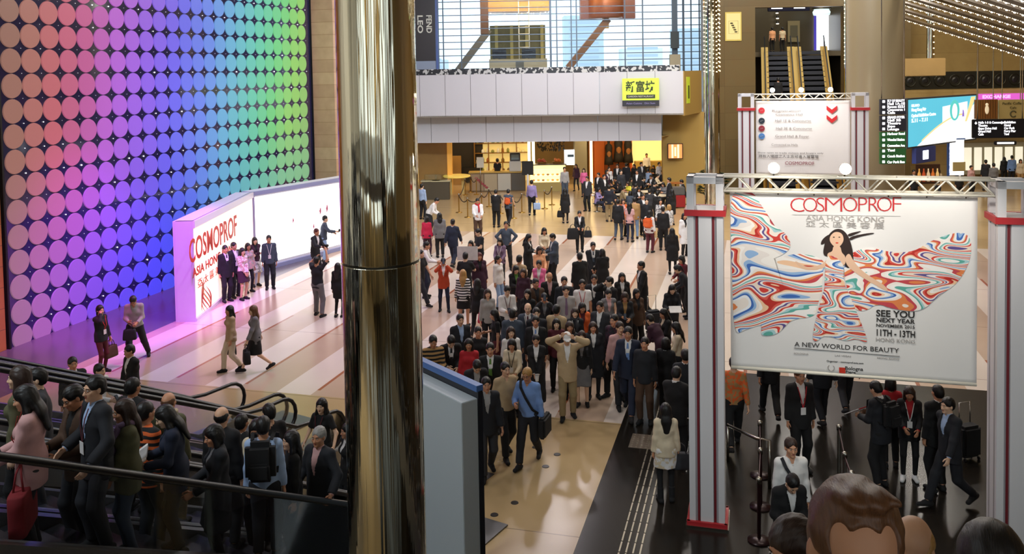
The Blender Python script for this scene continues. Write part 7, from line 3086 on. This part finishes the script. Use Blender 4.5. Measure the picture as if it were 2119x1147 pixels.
def rucksack(label, c, new, w=.32, h=.44, d=.17):
    r, sex, pose, H = FOLK[label]
    J = skel(pose, sex)
    p, _ = at_body(label, 'chest', (0, .12 + d / 2, -.24))
    t = thing('backpack', new, 'backpack', tuple(p), r.rotation_euler.z)
    B = MB()
    B.rbox((0, 0, h / 2), (w, d, h), .06)
    B.build('body', cloth(c), t)
    B = MB()
    B.rbox((0, d / 2 + .02, h * .32), (w * .7, .06, h * .42), .025)
    B.build('pocket', cloth(c), t)
    for sx in (-1, 1):
        B = MB()
        y = -d / 2
        for a, b in (((sx * .10, y, h * .95), (sx * .115, y - .10, h * 1.04)), ((sx * .115, y - .10, h * 1.04), (sx * .12, y - .27, h * .86)), ((sx * .12, y - .27, h * .86), (sx * .13, y - .27, h * .45)), ((sx * .13, y - .27, h * .45), (sx * .15, y + .02, h * .14))):
            B.bar(a, b, .04, .012, (0, 1, 0))
        B.build('strap', cloth(c), t)
    return t


def flat_item(p, rz, size, c, label, name, cat, tilt=0.0, mark=None):
    t = thing(name, label, cat, tuple(p), rz)
    B = MB()
    B.rbox((0, 0, 0), size, .004)
    o = B.build('cover', cloth(c), t)
    o.rotation_euler = (tilt, 0, 0)
    if mark:
        B = MB()
        B.box((0, 0, 0), (size[0] * .7, size[1] * 1.05, size[2] * 1.03))
        o2 = B.build('print', cloth(mark), t)
        o2.rotation_euler = (tilt, 0, 0)
    return t


def L_(start):
    return next(k for k in FOLK if k.startswith(start))


def bag_on(start, h, *a, off=(0, 0, 0), rz=0, **k):
    p, r = at_hand(L_(start), h, off)
    return hand_bag(p, r.rotation_euler.z + rz, *a, **k)


bag_on('woman in rose jacket with red', 'l', .44, .36, .14, 'brick', 'big red paper bag with pale print held at the left of the nearest escalator', name='shopping_bag', taper=1.0, mark='rose', off=(.06, .32, .04), strap=.2)
bag_on('man in pale lilac shirt', 'r', .34, .32, .14, 'sky', 'pale blue and white shopping bag of the man walking to the cafe', name='shopping_bag', taper=1.0, mark='white')
bag_on('black haired woman with a magenta', 'r', .42, .30, .2, 'crimson', 'big magenta handbag of the black haired woman walking away', off=(-.05, 0, .22))
bag_on('woman in black suit with large', 'r', .46, .42, .18, 'black', 'large black bag left of the woman in black suit on the golden floor', off=(-.22, .1, .2))
bag_on('woman in black suit with large', 'l', .30, .26, .14, 'ink', 'round black purse right of the woman in black suit on the golden floor', off=(.22, .1, .12))
bag_on('tall man in navy suit', 'l', .26, .30, .12, 'white', 'white carrier bag beside the tall navy suit', name='shopping_bag', taper=1.0)
bag_on('woman in long black coat standing', 'l', .36, .30, .16, 'black', 'black handbag of the long black coat woman')
bag_on('woman in cream cardigan', 'r', .30, .26, .13, 'char', 'dark handbag at the side of the cream cardigan woman', off=(-.05, 0, .22))
bag_on('woman in pink top with a green', 'l', .30, .28, .14, 'green', 'green bag of the woman in pink top near the grey pillar')
bag_on('dark dressed woman at the purple', 'l', .36, .28, .16, 'brown', 'brown handbag of the dark dressed woman below the discs')
bag_on('long haired woman in grey jacket and', 'l', .34, .30, .16, 'black', 'black handbag of the striding woman in grey jacket')
bag_on('dark haired woman just left of the striding', 'r', .36, .32, .18, 'black', 'black handbag left of the striding woman', off=(0, 0, .1))
bag_on('man in grey shirt with bowed head', 'r', .32, .26, .12, 'ink', 'dark shoulder bag in front of the bowed man below the discs', off=(0, -.04, .02))
rucksack(L_('man in pale blue shirt with black backpack'), 'black', 'black backpack on the pale blue shirt on the escalator')
rucksack(L_('man with a backpack reading'), 'black', 'black backpack of the brochure reader under the banner')
rucksack(L_('girl in white with a red bag'), 'orange', 'bright red orange bag on the back of the girl in white', .36, .38, .16)
rucksack(L_('woman in grey dress'), 'ink', 'small dark backpack of the woman in grey dress', .26, .32, .12)
rucksack(L_('man in steel blue vest'), 'orange', 'small orange backpack of the steel blue vest walker', .26, .32, .12)
for s, c, lab, big in (('man in bright blue shirt', 'black', 'black shoulder bag slung across the blue shirt', True), ('heavy man in white shirt', 'ink', 'black satchel slung across the heavy white shirt', False)):
    r, sex, pose, H = FOLK[L_(s)]
    J = skel(pose, sex)
    t = thing('shoulder_bag', lab, 'bag', tuple(r.location), r.rotation_euler.z, None, r.scale.x)
    y = -.165
    B = MB()
    pts = [V3(-.13, -.02, 1.475), V3(-.10, y + .045, 1.38), V3(0, y + .005, 1.22), V3(.12, y + .02, 1.02), V3(.215, -.02, .90)]
    for a, b in zip(pts[:-1], pts[1:]):
        B.bar(a, b, .045, .010, (0, 1, 0))
    pts = [V3(-.13, -.02, 1.475), V3(-.08, .14, 1.38), V3(.05, .165, 1.15), V3(.215, .04, .90)]
    for a, b in zip(pts[:-1], pts[1:]):
        B.bar(a, b, .045, .010, (0, 1, 0))
    B.build('strap', cloth(c), t)
    B = MB()
    if big:
        B.rbox((.285, .03, .70), (.13, .42, .36), .035)
    else:
        B.rbox((.27, .08, .80), (.09, .28, .24), .03)
    B.build('bag_body', cloth(c), t)
p, r = at_body(L_('broad man in black seen'), 'head', (0, -.42, .0))
flat_item(p, r.rotation_euler.z, (.62, .012, .42), 'white', 'white placard held up in front of the broad man in black', 'placard', 'placard')
for s, c, lab, sz, m_ in (('woman in navy reading', 'white', 'open white papers read by the woman in navy on the escalator', (.40, .012, .28), 'lgrey'), ('man with a backpack reading', 'white', 'colourful brochure in the hands of the backpack man', (.36, .012, .30), 'red'), ('woman with long black hair reading', 'white', 'white paper held by the reader left of the gate tower', (.30, .012, .22), None), ('black coated woman right', 'white', 'white paper before the black coated woman, back turned', (.30, .012, .22), None)):
    p, r = at_hand(L_(s), 'r', (.12, -.04, .05))
    flat_item(p, r.rotation_euler.z, sz, c, lab, 'brochure', 'paper', -1.0, m_)
for s, h, lab in (('man in white shirt holding out', 'r', 'black phone held out by the white shirt at the guard rail'), ('woman in orange red jacket', 'r', 'phone raised by the woman in orange red jacket'), ('man in white shirt with lanyard', 'r', 'phone looked at by the white shirt with lanyard'), ('man in dark grey suit bowing', 'r', 'phone of the man in dark grey suit'), ('woman with glasses and tan', 'r', 'phone held by the woman with glasses and tan top'), ('person lifting a phone', 'r', 'phone lifted to the face behind the bald man'), ('long haired woman in black coat left', 'r', 'phone held by the long haired woman in black coat')):
    p, r = at_hand(L_(s), h, (.02, -.02, .04))
    flat_item(p, r.rotation_euler.z, (.075, .012, .145), 'black', lab, 'phone', 'phone', -.5, 'steel')
for s, lab in (('man seen from behind lifting', 'black camera lifted by the man in grey trousers'), ('man holding up a camera', 'black camera held before the white lightbox')):
    p, r = at_hand(L_(s), 'r', (.05, -.05, .04))
    t = thing('camera', lab, 'camera', tuple(p), r.rotation_euler.z)
    B = MB()
    B.rbox((0, 0, 0), (.15, .07, .10), .015)
    B.build('body', BLACKM, t)
    B = MB()
    B.tube([(0, -.03, 0), (0, -.14, 0)], [.04, .045], 14)
    B.build('lens', BLACKM, t)
for s, lab in (('person in grey vest', 'white cup held by the person in grey vest'), ('woman in black suit and long skirt', 'white cup held by the woman in long black skirt')):
    p, r = at_hand(L_(s), 'r', (.05, -.04, .0))
    t = thing('paper_cup', lab, 'cup', tuple(p), 0)
    B = MB()
    B.lathe((0, 0, -.05), [(.032, 0), (.045, .12)], 14)
    B.build('cup', cloth('white'), t)
    B = MB()
    B.lathe((0, 0, .07), [(.047, 0), (.04, .018)], 14)
    B.build('lid', cloth('lgrey'), t)
# red scarf of the queue person, scarf of the olive jacket, scarf rider
for s, c in (('person in white with a red scarf', 'red'), ('balding man in olive jacket', 'cream'), ('woman with mauve scarf', 'mauve'), ('woman with dark scarf', 'char')):
    r, sex, pose, H = FOLK[L_(s)]
    J = skel(pose, sex)
    B = MB()
    B.tube([J['neck'] + V3(.085 * math.cos(a), -.01 + .075 * math.sin(a), .01 + .02 * math.cos(2 * a)) for a in np.linspace(0, 2 * math.pi, 17)[:-1]], .034, 8, closed=True)
    B.tube([J['neck'] + V3(.03, -.09, 0), J['neck'] + V3(.04, -.15, -.14), J['neck'] + V3(.04, -.165, -.32)], [.03, .036, .03], 8)
    put(r, 'scarf', B.mesh('scarf', [None]), [cloth(c)])
# luggage
for px, py, c, lab in ((1352, 690, 'ink', 'dark trolley case pulled by the striding black suit'), (2003, 950, 'black', 'black suitcase behind the striding suit on the dark floor'), (1225, 600, 'black', 'black suitcase standing among the crowd before the tie man')):
    q = fl(px, py)
    t = thing('suitcase', lab, 'suitcase', tuple(q), .3)
    B = MB()
    B.rbox((0, 0, .34), (.40, .26, .56), .05)
    B.build('shell', cloth(c), t)
    B = MB()
    B.tube([(-.12, .08, .6), (-.12, .08, 1.0), (.12, .08, 1.0), (.12, .08, .6)], .011, 6)
    B.build('handle', STEEL, t)
    for sx in (-1, 1):
        for sy in (-1, 1):
            B = MB()
            B.tube([(sx * .15 - .012, sy * .09, .03), (sx * .15 + .012, sy * .09, .03)], .03, 10)
            B.build('wheel', BLACKM, t)
# cafe tables and chairs between the diners
TB = ((1240, 398, 'leftmost round cafe table'), (1290, 402, 'round cafe table under the khaki jacket diner'), (1336, 396, 'middle round cafe table among the diners'), (1366, 404, 'front right round cafe table among the diners'), (1398, 378, 'round cafe table at the right edge with orange cloth'), (1306, 388, 'back round cafe table among the diners'))
for px, py, lab in TB:
    q = fl(px, py, .74)
    t = thing('cafe_table', lab, 'table', (q[0], q[1], 0), 0, 'round cafe tables')
    B = MB()
    B.lathe((0, 0, .70), [(.38, 0), (.40, .02), (.40, .04)], 24)
    B.build('tabletop', mat('table_orange', 'b0662c', .4) if 'orange' in lab else mat('table_pale', 'c8bca4', .3), t)
    B = MB()
    B.lathe((0, 0, 0), [(.24, 0), (.24, .02), (.035, .05), (.035, .70)], 16)
    B.build('pedestal', STEEL, t)
CH = ((1292, 398, 170, 'white cafe chair by the khaki jacket diner'), (1352, 416, 175, 'white cafe chair at the front of the tables'), (1222, 404, 60, 'white cafe chair at the leftmost table'), (1404, 396, -90, 'white cafe chair near the bin trolley'), (1318, 410, 160, 'white cafe chair behind the steel blue diner'))


def chair(loc, face, lab):
    t = thing('cafe_chair', lab, 'chair', loc, math.radians(face), 'white cafe chairs')
    B = MB()
    B.rbox((0, 0, .45), (.44, .44, .05), .02)
    B.build('seat', cloth('white'), t)
    B = MB()
    n = 9
    vs = []
    for i in range(n):
        a = math.radians(-60 + 120 * i / (n - 1))
        for z, k in ((.47, .20), (.82, .23)):
            vs += [(k * 1.05 * math.sin(a), k * math.cos(a), z), ((k + .025) * 1.05 * math.sin(a), (k + .025) * math.cos(a), z)]
    fs = []
    for i in range(n - 1):
        o = i * 4
        fs += [(o, o + 4, o + 6, o + 2), (o + 1, o + 3, o + 7, o + 5), (o + 2, o + 6, o + 7, o + 3)]
    B.smooth = True
    B.add(vs, fs)
    B.build('backrest', cloth('white'), t)
    for sx in (-1, 1):
        for sy in (-1, 1):
            B = MB()
            B.tube([(sx * .17, sy * .17, .44), (sx * .20, sy * .20, 0)], .014, 6)
            B.build('leg', STEEL, t)
    return t


for px, py, f_, lab in CH:
    q = fl(px, py, .45)
    chair((q[0], q[1], 0), f_, lab)
sn = 0
for lab, (r, sex, pose, H) in list(FOLK.items()):
    if pose in ('sit', 'sit_lean'):
        sn += 1
        B = MB()
        B.lathe((0, 0, 0), [(.18, 0), (.18, .02), (.03, .04), (.03, .40)], 14)
        t = thing('stool', 'low stool under the ' + lab.replace(', back turned', ''), 'stool', (r.location.x, r.location.y, 0), 0, 'stools under the diners', 1)
        B.build('pedestal', STEEL, t)
        B = MB()
        B.lathe((0, 0, .38), [(.19, 0), (.2, .02), (.19, .04)], 18)
        B.build('seat', cloth('char'), t)
